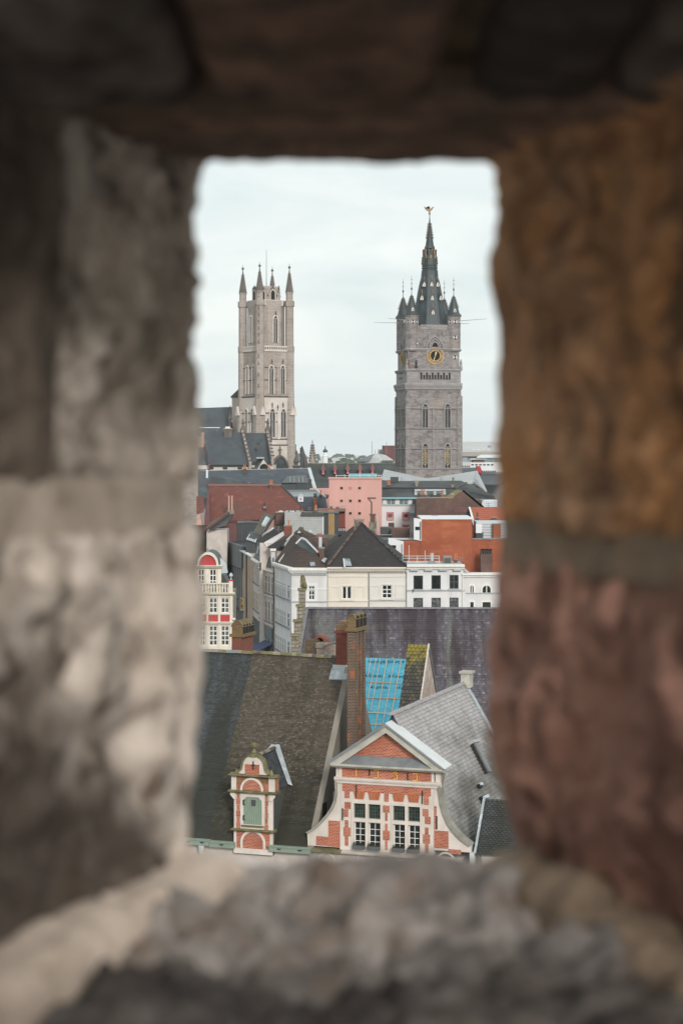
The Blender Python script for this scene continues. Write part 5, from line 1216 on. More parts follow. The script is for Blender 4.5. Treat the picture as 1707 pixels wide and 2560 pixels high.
for (sx_, sy) in ((-1, -1), (1, -1), (-1, 1), (1, 1)):
    X0, Y0 = sx_ * HC, sy * HC
    lower = cv.part('corner_buttress', MB().lathe(X0, Y0, [(TRC + .75, 0), (TRC + .75, FZ['led']), (TRC + .35, FZ['led'] + .3), (TRC + .3, FZ['s2']), (TRC + .05, FZ['s3']), (TRC, FZ['s4']), (TRC, FZ['b0'])], 8, math.pi / 8), CS)
    t = cv.part('turret', MB().lathe(X0, Y0, [(TRC, FZ['b0']), (TRC + .12, FZ['b0']), (TRC + .12, FZ['b1']), (TRC - .12, FZ['b1'] + .1), (TRC - .14, FZ['p0'] - .4), (TRC + .15, FZ['p0']), (TRC + .15, FZ['p1']), (TRC - .3, FZ['p1'])], 8, math.pi / 8), CS)
    d0_ = cB and (P(A(0, 0), Dc)); Yw = cv.fr.w(X0, Y0).y
    zsp = 30 - ((600 + 527 / 3.919) - HY) / FX * Dc; ztp = 30 - ((600 + TIP[(sx_, sy)] / 3.919) - HY) / FX * Yw
    cv.part('turret_shaft', MB().lathe(X0, Y0, [(TRC - .35, FZ['p1'] - .5), (TRC - .35, zsp), (TRC - .12, zsp + .05), (TRC - .12, zsp + .35)], 8, math.pi / 8), CS, t)
    cv.part('pinnacle', MB().lathe(X0, Y0, [(TRC - .25, zsp + .3), (.18, ztp - 1.9), (.12, ztp - 1.2), (.42, ztp - .9), (.42, ztp - .6), (.08, ztp - .3), (.04, ztp + .5)], 8, math.pi / 8), 'cathedral_dark', t)
    for k in range(8):
        a = math.pi / 8 + k * math.pi / 4
        for j in range(8):
            f = (j + .6) / 9; r = (TRC - .25) * (1 - f) + .18 * f + .06; zz = zsp + .3 + (ztp - 1.9 - zsp - .3) * f
            if math.sin(a + math.radians(CA)) < .4: cv.part('crocket', MB().box(X0 + r * math.cos(a) - .1, X0 + r * math.cos(a) + .1, Y0 + r * math.sin(a) - .1, Y0 + r * math.sin(a) + .1, zz - .12, zz + .16), 'cathedral_dark', t)
    for j in range(6):
        zz = FZ['b1'] + (FZ['p0'] - FZ['b1']) * (j + .5) / 6
        if sy < 0 and sx_ < 0:
            cv.part('slit', MB().box(-.09, .09, -TRC * .96, -TRC * .9, zz - .6, zz + .6), 'dark_opening', t, xf=lambda p: (X0 + (p[0] + p[1]) * .7071, Y0 + (p[1] - p[0]) * .7071, p[2]))
    if sy < 0 and sx_ < 0:
        for zz in (az_(1150), az_(1220), az_(1330), az_(1440)): cv.part('slit', MB().box(-.09, .09, -TRC * 1.0, -TRC * .92, zz - .6, zz + .6), 'dark_opening', lower, xf=lambda p: (X0 + (p[0] + p[1]) * .7071, Y0 + (p[1] - p[0]) * .7071, p[2]))
    # gabled buttress heads
    for dx_, dy in ((1, 0), (-1, 0), (0, -1)):
        cv.part('gablet', MB().prism([(-.9, FZ['s2'] - .6), (.9, FZ['s2'] - .6), (0, FZ['s2'] + 2.2)], -TRC - .85, -TRC - .1), 'cathedral_pale', lower, xf=lambda p, dx_=dx_, dy=dy: (X0 + (p[0] if dx_ == 0 else -p[1] * dx_), Y0 + (p[1] if dx_ == 0 else p[0] * 1), p[2]))
# windows: front right face is ours (k=0), front left is k=1
fxr = lambda p: rot90(p, 1)
FR0 = -HC - .45
def cw(xz, y0_, y1_, hwz, t, gm, mull=1, both=True, rim=.32, proud=.35):
    X0 = cv.at(A(xz, (y0_ + y1_) / 2), t)[0]; z0, z1 = cv.at(A(xz, y1_), t)[1], cv.at(A(xz, y0_), t)[1]; hw_ = abs(cv.at(A(xz + hwz, 0), t)[0] - X0)
    gothic(cv, X0, z0, z1, hw_, t, gm, 'cathedral_pale', rim=rim, proud=proud, mull=mull)
    if both: gothic(cv, X0, z0, z1, hw_, t, gm, 'cathedral_pale', rim=rim, proud=proud, mull=mull, xf=fxr)
yu = -R8 * math.cos(math.pi / 8)
cw(815, 745, 1008, 19, yu, 'dark_glass')
cw(775, 1232, 1508, 19, FR0, 'dark_glass'); cw(885, 1232, 1508, 19, FR0, 'dark_glass')
cw(785, 1655, 1930, 24, -HC - .85, 'stone_glass'); cw(892, 1655, 1930, 24, -HC - .85, 'stone_glass')
# statues and little crosses on the walls
for x, y, t in ((785, 1615, -HC - .85), (890, 1615, -HC - .85), (838, 1640, -HC - .85), (782, 1190, FR0), (888, 1190, FR0), (820, 720, yu)):
    X0, Z0 = cv.at(A(x, y), t); cv.part('cross_finial', MB().prism([(X0 - .1, Z0 - .9), (X0 + .1, Z0 - .9), (X0 + .1, Z0), (X0 + .35, Z0 + .1), (X0 + .1, Z0 + .25), (X0, Z0 + .8), (X0 - .1, Z0 + .25), (X0 - .35, Z0 + .1), (X0 - .1, Z0)], t - .4, t - .05), 'cathedral_dark')
X0 = (cv.at(A(785, 0), -HC - .35)[0] + cv.at(A(892, 0), -HC - .35)[0]) / 2
cv.part('pilaster', MB().box(X0 - .45, X0 + .45, -HC - 1.2, -HC - .8, FZ['s0'], FZ['s2'] + 1.5), 'cathedral_pale')
for x in (838,): X0 = cv.at(A(x, 0), FR0)[0]; cv.part('pilaster', MB().box(X0 - .4, X0 + .4, FR0 - .35, FR0 + .02, FZ['s3'], az_(1250)), CS)
# west portal window
X0, Z0 = cv.at(A(858, 2260), -HC - 1.3); zt_w = cv.at(A(858, 2125), -HC - 1.3)[1]
gothic(cv, X0, zt_w - 7.5, zt_w, 2.6, -HC - 1.3, 'stone_glass', 'cathedral_dark', rim=.55, proud=.5, mull=5)
cv.part('cross_finial', MB().prism([(X0 - .2, zt_w + .8), (X0 + .2, zt_w + .8), (X0 + .2, zt_w + 2), (X0 + .8, zt_w + 2.2), (X0 + .2, zt_w + 2.5), (X0, zt_w + 3.4), (X0 - .2, zt_w + 2.5), (X0 - .8, zt_w + 2.2), (X0 - .2, zt_w + 2)], -HC - 1.8, -HC - 1.4), 'cathedral_dark')
# lantern room on top
rl = 140 * mm * .98
zl0, zl1 = FZ['p1'] - .6, az_(462)
cv.part('lantern', MB().lathe(0, 0, [(rl, zl0), (rl, zl1 - .5), (rl - .25, zl1), (rl - .8, zl1 + .15)], 8, math.pi / 8), 'cathedral_stone')
for k in range(-2, 3):
    a = k * math.pi / 4
    xf = lambda p, a=a: (p[0] * math.cos(a) - p[1] * math.sin(a), p[0] * math.sin(a) + p[1] * math.cos(a), p[2])
    gothic(cv, 0, zl0 + .6, zl1 - 1.2, .75, -rl * math.cos(math.pi / 8), 'dark_opening', 'cathedral_pale', rim=.25, proud=.3, mull=0, xf=xf)
    cv.part('gablet', MB().ring([(-1.1, zl1 - 2), (0, zl1 + .4), (1.1, zl1 - 2)], [(-.8, zl1 - 2), (0, zl1 - .15), (.8, zl1 - 2)], -rl * .924 - .25, -rl * .924), 'cathedral_dark', xf=xf)
    a2 = a + math.pi / 8; cv.part('crocket', MB().box(rl * math.cos(a2 - math.pi / 2) - .2, rl * math.cos(a2 - math.pi / 2) + .2, rl * math.sin(a2 - math.pi / 2) - .2, rl * math.sin(a2 - math.pi / 2) + .2, zl1 - 3.2, zl1 - 2.6), 'cathedral_dark')
mx_, mz_ = cv.at(A(729, 95), 0); cv.part('mast', MB().bar((mx_, 0, zl1), (mx_, 0, mz_), .13, 5, .06), 'grey_lead')
# nave and transept to the left
nv = Thing('cathedral_nave', 'long cathedral roof and pale wall to the left of the pinnacled tower', 'church', pc.x - 6, pc.y + 14, 0)
def nr_(x0, y0, x1, y1, t=0): return nv.rect(A(x0, y0), A(x1, y1), t)
r = nr_(392, 1545, 640, 2300); nv.part('wall', MB().box(r[0], r[1], 0, 8, 0, r[3]), 'cathedral_pale')
r2_ = nv.at(A(392, 1545), 0); r3 = nv.at(A(452, 1465), 0)
nv.part('wall_coping', MB().prism([(r[0] - .4, r[3]), (r[0] - .4, r[3] + .4), (r3[0], r3[1]), (r3[0] + 3, r3[1]), (r3[0] + 3, r[3])], -.2, 6), 'cathedral_dark')
a = nv.at(A(395, 1635), 4); b_ = nv.at(A(-200, 1655), 4); c_ = nv.at(A(-200, 1850), -3); 
nv.part('roof', MB().slab([(b_[0], -4, c_[1] - 2), (a[0], -4, c_[1] - 2), (a[0], 4, a[1]), (b_[0], 4, b_[1])], (0, .4, -.4)), 'far_slate')
nv.part('wall', MB().box(b_[0], a[0] - .1, -3.6, 10, 0, c_[1] - 2.2), 'cathedral_stone')
for x, y in ((375, 1700), (382, 1790)):
    q_ = nv.at(A(x, y), -4.5); nv.part('crocketed_pinnacle', MB().lathe(q_[0], -4.5, [(.5, q_[1] - 6), (.5, q_[1] - 2), (.75, q_[1] - 1.6), (.5, q_[1] - 1.2), (.1, q_[1] + 1.6), (.3, q_[1] + 1.9), (.05, q_[1] + 2.6)], 6), 'cathedral_dark')
# ------------------------------------------------------------------ helpers for the town
def T(name, label, cat, p, D, deg=0, group=None):
    q = P(p, D); return Thing(name, label, cat, q.x, q.y, deg, group=group)
def body(th, Z, x0, y0, x1, y1, dep, m, t=0, name='wall', base=0.0, **k):
    r = th.rect(Z(x0, y0), Z(x1, y1), t); return th.part(name, MB().box(r[0], r[1], t, t + dep, base, r[3]), m, **k), r
def plate(th, name, Z, x0, y0, x1, y1, t0, t1, m, parent=None, **k):
    r = th.rect(Z(x0, y0), Z(x1, y1), t0); return th.part(name, MB().box(r[0], r[1], t0, t1, r[2], r[3]), m, parent, **k)
def poly(th, name, Z, pts, t0, t1, m, parent=None, **k):
    return th.part(name, MB().prism([th.at(Z(x, y), t0) for x, y in pts], t0, t1), m, parent, **k)
def roofq(th, name, Z, pts, m, thick=.15, parent=None, **k):
    """a roof plane through measured corners, each with its own distance behind the front (x, y, t)"""
    v = []
    for x, y, t in pts: s, z_ = th.at(Z(x, y), t); v.append((s, t, z_))
    return th.part(name, MB().slab(v, (0, 0, -thick)), m, parent, **k)
def chim(th, Z, x0, y0, x1, y1, t, dep, m, pots=0, pm='pot_orange', cap='cement'):
    r = th.rect(Z(x0, y0), Z(x1, y1), t); c = th.part('chimney', MB().box(r[0], r[1], t, t + dep, r[2] - .6, r[3]), m)
    th.part('cap', MB().box(r[0] - .08, r[1] + .08, t - .08, t + dep + .08, r[3], r[3] + .14), cap, c)
    for i in range(pots):
        x = r[0] + (r[1] - r[0]) * (i + .5) / pots; th.part('pot', MB().lathe(x, t + dep / 2, [(.15, r[3] + .1), (.11, r[3] + .75), (.14, r[3] + .82), (.14, r[3] + .9)], 8), pm, c)
    return c
def cornice(th, Z, x0, x1, y0, y1, m, t=0, out=.45, dent=0, dm='sandstone', fr=None):
    r = th.rect(Z(x0, y0), Z(x1, y1), t)
    c = th.part('cornice', MB().prismx([(t + .05, r[2]), (t - out * .4, r[2] + .02), (t - out * .55, (r[2] + r[3]) / 2), (t - out, (r[2] + r[3]) / 2 + .05), (t - out, r[3]), (t + .3, r[3] + .05)], r[0], r[1]), m)
    for i in range(dent):
        x = r[0] + (r[1] - r[0]) * (i + .5) / dent; w = (r[1] - r[0]) / dent * .28; th.part('dentil', MB().box(x - w, x + w, t - out * .8, t, r[2] - .18, r[2] + .08), dm, c)
    return r

# ------------------------------------------------------------------ the long meat hall roof with its stepped stone gable
mhD = 170
vh = T('meat_hall', 'long hall with a streaked purple slate roof behind the front row', 'hall', (768, 1522), mhD)
zr_, zl_ = vh.at((768, 1522), 0)[1], 0
def vr(x, r): return (x - .245 * r, -r, zr_ - 1.42 * r)
XR1 = vh.at((1420, 1525), 0)[0]
vh.part('roof', MB().slab([vr(0, 9.4), (XR1, -9.4, zr_ - 1.42 * 9.4), (XR1, 0, zr_), (0, 0, zr_)], (0, .1, -.15)), 'dark_slate')
tiles(vh, 'slates', [vr(-.0, 9.4), (XR1, -9.4, zr_ - 1.42 * 9.4 + .03), (XR1, 0, zr_ + .03), (0, 0, zr_ + .03)], 74, .26, 'purple_slate', thick=.014, lift=.012, seed=51, wave=.05)
vh.part('rear_roof', MB().slab([(0, 9, zr_ - 12.8), (XR1, 9, zr_ - 12.8), (XR1, .02, zr_), (0, .02, zr_)], (0, -.1, -.15)), 'dark_slate')
vh.part('wall', MB().box(-1.2, XR1, -9.2, 8.8, 0, zr_ - 13.2), 'old_gable_stone')
ridge(vh, (0, 0, zr_ + .06), (XR1 - 2, 0, zr_ + .02), 62, .17, 'purple_ridge', seed=6)
# stepped gable: blocks follow the slope towards us
steps = [((1298, 945), (1422, 1140), .55), ((1275, 1145), (1392, 1325), 1.4), ((1240, 1330), (1372, 1500), 2.45), ((1205, 1505), (1345, 1720), 3.6)]
for i, (a, b_, r) in enumerate(steps):
    q = vh.rect(F(*a), F(*b_), -r)
    s_ = vh.part('gable_step', MB().box(q[0] + .06, q[1] - .25, -r, -r + 1.15, 4 if i == 3 else q[2] - 1.0, q[3] - .14), 'old_gable_blocks')
    vh.part('step_slab', MB().box(q[0] - .04, q[1] - .14, -r - .1, -r + 1.25, q[3] - .14, q[3] + .02), 'mossy_stone', s_)
    vh.part('lichen_lip', MB().box(q[0] - .02, q[1] - .16, -r - .13, -r - .1, q[3] - .1, q[3] - .02), 'old_gable_stone', s_)
vh.part('gable_wall', MB().prismx([(-9.2, 0), (-9.2, zr_ - 13), (0, zr_ - .3), (8.8, zr_ - 13), (8.8, 0)], -.75, -.35), 'old_gable_blocks')
vh.part('verge_lead', MB().slab([(-.22 - .245 * 4.3, -4.3, zr_ - 1.42 * 4.3 + .1), (.1 - .245 * 4.3, -4.3, zr_ - 1.42 * 4.3 + .1), (.12, 0, zr_ + .1), (-.2, 0, zr_ + .1)], (0, -.02, .06)), 'grey_lead')
# lion on the gable
q = vh.rect(F(1330, 750), F(1418, 942), -.3); lh = q[3] - q[2]; lx0 = (q[0] + q[1]) / 2 - .1
ln = Thing('lion_statue', 'weathered seated stone lion on top of the stepped gable of the long hall', 'statue', vh.fr.w(lx0, -.0).x, vh.fr.w(0, .1).y, 0, z=q[2])
def skin(th, name, pts, edges, m, lv=1):
    me = bpy.data.meshes.new(name); me.from_pydata([p[:3] for p in pts], edges, []); o = bpy.data.objects.new(name, me); COL.objects.link(o)
    md = o.modifiers.new('s', 'SKIN'); 
    for i, p in enumerate(pts): me.skin_vertices[0].data[i].radius = (p[3], p[3]); me.skin_vertices[0].data[i].use_root = (i == 0)
    sb = o.modifiers.new('b', 'SUBSURF'); sb.levels = lv; sb.render_levels = lv
    dg = bpy.context.evaluated_depsgraph_get(); dg.update(); nm_ = bpy.data.meshes.new_from_object(o.evaluated_get(dg)); bpy.data.objects.remove(o)
    mb = MB(); mb.v = [tuple(v.co) for v in nm_.vertices]; mb.f = [list(p.vertices) for p in nm_.polygons]
    for i in range(len(mb.v)): mb.v[i] = (mb.v[i][0], mb.v[i][1], mb.v[i][2] + th.z)
    return th.part(name, mb, m, smooth=True)
s = lh / 1.3
skin(ln, 'body', [(p[0] * s, p[1] * s, p[2] * s, p[3] * s) for p in ((.05, .1, .25, .2), (.02, -.0, .6, .21), (-.02, -.08, .88, .2), (-.04, -.14, 1.1, .17), (-.12, -.26, 1.06, .09), (-.16, -.2, .5, .08), (-.18, -.26, .08, .07), (.1, -.22, .5, .08), (.1, -.28, .08, .07), (.25, .0, .14, .12), (-.2, .05, .14, .12), (.3, -.2, .06, .07))],
     [(0, 1), (1, 2), (2, 3), (3, 4), (2, 5), (5, 6), (2, 7), (7, 8), (0, 9), (0, 10), (9, 11)], 'mossy_stone', 2)

# ------------------------------------------------------------------ the ivory and crimson house
rc = T('ivory_gabled_house', 'ivory house with crimson panels, a rounded gable and a small balustraded balcony', 'house', F(195, 1660), 215)
def rr(x0, y0, x1, y1, t=0): return rc.rect(F(x0, y0), F(x1, y1), t)
wn_ = [(-60, 42), (95, 168), (208, 316), (352, 460)]
h3 = [rr(a, 1390, b_, 1638) for a, b_ in wn_]; h2 = [rr(a, 1045, b_, 1240) for a, b_ in wn_]
base_ = rr(-110, 1345, 500, 1345)
r = rr(-110, 1372, 500, 1372)
rc.part('wall', MB().grid(r[0], r[1], 0, r[3], 0, .35, h3), 'ivory_paint'); rc.part('inner_wall', MB().box(r[0] + .1, r[1] - .1, .6, 9, 0, rr(0, 1000, 0, 1000)[3]), 'cement')
r = rr(-110, 1012, 500, 1372); rc.part('wall', MB().grid(r[0], r[1], r[2] + .02, r[3], 0, .35, h2), 'ivory_paint')
for a, b_ in ((-110, 110), (125, 325), (350, 470)): plate(rc, 'crimson_panel', F, a, 1262, b_, 1344, -.04, .02, 'crimson_paint')
for (x0, x1, y0, y1, o) in ((-120, 512, 1345, 1372, .3), (-120, 505, 1245, 1260, .12), (-120, 528, 988, 1015, .5)):
    r = rr(x0, y0, x1, y1); rc.part('ledge', MB().prismx([(.05, r[2]), (-o * .6, r[2]), (-o, r[3] - .05), (-o, r[3]), (.1, r[3] + .05)], r[0], r[1]), 'ivory_paint')
for a, b_ in ((180, 202), (322, 346), (465, 498), (60, 90)):
    r = rr(a, 1015, b_, 1660); rc.part('pilaster', MB().box(r[0], r[1], -.10, .02, r[2], r[3]), 'ivory_paint')
for g_ in h3[1:]: window(rc, g_, .12, 2, 4, 'white_paint', 'curtain_glass', bar=.10, edge=.12)
for g_ in h2[1:]: window(rc, g_, .12, 2, 3, 'white_paint', 'curtain_glass', bar=.10, edge=.12)
for g_ in (h3[0], h2[0]): window(rc, g_, .12, 2, 3, 'white_paint', 'curtain_glass', bar=.10, edge=.12)
hu = [rr(75, 700, 155, 988), rr(215, 700, 300, 988)]
r = rr(28, 660, 358, 990); rc.part('upper_wall', MB().grid(r[0], r[1], r[2], r[3], .1, .5, hu), 'ivory_paint')
rc.part('upper_inner', MB().box(r[0] + .1, r[1] - .1, .6, 8, r[2], r[3]), 'ivory_paint')
for g_ in hu: window(rc, g_, .2, 2, 4, 'white_paint', 'dark_glass', bar=.10, edge=.1)
for a, b_ in ((165, 205), (310, 350), (35, 70)): r = rr(a, 700, b_, 985); rc.part('pilaster', MB().box(r[0], r[1], .02, .12, r[2], r[3]), 'ivory_paint')
r = rr(8, 655, 372, 688); rc.part('ledge', MB().prismx([(.3, r[2]), (-.1, r[2]), (-.35, r[3] - .05), (-.35, r[3]), (.3, r[3] + .05)], r[0], r[1]), 'ivory_paint')
cxr, czr = rc.at(F(195, 655), 0); ro = rc.at(F(325, 655), 0)[0] - cxr
ax_ = [(cxr + ro * math.cos(math.pi * (1 - i / 16)), czr + ro * 1.25 * math.sin(math.pi * i / 16)) for i in range(17)]
ix_ = [(cxr + ro * .82 * math.cos(math.pi * (1 - i / 16)), czr + ro * 1.02 * math.sin(math.pi * i / 16)) for i in range(17)]
rc.part('round_gable', MB().ring(ax_, ix_, -.25, .6), 'ivory_paint'); rc.part('lunette', MB().prism(ix_, .0, .5), 'crimson_paint', label='crimson lunette in the rounded gable')
rc.part('gable_roof', MB().prism([(x, z_ - .02) for x, z_ in ax_], .55, 7), 'far_slate')
rc.part('bird_vent', MB().lathe(cxr, .2, [(.25, czr + ro * 1.25), (.1, czr + ro * 1.25 + .3), (.02, czr + ro * 1.25 + .5)], 6), 'grey_lead')
# balcony and railing
for (x0, x1) in ((80, 360), (358, 462)):
    r = rr(x0, 868, x1, 985, -.25); n = int((r[1] - r[0]) / .30)
    rc.part('handrail', MB().box(r[0], r[1], -.32, -.18, r[3] - .12, r[3]), 'ivory_paint')
    for i in range(n):
        x = r[0] + (r[1] - r[0]) * (i + .5) / n; rc.part('baluster', MB().lathe(x, -.25, [(.06, r[2]), (.10, r[2] + .5), (.05, r[3] - .4), (.08, r[3] - .12)], 6), 'ivory_paint')
r = rr(455, 845, 500, 988, -.2); p_ = rc.part('corner_post', MB().box(r[0], r[1], -.35, .15, r[2], r[3]), 'ivory_paint'); rc.part('post_cap', MB().box(r[0] - .05, r[1] + .05, -.4, .2, r[3], r[3] + .15), 'crimson_paint', p_)
rc.part('ball', MB().lathe((r[0] + r[1]) / 2, -.1, [(.1, r[3] + .15), (.06, r[3] + .35), (.22, r[3] + .55), (.2, r[3] + .7), (.04, r[3] + .9)], 8), 'pale_metal', p_)
poly(rc, 'side_roof', F, [(358, 760), (392, 780), (440, 885), (358, 885)], 1.2, 6, 'spire_slate'); poly(rc, 'gable_return', F, [(345, 560), (420, 640), (440, 745), (360, 752)], .8, 1.2, 'pale_metal')
plate(rc, 'wall_lamp', F, 495, 1300, 530, 1320, -.3, .1, 'white_paint')

# ------------------------------------------------------------------ the curving street row (each facade on its own line)
KS = 270 / 190
def facade(name, label, cat, p, q, D0, D1):
    """p, D0: far end of the cornice; q, D1: near end"""
    a, b_ = P(p, D0), P(q, D1); ang = math.degrees(math.atan2(b_.y - a.y, b_.x - a.x)); th = Thing(name, label, cat, a.x, a.y, ang); th.w = (b_.xy - a.xy).length; th.zt = (a.z + b_.z) / 2; return th
def strips(th, n, z0, z1, x0, x1, gm, fm, wf=.5, y=-.0, sill=True, cols=1, rows=2, sm='grey_lead'):
    for i in range(n):
        c_ = x0 + (x1 - x0) * (i + .5) / n; w = (x1 - x0) / n * wf / 2
        g_ = th.part('window', MB().grid(c_ - w, c_ + w, z0, z1, y - .07, y + .01, [(c_ - w + .09, c_ + w - .09, z0 + .09, z0 + (z1 - z0) * .6), (c_ - w + .09, c_ + w - .09, z0 + (z1 - z0) * .6 + .1, z1 - .09)]), fm)
        th.part('pane', MB().box(c_ - w + .05, c_ + w - .05, y - .045, y - .02, z0 + .05, z1 - .05), gm, g_)
        if sill: th.part('sill', MB().box(c_ - w - .12, c_ + w + .12, y - .3, y, z0 - .16, z0), sm, g_)
# white corner house: the long side follows the street, the front faces the square
cw_ = facade('white_corner_house', 'tall white corner house where the street meets the square, behind the lion gable', 'house', (687, 1402.4), (729, 1423), 284, 270)
W1, zt1_ = cw_.w, cw_.zt
cw_.part('wall', MB().box(0, W1, 0, .4, 0, zt1_ - .5), 'white_render')
Ff = Fr(*P((729, 1423), 270).xy, 0)
w_f = Ff.at((817.5, 1420), 0)[0]
g1 = Ff.rect(G(290, 430), G(332, 523), 0); hol = [(g1[0], g1[1], g1[2], g1[3]), (g1[0] - .1, g1[1] - .2, g1[2] - 4.1, g1[3] - 4.1)]
cw_.part('wall', MB().grid(0, w_f, 0, zt1_ - .5, 0, .4, hol), 'white_render', fr=Ff)
cw_.part('inner_wall', MB().box(.3, w_f - .1, .6, 9, 0, zt1_ - .6), 'cement', fr=Ff)
window(cw_, hol[0], .1, 2, 3, 'white_paint', 'dark_glass', bar=.10, edge=.12, fr=Ff)
cw_.part('window_surround', MB().grid(g1[0] - .3, g1[1] + .3, g1[2] - .12, g1[3] + .3, -.10, .0, [hol[0]]), 'far_white', fr=Ff)
for (fr_, x0, x1) in ((None, -.1, W1 + .2), (Ff, -.2, w_f)):
    cw_.part('cornice', MB().prismx([(.1, zt1_ - .75), (-.2, zt1_ - .7), (-.5, zt1_ - .3), (-.5, zt1_), (.3, zt1_ + .05)], x0, x1), 'white_paint', fr=fr_)
    cw_.part('moulding', MB().box(x0 + .1, x1, -.08, .01, zt1_ - 3.0, zt1_ - 2.85), 'far_white', fr=fr_)
    cw_.part('string_course', MB().box(x0 + .1, x1, -.14, .01, g1[2] - .3, g1[2] - .12), 'metal_roof', fr=fr_)
for i in range(15): x = w_f * (i + .5) / 15; cw_.part('dentil', MB().box(x - .09, x + .09, -.35, 0, zt1_ - .95, zt1_ - .72), 'metal_roof', fr=Ff)
gz0, gz1 = g1[2], g1[3]
for lv in range(3):
    strips(cw_, 6, gz0 - 3.9 * lv - .1, gz1 - 3.9 * lv, .4, W1 - 4.5, 'teal_glass', 'white_paint', .5); strips(cw_, 1, gz0 - 3.9 * lv, gz1 - 3.9 * lv, W1 - 3.2, W1 - 1, 'teal_glass', 'white_paint', .75)
cw_.part('string_course', MB().box(0, W1, -.14, .01, gz0 - 4.3, gz0 - 4.15), 'metal_roof')
cw_.part('pipe', MB().bar((.15, -.2, 0), (.15, -.2, zt1_ - .8), .08), 'black_iron')
# brown hipped roof with its white edged dormer
def roofw(th, nm, pts, m, thick=.2):
    v = [tuple(th.fr.inv(P(p, D))) for p, D in pts]; return th.part(nm, MB().slab(v, (0, 0, -thick)), m)
roofw(cw_, 'roof', [(F(1015, 600), 283.5), (F(1240, 695), 269.7), (F(1335, 395), 277), (F(1240, 270), 284)], 'brown_tile')
roofw(cw_, 'roof', [(F(1240, 695), 269.7), (F(1655, 690), 269.7), (F(1490, 470), 277), (F(1335, 395), 277.2)], 'brown_tile')
roofw(cw_, 'roof', [(F(1240, 268), 284), (F(1335, 395), 277.1), (F(1490, 470), 277.1), (F(1440, 330), 284)], 'brown_tile')
roofw(cw_, 'dormer_roof', [(F(1275, 385), 276.5), (F(1340, 318), 277.5), (F(1385, 335), 277.6), (F(1545, 500), 276), (F(1500, 520), 275.6)], 'spire_slate')
for a, b_ in (((1272, 388), (1340, 316)), ((1340, 316), (1390, 334)), ((1390, 334), (1542, 492))):
    cw_.part('dormer_edge', MB().bar(cw_.fr.inv(P(F(*a), 276)), cw_.fr.inv(P(F(*b_), 276)), .17, 4), 'pale_metal')
roofw(cw_, 'skylight', [(F(1440, 612), 271.3), (F(1500, 612), 271.3), (F(1512, 655), 270.4), (F(1450, 655), 270.4)], 'skylight_glass', .1)
for a, b_ in (((1065, 610), (1155, 490)), ((1160, 345), (1240, 270))): cw_.part('ridge_lead', MB().bar(cw_.fr.inv(P(F(*a), 280)), cw_.fr.inv(P(F(*b_), 282)), .12, 4), 'far_pale')
# ornate house
on = facade('ornate_street_house', 'ornate pinkish street house with tall narrow windows next to the white corner house', 'house', (649.5, 1413.7), (686, 1424), 296, 284.5)
on.part('wall', MB().box(0, on.w, 0, 8, 0, on.zt), 'beige_render' if 0 else 'front_render')
zF = lambda y, x=655, D=294: P((x, 1280 + y / 4.9), D).z
for (y0, y1) in ((960, 755), (1300, 1060)): strips(on, 4, zF(y0), zF(y1), .3, on.w - 2.9, 'curtain_glass', 'front_render', .55); strips(on, 1, zF(y0), zF(y1), on.w - 2.4, on.w - .4, 'curtain_glass', 'front_render', .5)
for y in (700, 1000, 1340): on.part('cornice', MB().prismx([(.05, zF(y) - .25), (-.35, zF(y)), (-.4, zF(y) + .15), (.1, zF(y) + .2)], -.1, on.w), 'sandstone')
on.part('shop_fascia', MB().box(.2, on.w - 1, -.2, 0, zF(1500), zF(1370)), 'grey_panel'); on.part('shop_window', MB().box(.4, on.w - 1.2, -.06, 0, .2, zF(1510)), 'dark_glass')
for i in range(4): on.part('shop_post', MB().box(.4 + i * 3, .6 + i * 3, -.15, -.02, 0, zF(1500)), 'pale_metal')
aw = on.fr.inv(P(F(920, 1640), 288)); on.part('awning', MB().slab([(aw.x - 3, -3.4, aw.z - .8), (aw.x + 3, -3.4, aw.z - .8), (aw.x + 3, -.1, aw.z + .6), (aw.x - 3, -.1, aw.z + .6)], (0, 0, -.12)), 'navy_cloth', label='navy blue shop awning')
on.part('pavement_edge', MB().box(-2, on.w, -1.6, -1.4, 0, .14), 'cement')
roofw(on, 'roof', [(F(830, 650), 296), (F(975, 690), 287), (F(965, 540), 290)], 'dark_slate')
# narrow white attic behind the ornate house
na = T('white_attic_house', 'narrow white house with an attic storey rising behind the ornate street house', 'house', F(970, 700), 289)
body(na, F, 968, 470, 1018, 720, 8, 'white_render'); body(na, F, 832, 380, 968, 720, 6, 'front_render', t=2.2)
r = na.rect(F(985, 560), F(1003, 680), 0); na.part('window', MB().box(r[0], r[1], -.08, 0, r[2], r[3]), 'teal_glass'); r = na.rect(F(960, 465), F(1030, 478), -.2); na.part('cornice', MB().box(r[0], r[1], -.3, 2, r[2], r[3] + .2), 'white_paint')
roofq(na, 'roof', F, [(925, 425, 0), (1040, 455, 0), (1250, 262, 6), (1130, 300, 8)], 'black_brown_tile'); roofq(na, 'parapet', F, [(885, 372, 2), (1120, 235, 9), (1130, 275, 9), (925, 430, 2)], 'white_render')
roofq(na, 'roof', F, [(800, 345, 3), (885, 375, 3), (1110, 240, 11), (1020, 190, 11)], 'black_brown_tile'); roofq(na, 'lead_flat', F, [(860, 290, 8), (1010, 205, 14), (990, 185, 14), (870, 262, 8)], 'pale_metal')
na.part('pipe', MB().bar(na.P(F(840, 620), 288.5), na.P(F(838, 720), 288.5), .1), 'black_iron')
c_ = chim(na, F, 1128, 175, 1222, 275, 9, 2, 'red_brick', 0); plate(na, 'pot', F, 1175, 100, 1195, 165, 9.5, 10, 'pot_orange', c_)
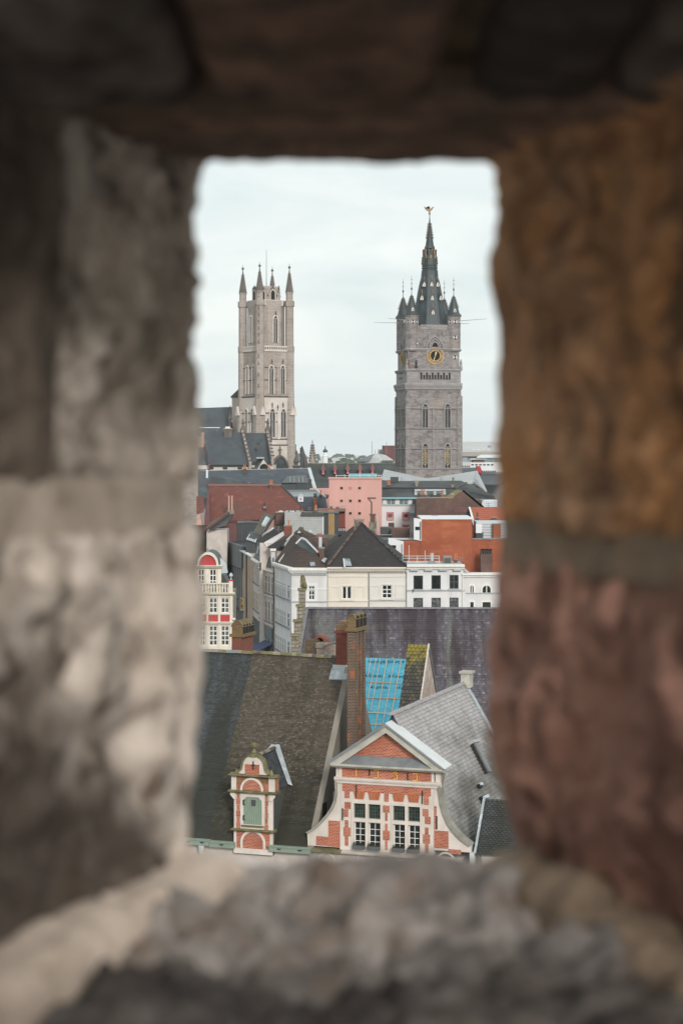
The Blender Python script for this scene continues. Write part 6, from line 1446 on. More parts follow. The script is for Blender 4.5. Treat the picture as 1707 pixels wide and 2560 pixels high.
# white window strip house
ws = facade('pale_street_house', 'pale street house with orange stained plaster between the beige and the ornate facades', 'house', (633, 1396), (649, 1407), 308, 296.5)
ws.part('wall', MB().box(0, ws.w, 0, 8, 0, ws.zt), 'front_render')
for (y0, y1) in ((870, 640), (1200, 980)): strips(ws, 4, zF(y0, 640, 302), zF(y1, 640, 302), .3, ws.w - .3, 'curtain_glass', 'sandstone', .5)
ws.part('cornice', MB().prismx([(.05, ws.zt - .5), (-.45, ws.zt - .1), (-.45, ws.zt), (.1, ws.zt + .1)], -.1, ws.w + .1), 'white_paint')
ws.part('shop_front', MB().box(.2, ws.w, -.1, 0, 0, 4), 'charcoal_panel')
roofw(ws, 'roof', [(F(765, 560), 308), (F(832, 590), 297), (F(885, 385), 302), (F(808, 340), 312)], 'charcoal_panel')
for i in range(3): roofw(ws, 'skylight', [(F(790 + 22 * i, 500 + 8 * i), 303), (F(800 + 22 * i, 508 + 8 * i), 303), (F(820 + 18 * i, 425 + 8 * i), 305), (F(810 + 18 * i, 420 + 8 * i), 305)], 'pale_metal', .1) if i != 1 else None
# beige plain house
be = facade('beige_street_house', 'plain beige orange stained street house next to the dark finned building', 'house', (606, 1376), (632.5, 1391), 327, 308.5)
be.part('wall', MB().box(0, be.w, 0, 8, 0, be.zt), 'beige_render'); be.part('cornice', MB().prismx([(.05, be.zt - .4), (-.5, be.zt - .05), (-.5, be.zt + .1), (.1, be.zt + .15)], -.1, be.w + .1), 'far_white')
for lv in range(3):
    for i in range(6):
        x = 1 + (be.w - 2) * i / 5; be.part('slot', MB().box(x - .06, x + .06, -.03, .01, be.zt - 4.2 - lv * 4.2, be.zt - 1.6 - lv * 4.2), 'orange_batten')
be.part('base_band', MB().box(0, be.w, -.3, 0, be.zt - 15.6, be.zt - 15.1), 'metal_roof')
# dark finned building
fb = facade('finned_building', 'modern charcoal building with vertical grey fins along the narrow street', 'office building', (567.5, 1347), (611, 1374), 346, 325)
fb.part('wall', MB().box(0, fb.w, 0, 10, 0, fb.zt), 'charcoal_panel'); fb.part('parapet', MB().box(-.1, fb.w, -.5, .2, fb.zt - 3.6, fb.zt + .1), 'grey_panel', label='grey green sheet metal parapet')
nf = 9
for lv, (za, zb_) in enumerate(((fb.zt - 10.5, fb.zt - 3.7), (fb.zt - 17.6, fb.zt - 10.8))):
    for i in range(nf):
        x = fb.w * (i + .5 + (.5 if lv else 0)) / (nf + .5); fb.part('fin', MB().box(x - .42, x + .30, -.28, 0, za, zb_), 'fin_grey')
    fb.part('floor_band', MB().box(0, fb.w, -.5, 0, za - .3, za), 'charcoal_panel')
# yellow hanging sign with two red characters' worth of marks
sgn = Thing('hanging_sign', 'yellow vertical sign with red marks hanging from the dark finned building', 'sign', *P(Mz(400, 700), 318).xy, 0, z=P(Mz(400, 860), 318).z)
r = sgn.rect(Mz(395, 520), Mz(512, 855), 0); bd = sgn.part('board', MB().box(r[0], r[1], 0, .25, r[2], r[3]), 'sign_yellow')
sgn.part('border', MB().grid(r[0] - .03, r[1] + .03, r[2] - .03, r[3] + .03, -.03, .0, [(r[0] + .12, r[1] - .12, r[2] + .15, r[3] - .15)]), 'ivory_stone', bd)
for (x0, y0, x1, y1) in ((415, 565, 450, 580), (425, 580, 440, 655), (415, 600, 455, 612), (418, 632, 452, 645), (415, 685, 450, 700), (428, 700, 442, 770), (415, 715, 458, 728), (440, 735, 470, 770), (415, 745, 430, 772), (430, 785, 462, 800)):
    plate(sgn, 'character_stroke', Mz, x0, y0, x1, y1, -.04, -.005, 'sign_red', bd)
sgn.part('arm', MB().bar((r[0] - .8, .12, r[3] - .3), (r[0], .12, r[3] - .3), .05), 'black_iron', bd)
# further white houses
for i, (p, q, D0, D1, m_, lb) in enumerate((((545, 1335), (567.5, 1347.5), 368, 346.5, 'white_render', 'white street house beyond the finned building'), ((528, 1326), (545, 1335), 390, 368.5, 'front_render', 'grey white street house with a single dark doorway arch'), ((516, 1320), (528, 1326), 408, 390.5, 'cream_render', 'slim yellowish street house further along the street'))):
    w_ = facade('street_house', lb, 'house', p, q, D0, D1); w_.part('wall', MB().box(0, w_.w, 0, 8, 0, w_.zt), m_); w_.part('cornice', MB().box(-.1, w_.w + .1, -.4, .2, w_.zt - .3, w_.zt + .1), 'far_white')
    strips(w_, 3, w_.zt - 5, w_.zt - 2.4, .5, w_.w - .5, 'teal_glass', 'white_paint', .35, sill=False)
    w_.part('roof', MB().box(0, w_.w, .3, 7, w_.zt - .2, w_.zt + .1), 'far_slate')
bh = T('brick_gothic_house', 'dark brick house with narrow gothic windows at the far end of the street', 'house', F(60, 500), 338)
body(bh, F, -40, 180, 190, 540, 8, 'dark_red_block')
for i in range(7):
    for y0, y1 in ((230, 330), (390, 480)):
        r = bh.rect(F(-30 + i * 32, y0), F(-16 + i * 32, y1), 0); bh.part('window', MB().prism(arch((r[0] + r[1]) / 2, r[2], r[3] - .6, (r[1] - r[0]) / 2, 1.4, 3), -.1, -.01), 'dark_glass'); bh.part('buttress', MB().box(r[1] + .25, r[1] + .9, -.35, 0, r[2] - 2, r[3] + 1), 'far_brown_brick')
poly(bh, 'gable', F, [(20, 180), (60, 120), (60, 40), (100, 40), (130, 180)], -.2, 4, 'pot_pink'); roofq(bh, 'roof', F, [(95, 190, 0), (190, 190, 0), (450, 30, 8), (440, 10, 9)], 'far_brown_brick')

# ------------------------------------------------------------------ cream, white and arched houses facing us behind the hall
D2 = 270
cr = T('cream_house', 'long cream house with blind panels under the big dark pyramid roof', 'house', G(412, 600), D2 + .3)
def gr(th, x0, y0, x1, y1, t=0): return th.rect(G(x0, y0), G(x1, y1), t)
r0 = gr(cr, 412, 320, 935, 640); xm = gr(cr, 682, 400, 682, 400)[0]
ha, hb = gr(cr, 510, 432, 571, 517), gr(cr, 770, 424, 835, 512)
cr.part('wall', MB().grid(r0[0], xm, 0, r0[3], 0, .4, [ha]), 'cream_render', label='left half, deeper cream'); cr.part('wall', MB().grid(xm + .005, r0[1], 0, r0[3], 0, .4, [hb]), 'pale_cream_render', label='right half, paler')
cr.part('inner_wall', MB().box(r0[0] + .1, r0[1] - .1, .7, 11, 0, r0[3]), 'cement')
window(cr, ha, .12, 2, 1, 'white_paint', 'dark_glass', bar=.22, edge=.12); window(cr, hb, .12, 2, 3, 'white_paint', 'dark_glass', bar=.12, edge=.12)
for a in ((428, 430, 496, 527), (588, 428, 657, 524), (688, 426, 757, 520), (855, 422, 922, 514)):
    q = gr(cr, *a); cr.part('blind_panel', MB().grid(q[0], q[1], q[2], q[3], -.07, .0, [(q[0] + .2, q[1] - .2, q[2] + .2, q[3] - .2)]), 'cream_render' if a[0] < 670 else 'pale_cream_render')
for q in (ha, hb): cr.part('sill', MB().box(q[0] - .25, q[1] + .25, -.3, .05, q[2] - .2, q[2]), 'cream_render'); cr.part('window_surround', MB().grid(q[0] - .18, q[1] + .18, q[2], q[3] + .18, -.06, 0, [q]), 'cream_render' if q is ha else 'pale_cream_render')
for (x0, x1, m_) in ((412, 682, 'cream_render'), (682, 935, 'pale_cream_render')):
    cornice(cr, G, x0, x1, 332, 306, 'cream_render', dent=15, out=.55, dm='ivory_stone')
    q = gr(cr, x0, 366, x1, 372); cr.part('moulding', MB().box(q[0], q[1], -.10, 0, q[2], q[3]), 'metal_roof' if 0 else m_); q = gr(cr, x0, 520 if x0 > 600 else 524, x1, 528 if x0 > 600 else 532); cr.part('string_course', MB().box(q[0], q[1], -.16, 0, q[2], q[3]), 'metal_roof' if x0 > 600 else 'cream_render')
# pyramid roof
AP = ((1568 * 0 + 612, 22), (640, 22))
roofq(cr, 'roof', G, [(408, 306, -.5), (930, 300, -.5), (640, 24, 9), (622, 24, 9)], 'black_brown_tile', label='front slope of the pyramid roof')
roofq(cr, 'roof', G, [(408, 306, -.5), (622, 24, 9), (600, 26, 13), (388, 190, 13)], 'black_brown_tile'); roofq(cr, 'roof', G, [(930, 300, -.5), (640, 24, 9), (655, 30, 13), (935, 250, 14)], 'black_brown_tile')
hp0, hp1 = V((*[cr.at(G(415, 300), -.5)[0]], -.5, cr.at(G(415, 300), -.5)[1])), V((cr.at(G(628, 20), 9)[0], 9, cr.at(G(628, 20), 9)[1]))
ridge(cr, hp0 + V((0, 0, .1)), hp1 + V((0, 0, .1)), 34, .2, ['spire_rib', 'brown_tile', 'far_brown_brick'], name='hip_tile', seed=3)
hp2 = V((cr.at(G(925, 296), -.5)[0], -.5, cr.at(G(925, 296), -.5)[1])); ridge(cr, hp2 + V((0, 0, .05)), V((cr.at(G(640, 22), 9)[0], 9, cr.at(G(640, 22), 9)[1] + .05)), 30, .16, ['black_brown_tile', 'dark_slate'], name='hip_tile', seed=4)
sk = roofq(cr, 'skylight', G, [(530, 295, -.9), (572, 295, -.9), (560, 252, .6), (520, 252, .6)], 'skylight_glass', .12); roofq(cr, 'skylight_frame', G, [(520, 300, -1), (532, 300, -1), (524, 250, .6), (515, 250, .6)], 'pale_metal', .2)
chim(cr, G, 588, 2, 650, 30, 9, 2.5, 'old_gable_stone', 0); chim(cr, G, 352, 95, 375, 190, 10, 1.5, 'far_red_brick', 0)
cr.part('flue', MB().bar(cr.P(G(367, 180), 280), cr.P(G(367, 112), 280), .28, 8), 'pale_metal'); chim(cr, G, 362, 188, 392, 250, 5, 2, 'far_brown_brick', 0)
roofq(cr, 'valley_lead', G, [(375, 262, 1), (395, 275, 1), (412, 250, 4), (395, 245, 4)], 'metal_roof', .1)
# white house with three bays
wh = T('white_three_bay_house', 'white house with three bays of dark framed windows and a flat roof with railing', 'house', G(935, 600), D2 - .2)
w3 = [(975, 1037), (1092, 1153), (1210, 1269)]
hh = [gr(wh, a, 363 - 2 * i, b_, 453 - 2 * i) for i, (a, b_) in enumerate(w3)] + [gr(wh, a, 509 - i, b_, 600) for i, (a, b_) in enumerate(w3)]
r0 = gr(wh, 932, 305, 1300, 640); wh.part('wall', MB().grid(r0[0], r0[1], 0, r0[3], 0, .4, hh), 'white_render'); wh.part('inner_wall', MB().box(r0[0] + .1, r0[1] - .1, .7, 9, 0, r0[3] - .2), 'cement')
for i, q in enumerate(hh):
    window(wh, q, .12, 1 if i < 2 else 2, 1 if i < 2 else 2, 'charcoal_panel', 'dark_glass' if i < 3 else 'curtain_glass', bar=.13, edge=.10); wh.part('sill', MB().box(q[0] - .2, q[1] + .2, -.25, .05, q[2] - .15, q[2]), 'metal_roof')
cornice(wh, G, 932, 1308, 322, 292, 'white_paint', dent=4, out=.6, dm='metal_roof')
q = gr(wh, 935, 455, 1308, 463); wh.part('string_course', MB().box(q[0], q[1], -.18, 0, q[2], q[3]), 'metal_roof')
q = gr(wh, 940, 445, 975, 472, -.3); wh.part('wall_lamp', MB().box(q[0] + .8, q[1], -.6, -.05, q[2] + .5, q[3] - .5), 'grey_lead')
q = gr(wh, 935, 293, 1300, 293); wh.part('flat_roof', MB().box(q[0], q[1], .3, 9, q[3] - .3, q[3]), 'metal_roof')
ztf = q[3]
for yy in (235, 250, 272):
    a, b_ = wh.at(G(905, yy), 3)[0], wh.at(G(1145, yy + 4), 3)[0]; z_ = wh.at(G(1000, yy), 3)[1]; wh.part('rail', MB().bar((a, 3, z_), (b_, 3, z_), .05, 4), 'pale_metal')
for xx, yt in ((905, 232), (946, 165), (1000, 234), (1051, 200), (1053, 232), (1100, 236), (1143, 238)):
    a = wh.at(G(xx, yt), 3); wh.part('rail_post', MB().bar((a[0], 3, ztf - .2), (a[0], 3, a[1]), .055, 4), 'pale_metal')
q = gr(wh, 1170, 237, 1226, 292, 4); wh.part('roof_cabin', MB().box(q[0], q[1], 4, 6.5, q[2] - .3, q[3]), 'cement'); wh.part('door', MB().box(q[0] + .15, q[1] - .15, 3.93, 3.99, q[2], q[3] - .25), 'far_slate')
wh.part('vent_pipe', MB().bar(wh.P(G(1095, 285), D2 + 3), wh.P(G(1095, 216), D2 + 3), .25, 8), 'metal_roof'); q = gr(wh, 1073, 268, 1118, 292, 2.8); wh.part('vent_box', MB().box(q[0], q[1], 2.8, 4, q[2] - .2, q[3]), 'grey_lead')
# arched white house
ah = T('white_arched_house', 'white house with small round arched windows at the right, half hidden by the stone', 'house', G(1300, 600), D2)
r0 = gr(ah, 1300, 368, 1650, 640); ah.part('wall', MB().box(r0[0], r0[1], 0, 9, 0, r0[3]), 'white_render')
cornice(ah, G, 1290, 1650, 375, 348, 'white_paint', out=.5)
for (a, b_, hw_) in ((1345, 1367, 0), (1425, 1478, 0), (1540, 1590, 0)):
    q = gr(ah, a, 428, b_, 474); w_ = (q[1] - q[0]) / 2; cx_ = (q[0] + q[1]) / 2
    ah.part('window', MB().prism(arch(cx_, q[2], max(q[2] + .1, q[3] - w_), w_, 1, 6), -.03, .02), 'dark_glass'); ah.part('window_surround', MB().ring(arch(cx_, q[2], max(q[2] + .1, q[3] - w_), w_ + .28, 1, 6), arch(cx_, q[2], max(q[2] + .1, q[3] - w_), w_, 1, 6), -.12, .01), 'white_paint')
    ah.part('mullion', MB().box(cx_ - .06, cx_ + .06, -.06, -.03, q[2], q[3]), 'white_paint')
    q = gr(ah, a, 536, b_, 600); ah.part('window', MB().box(q[0], q[1], -.05, .01, q[2], q[3]), 'dark_glass'); ah.part('window_surround', MB().grid(q[0] - .2, q[1] + .2, q[2], q[3] + .2, -.1, 0, [q]), 'white_paint')
q = gr(ah, 1320, 474, 1650, 480); ah.part('string_course', MB().box(q[0], q[1], -.15, 0, q[2], q[3]), 'metal_roof')
poly(ah, 'gutter_bracket', G, [(1310, 315), (1350, 348), (1330, 352), (1300, 330)], -.3, 0, 'metal_roof')
# ------------------------------------------------------------------ brick block, tiled roofs and the houses up the slope
bk = T('red_brick_block', 'large plain orange red brick block behind the white three bay house', 'building', E(855, 900), 292)
z0 = lambda *a: bk.rect(E(a[0], a[1]), E(a[2], a[3]), a[4] if len(a) > 4 else 0)
r = z0(855, 622, 1252, 900); bk.part('wall', MB().box(r[0], r[1], 0, 12, 0, r[3]), 'far_red_brick'); bk.part('coping', MB().box(r[0] - .1, r[1] + .1, -.15, 12.1, r[3], r[3] + .22), 'far_white')
r2_ = z0(715, 790, 855, 900); bk.part('wall', MB().box(r2_[0], r[0] - .005, .02, 7, 0, r2_[3]), 'far_red_brick'); bk.part('flat_roof', MB().box(r2_[0] - 6, r[0] - .01, .1, 9, r2_[3] - .1, r2_[3] + .12), 'charcoal_panel')
r3 = z0(1252, 780, 1560, 900); bk.part('wall', MB().box(r[1] + .005, r3[1], .03, 10, 0, r3[3]), 'far_red_brick'); bk.part('coping', MB().box(r[1], r3[1], -.12, .4, r3[3], r3[3] + .2), 'grey_lead')
w = 4.2
bk.part('white_side_wall', MB().prism([bk.at(E(x, y), .2) for x, y in ((597, 768), (716, 794), (716, 960), (597, 900))] , -.1, .6), 'far_white', label='white rendered wing wall')
bk.part('white_side_wall', MB().prism([bk.at(E(x, y), -.1) for x, y in ((797, 612), (857, 622), (857, 790), (797, 780))], -.15, .6), 'far_white')
for a in ((613, 825, 657, 850), (808, 680, 842, 706)): plate(bk, 'window', E, *a, -.22, -.12, 'dark_glass')
plate(bk, 'pipe', E, 700, 815, 707, 930, -.25, -.12, 'grey_lead'); plate(bk, 'pipe', E, 845, 640, 853, 780, -.25, -.16, 'charcoal_panel')
bk.part('wing_wall', MB().prism([bk.at(E(x, y), 3) for x, y in ((597, 768), (855, 775), (855, 940), (597, 930))], 2, 3), 'far_white')
r = z0(1320, 895, 1412, 1060, -3); c_ = bk.part('chimney', MB().box(r[0], r[1], -3, -1.5, r[2] - 2, r[3]), 'far_brown_brick', label='sooty chimney with a row of pots in front of the brick wall')
for i in range(5): x = r[0] + (r[1] - r[0]) * (i + .5) / 5; bk.part('pot', MB().lathe(x, -2.3, [(.22, r[3]), (.16, r[3] + .5), (.22, r[3] + .75)], 7), 'black_iron', c_)
r = z0(1285, 640, 1560, 772, 2); bk.part('metal_cabin', MB().box(r[0], r[1], 2, 8, r[2], r[3]), 'pale_metal')
for i in range(5): zz = r[2] + (r[3] - r[2]) * (i + 1) / 6; bk.part('cladding_seam', MB().box(r[0], r[1], 1.94, 2, zz, zz + .06), 'grey_lead')
plate(bk, 'cabin_shade', E, 1285, 720, 1340, 772, 1.6, 1.9, 'charcoal_panel'); plate(bk, 'tank', E, 1282, 660, 1330, 730, 1.2, 1.7, 'far_white'); chim(bk, E, 1420, 662, 1478, 772, 1, 1.5, 'far_red_brick', 0)
ot = T('orange_roofed_house', 'house with a bright orange tiled roof and a dark gable just above the brick block', 'house', E(1290, 650), 312)
roofq(ot, 'roof', E, [(1290, 700, 0), (1600, 700, 0), (1560, 524, 8), (1230, 526, 8)], 'far_orange_tile')
roofq(ot, 'verge', E, [(1272, 700, -.1), (1292, 700, -.1), (1238, 524, 8), (1226, 524, 8)], 'far_white', .2)
ot.part('gable', MB().prism([ot.at(E(x, y), 8.3) for x, y in ((1228, 528), (1192, 612), (1192, 700), (1262, 700), (1262, 620))], 8.3, 8.7), 'spire_slate')
r = ot.rect(E(1275, 700), E(1600, 800), 0); ot.part('wall', MB().box(r[0], r[1], .1, 8, 0, r[3]), 'far_red_brick'); chim(ot, E, 1283, 612, 1306, 640, 1.5, 1, 'far_brown_brick', 1, 'far_brown_brick'); chim(ot, E, 1405, 612, 1445, 640, 1.5, 1, 'far_brown_brick', 0)
bw = T('brown_brick_hall', 'weathered brown brick hall with a mossy hipped end beside the pink windowed house', 'building', E(815, 620), 332)
poly(bw, 'wall', E, [(812, 700), (820, 452), (1100, 448), (1178, 398), (1335, 520), (1400, 620), (1400, 700)], 0, .5, 'far_brown_brick'); body(bw, E, 820, 470, 1330, 700, 10, 'far_brown_brick', t=.6)
roofq(bw, 'mossy_roof', E, [(1035, 448, -.05), (1108, 446, -.05), (1182, 398, 1), (1132, 386, 2)], 'mossy_stone', .3)
poly(bw, 'coping', E, [(818, 450), (1102, 446), (1102, 455), (818, 459)], -.1, .3, 'cement'); plate(bw, 'opening', E, 1112, 524, 1225, 568, -.08, .02, 'dark_red_block'); plate(bw, 'window', E, 945, 555, 1065, 575, -.06, .02, 'dark_red_block')
roofq(bw, 'coping', E, [(1178, 392, -.1), (1186, 392, -.1), (1345, 520, -.1), (1335, 524, -.1)], 'cement', .15)
wp = T('white_house_pink_windows', 'white house with pink framed windows and a turquoise gutter beside the pink building', 'house', E(545, 720), 342)
body(wp, E, 545, 512, 822, 760, 11, 'far_white'); body(wp, E, 548, 462, 820, 512, 9, 'pale_metal', t=.25)
plate(wp, 'gutter', E, 533, 449, 822, 463, -.4, .3, 'turquoise_trim'); plate(wp, 'attic_sill', E, 543, 508, 822, 516, -.15, .3, 'metal_roof')
for i in range(8): plate(wp, 'attic_window', E, 556 + i * 33, 466, 582 + i * 33, 503, .15, .26, 'teal_glass' if i % 3 else 'white_paint')
for a in ((583, 565, 640, 630), (705, 565, 762, 630), (705, 662, 762, 712)):
    q = wp.rect(E(a[0], a[1]), E(a[2], a[3]), 0); w_ = window(wp, q, -.10, 1, 1, 'pink_trim', 'curtain_glass', bar=.1, edge=.32, name='window', one=False); wp.part('pink_panel', MB().box(q[0] + .1, q[1] - .1, -.14, -.1, q[2], q[2] + (q[3] - q[2]) * .35), 'pink_paint', w_)
plate(wp, 'window', E, 598, 648, 643, 684, -.05, .02, 'far_brown_brick'); plate(wp, 'balcony', E, 765, 572, 822, 588, -.8, 0, 'turquoise_trim')
ms = T('slate_mansard_building', 'wide dark slate mansard roof with a boxy skylight in front of the belfry foot', 'building', E(552, 450), 345)
roofq(ms, 'roof', E, [(550, 447, 0), (1240, 447, 0), (1215, 372, 3), (552, 372, 3)], 'dark_slate', .3); roofq(ms, 'roof', E, [(550, 372, 3), (1135, 375, 3), (1165, 318, 9), (552, 322, 9)], 'dark_slate', .3)
roofq(ms, 'roof', E, [(1120, 380, 2.5), (1430, 440, 2), (1310, 380, 5), (1165, 318, 9)], 'dark_slate', .3); roofq(ms, 'roof', E, [(1210, 470, 1), (1440, 470, 1), (1425, 438, 2.5), (1120, 378, 2.8)], 'dark_slate', .3)
r = ms.rect(E(552, 450), E(1430, 480), .5); ms.part('wall', MB().box(r[0], r[1] - 2, .5, 14, 0, r[3] - .3), 'far_grey'); poly(ms, 'kerb', E, [(552, 368), (1125, 371), (1125, 377), (552, 374)], 2.6, 3.1, 'charcoal_panel')
roofq(ms, 'hip_lead', E, [(1122, 378, 2.4), (1132, 378, 2.4), (1216, 330, 7), (1206, 328, 7)], 'spire_rib', .1)
r = ms.rect(E(812, 386), E(1036, 432), .5)
ms.part('box_skylight', MB().box(r[0], r[1], .6, 3.5, r[2], r[3] - .35), 'charcoal_panel'); ms.part('skylight_cap', MB().box(r[0] - .2, r[1] + .2, .3, 3.6, r[3] - .35, r[3]), 'metal_roof')
for i in range(4): x = r[0] + (r[1] - r[0]) * i / 3; ms.part('skylight_post', MB().box(x - .25, x + .25, .4, .6, r[2], r[3] - .3), 'metal_roof')
for i in range(3): x = r[0] + (r[1] - r[0]) * (i + .5) / 3; ms.part('pane', MB().box(x - 1.0, x + 1.0, .52, .6, r[2] + .3, r[3] - .5), 'skylight_glass')
poly(ms, 'vent', E, [(808, 372), (808, 335), (795, 318), (842, 318), (830, 335), (830, 372)], 4, 5, 'cement'); plate(ms, 'plant_room', E, 615, 290, 676, 330, 8, 10, 'charcoal_panel'); chim(ms, E, 1098, 300, 1113, 322, 8, .6, 'old_gable_stone')
plate(ms, 'white_wall', E, 1275, 468, 1450, 540, .8, 1.2, 'far_white'); roofq(ms, 'glass_roof', E, [(1290, 526, -2), (1450, 526, -2), (1440, 478, .7), (1285, 476, .7)], 'pale_metal', .15)
pk = T('pink_building', 'tall pink building with small square windows and a turquoise railing on its roof', 'building', E(130, 720), 335)
_, r = body(pk, E, 133, 306, 546, 760, 12, 'pink_paint'); pk.part('coping', MB().box(r[0] - .15, r[1] + .1, -.15, 12.1, r[3], r[3] + .18), 'pot_pink')
for i, x in enumerate((231, 300, 372)):
    for j, y in enumerate((377, 477, 575)):
        if (i, j) == (0, 2): continue
        q = pk.rect(E(x - 10, y - 9), E(x + 10, y + 9), 0); w_ = pk.part('window', MB().grid(q[0] - .08, q[1] + .08, q[2] - .08, q[3] + .08, -.06, .01, [q]), 'pot_pink')
        pk.part('pane', MB().box(q[0], q[1], -.03, -.01, q[2], q[3]), 'pink_trim' if (i, j) == (1, 0) else 'dark_glass', w_)
for x in (140, 155, 260, 330): plate(pk, 'render_joint', E, x, 312, x + 1.2, 700, -.01, 0, 'pink_trim')
plate(pk, 'turquoise_screen', E, 288, 264, 508, 297, 3, 3.3, 'turquoise_trim'); 
for y in (277, 297): plate(pk, 'rail', E, 183, y, 540, y + 2.5, 2.8, 2.9, 'far_white')
for x in (188, 255, 288, 372, 440, 495, 520, 538): plate(pk, 'rail_post', E, x, 270, x + 3, 308, 2.75, 2.95, 'far_white')
plate(pk, 'downpipe', E, 508, 600, 516, 720, -.3, -.1, 'pale_metal')
sp_ = T('glazed_corridor', 'small brick house with low slate roof between the pink building and the slate roofs', 'house', D_(1330, 600), 360)
body(sp_, D_, 1150, 480, 1345, 800, 8, 'pink_paint'); roofq(sp_, 'roof', D_, [(1215, 545, -1), (1345, 545, -1), (1345, 480, 5), (1215, 478, 5)], 'far_brown_brick')
# things standing before the pink building
bs = T('brick_chimney', 'slender dark brick chimney with a metal cowl in front of the pink building', 'chimney', E(475, 740), 318)
r = bs.rect(E(447, 592), E(502, 760), 0); bs.part('stack', MB().box(r[0] + .2, r[1] - .15, 0, 1.6, 8, r[3]), 'far_brown_brick'); bs.part('stack_head', MB().box(r[0], r[1], -.15, 1.8, r[3] - 2.6, r[3] - 1.1), 'old_gable_stone'); bs.part('cap', MB().box(r[0] + .05, r[1] - .05, -.1, 1.7, r[3], r[3] + .25), 'far_brown_brick')
xc_, zc_ = bs.at(E(466, 585), .5); bs.part('cowl', MB().path([(xc_, .5, zc_ - .3), (xc_, .5, zc_ + 2.0), (xc_ - .5, .5, zc_ + 2.6)], .14, 6), 'far_rust'); bs.part('cowl_arm', MB().bar((xc_ - .7, .5, zc_ + 2.7), (xc_ + .7, .5, zc_ + 2.7), .15), 'far_rust')
fl = T('low_brick_annex', 'low brick annex with black box and black tiled roof behind the pyramid roof', 'house', E(540, 800), 305)
plate(fl, 'black_cabin', E, 537, 686, 620, 742, 4, 8, 'charcoal_panel'); plate(fl, 'brick_wall', E, 625, 690, 765, 775, 2, 5, 'far_brown_brick'); roofq(fl, 'roof', E, [(530, 840, -2), (660, 840, -2), (640, 745, 4), (512, 745, 4)], 'flat_black_tile'); body(fl, E, 515, 775, 760, 900, 9, 'far_brown_brick', t=4.5)
for i in range(5): plate(fl, 'fence_post', E, 760 + i * 8, 722, 762 + i * 8, 762, 1, 1.1, 'black_iron')
# ------------------------------------------------------------------ red tiled roof and its neighbours
rt = T('red_tiled_hall', 'long house with a large dull red tiled roof and stepped dusky gable', 'house', D_(175, 800), 345)
roofq(rt, 'roof', D_, [(172, 802, 0), (1110, 740, 0), (1095, 668, 2.5), (875, 450, 9), (165, 448, 9)], 'far_red_tile', .3); r = rt.rect(D_(175, 790), D_(1090, 800), 0); rt.part('wall', MB().box(r[0], r[1], .2, 12, 0, r[3] - .1), 'dark_red_block')
q0 = V((rt.at(D_(165, 444), 9)[0], 9, rt.at(D_(165, 444), 9)[1])); q1 = V((rt.at(D_(875, 446), 9)[0], 9, rt.at(D_(875, 446), 9)[1])); rt.part('ridge_tiles', MB().bar(q0, q1, .22), 'far_rust')
q2 = V((rt.at(D_(1095, 664), 2.5)[0], 2.5, rt.at(D_(1095, 664), 2.5)[1])); rt.part('hip_tiles', MB().bar(q1, q2, .18), 'far_slate')
for i in range(8):
    x0, y0, y1 = 130 + i * 5, 700 - 42 * i, 810; plate(rt, 'gable_step', D_, 122 + i * 5.5, 740 - 38 * i, 172, 830, -.5 + i * .9, -.2 + i * .9 + .6, 'dark_red_block')
plate(rt, 'gable_spike', D_, 146, 390, 158, 450, 7, 7.4, 'far_brown_brick'); rt.part('white_finial', MB().bar(rt.P(D_(148, 372), 362), rt.P(D_(148, 292), 362), .2, 6), 'far_white')
for x in (362, 392): plate(rt, 'flue', D_, x - 6, 545, x + 7, 695, -1, -.6, 'pot_pink')
plate(rt, 'flue_base', D_, 345, 690, 412, 730, -1.2, -.2, 'cement'); plate(rt, 'roof_vent', D_, 700, 650, 726, 672, 1.6, 2.4, 'grey_lead'); plate(rt, 'roof_vent_neck', D_, 707, 618, 717, 652, 2.0, 2.3, 'black_iron')
roofq(rt, 'side_roof', D_, [(45, 720, 0), (118, 700, 0), (120, 552, 6), (45, 552, 6)], 'far_red_tile')
sl_ = T('long_slate_roof_house', 'long building with a blue grey slate roof and pale lead edge, above the red tiles', 'building', D_(95, 540), 395)
roofq(sl_, 'roof', D_, [(60, 470, 0), (1215, 487, 0), (1145, 275, 10), (60, 300, 10)], 'blue_slate', .3); roofq(sl_, 'lower_roof', D_, [(60, 560, -4), (1080, 560, -4), (900, 438, .2), (60, 400, 2.5)], 'far_slate', .3)
poly(sl_, 'lower_slope', D_, [(150, 445), (880, 447), (880, 432), (440, 398), (180, 352)], -1, 0, 'far_slate')
r = sl_.rect(D_(60, 500), D_(1200, 540), 1); sl_.part('wall', MB().box(r[0], r[1], 1, 18, 0, r[3] + .5), 'far_grey')
roofq(sl_, 'verge_lead', D_, [(1190, 487, -.2), (1226, 487, -.2), (1162, 270, 10), (1132, 270, 10)], 'pale_metal', .3); roofq(sl_, 'joint_lead', D_, [(303, 402, 3.5), (314, 402, 3.5), (296, 305, 10), (284, 305, 10)], 'pale_metal', .1); poly(sl_, 'ridge_lead', D_, [(60, 300), (1140, 275), (1140, 282), (60, 308)], 9.8, 10.2, 'metal_roof')
plate(sl_, 'box_dormer', D_, 880, 418, 1026, 486, -1, 4, 'charcoal_panel'); plate(sl_, 'louvre_panel', D_, 1028, 420, 1138, 490, -1.1, 4, 'grey_panel')
for i in range(7): plate(sl_, 'louvre', D_, 1030, 424 + i * 9, 1136, 428 + i * 9, -1.25, -1.1, 'far_slate')
poly(sl_, 'dormer_roof', D_, [(880, 420), (925, 362), (1098, 345), (1138, 410), (1138, 420)], -1.5, 5, 'grey_panel')
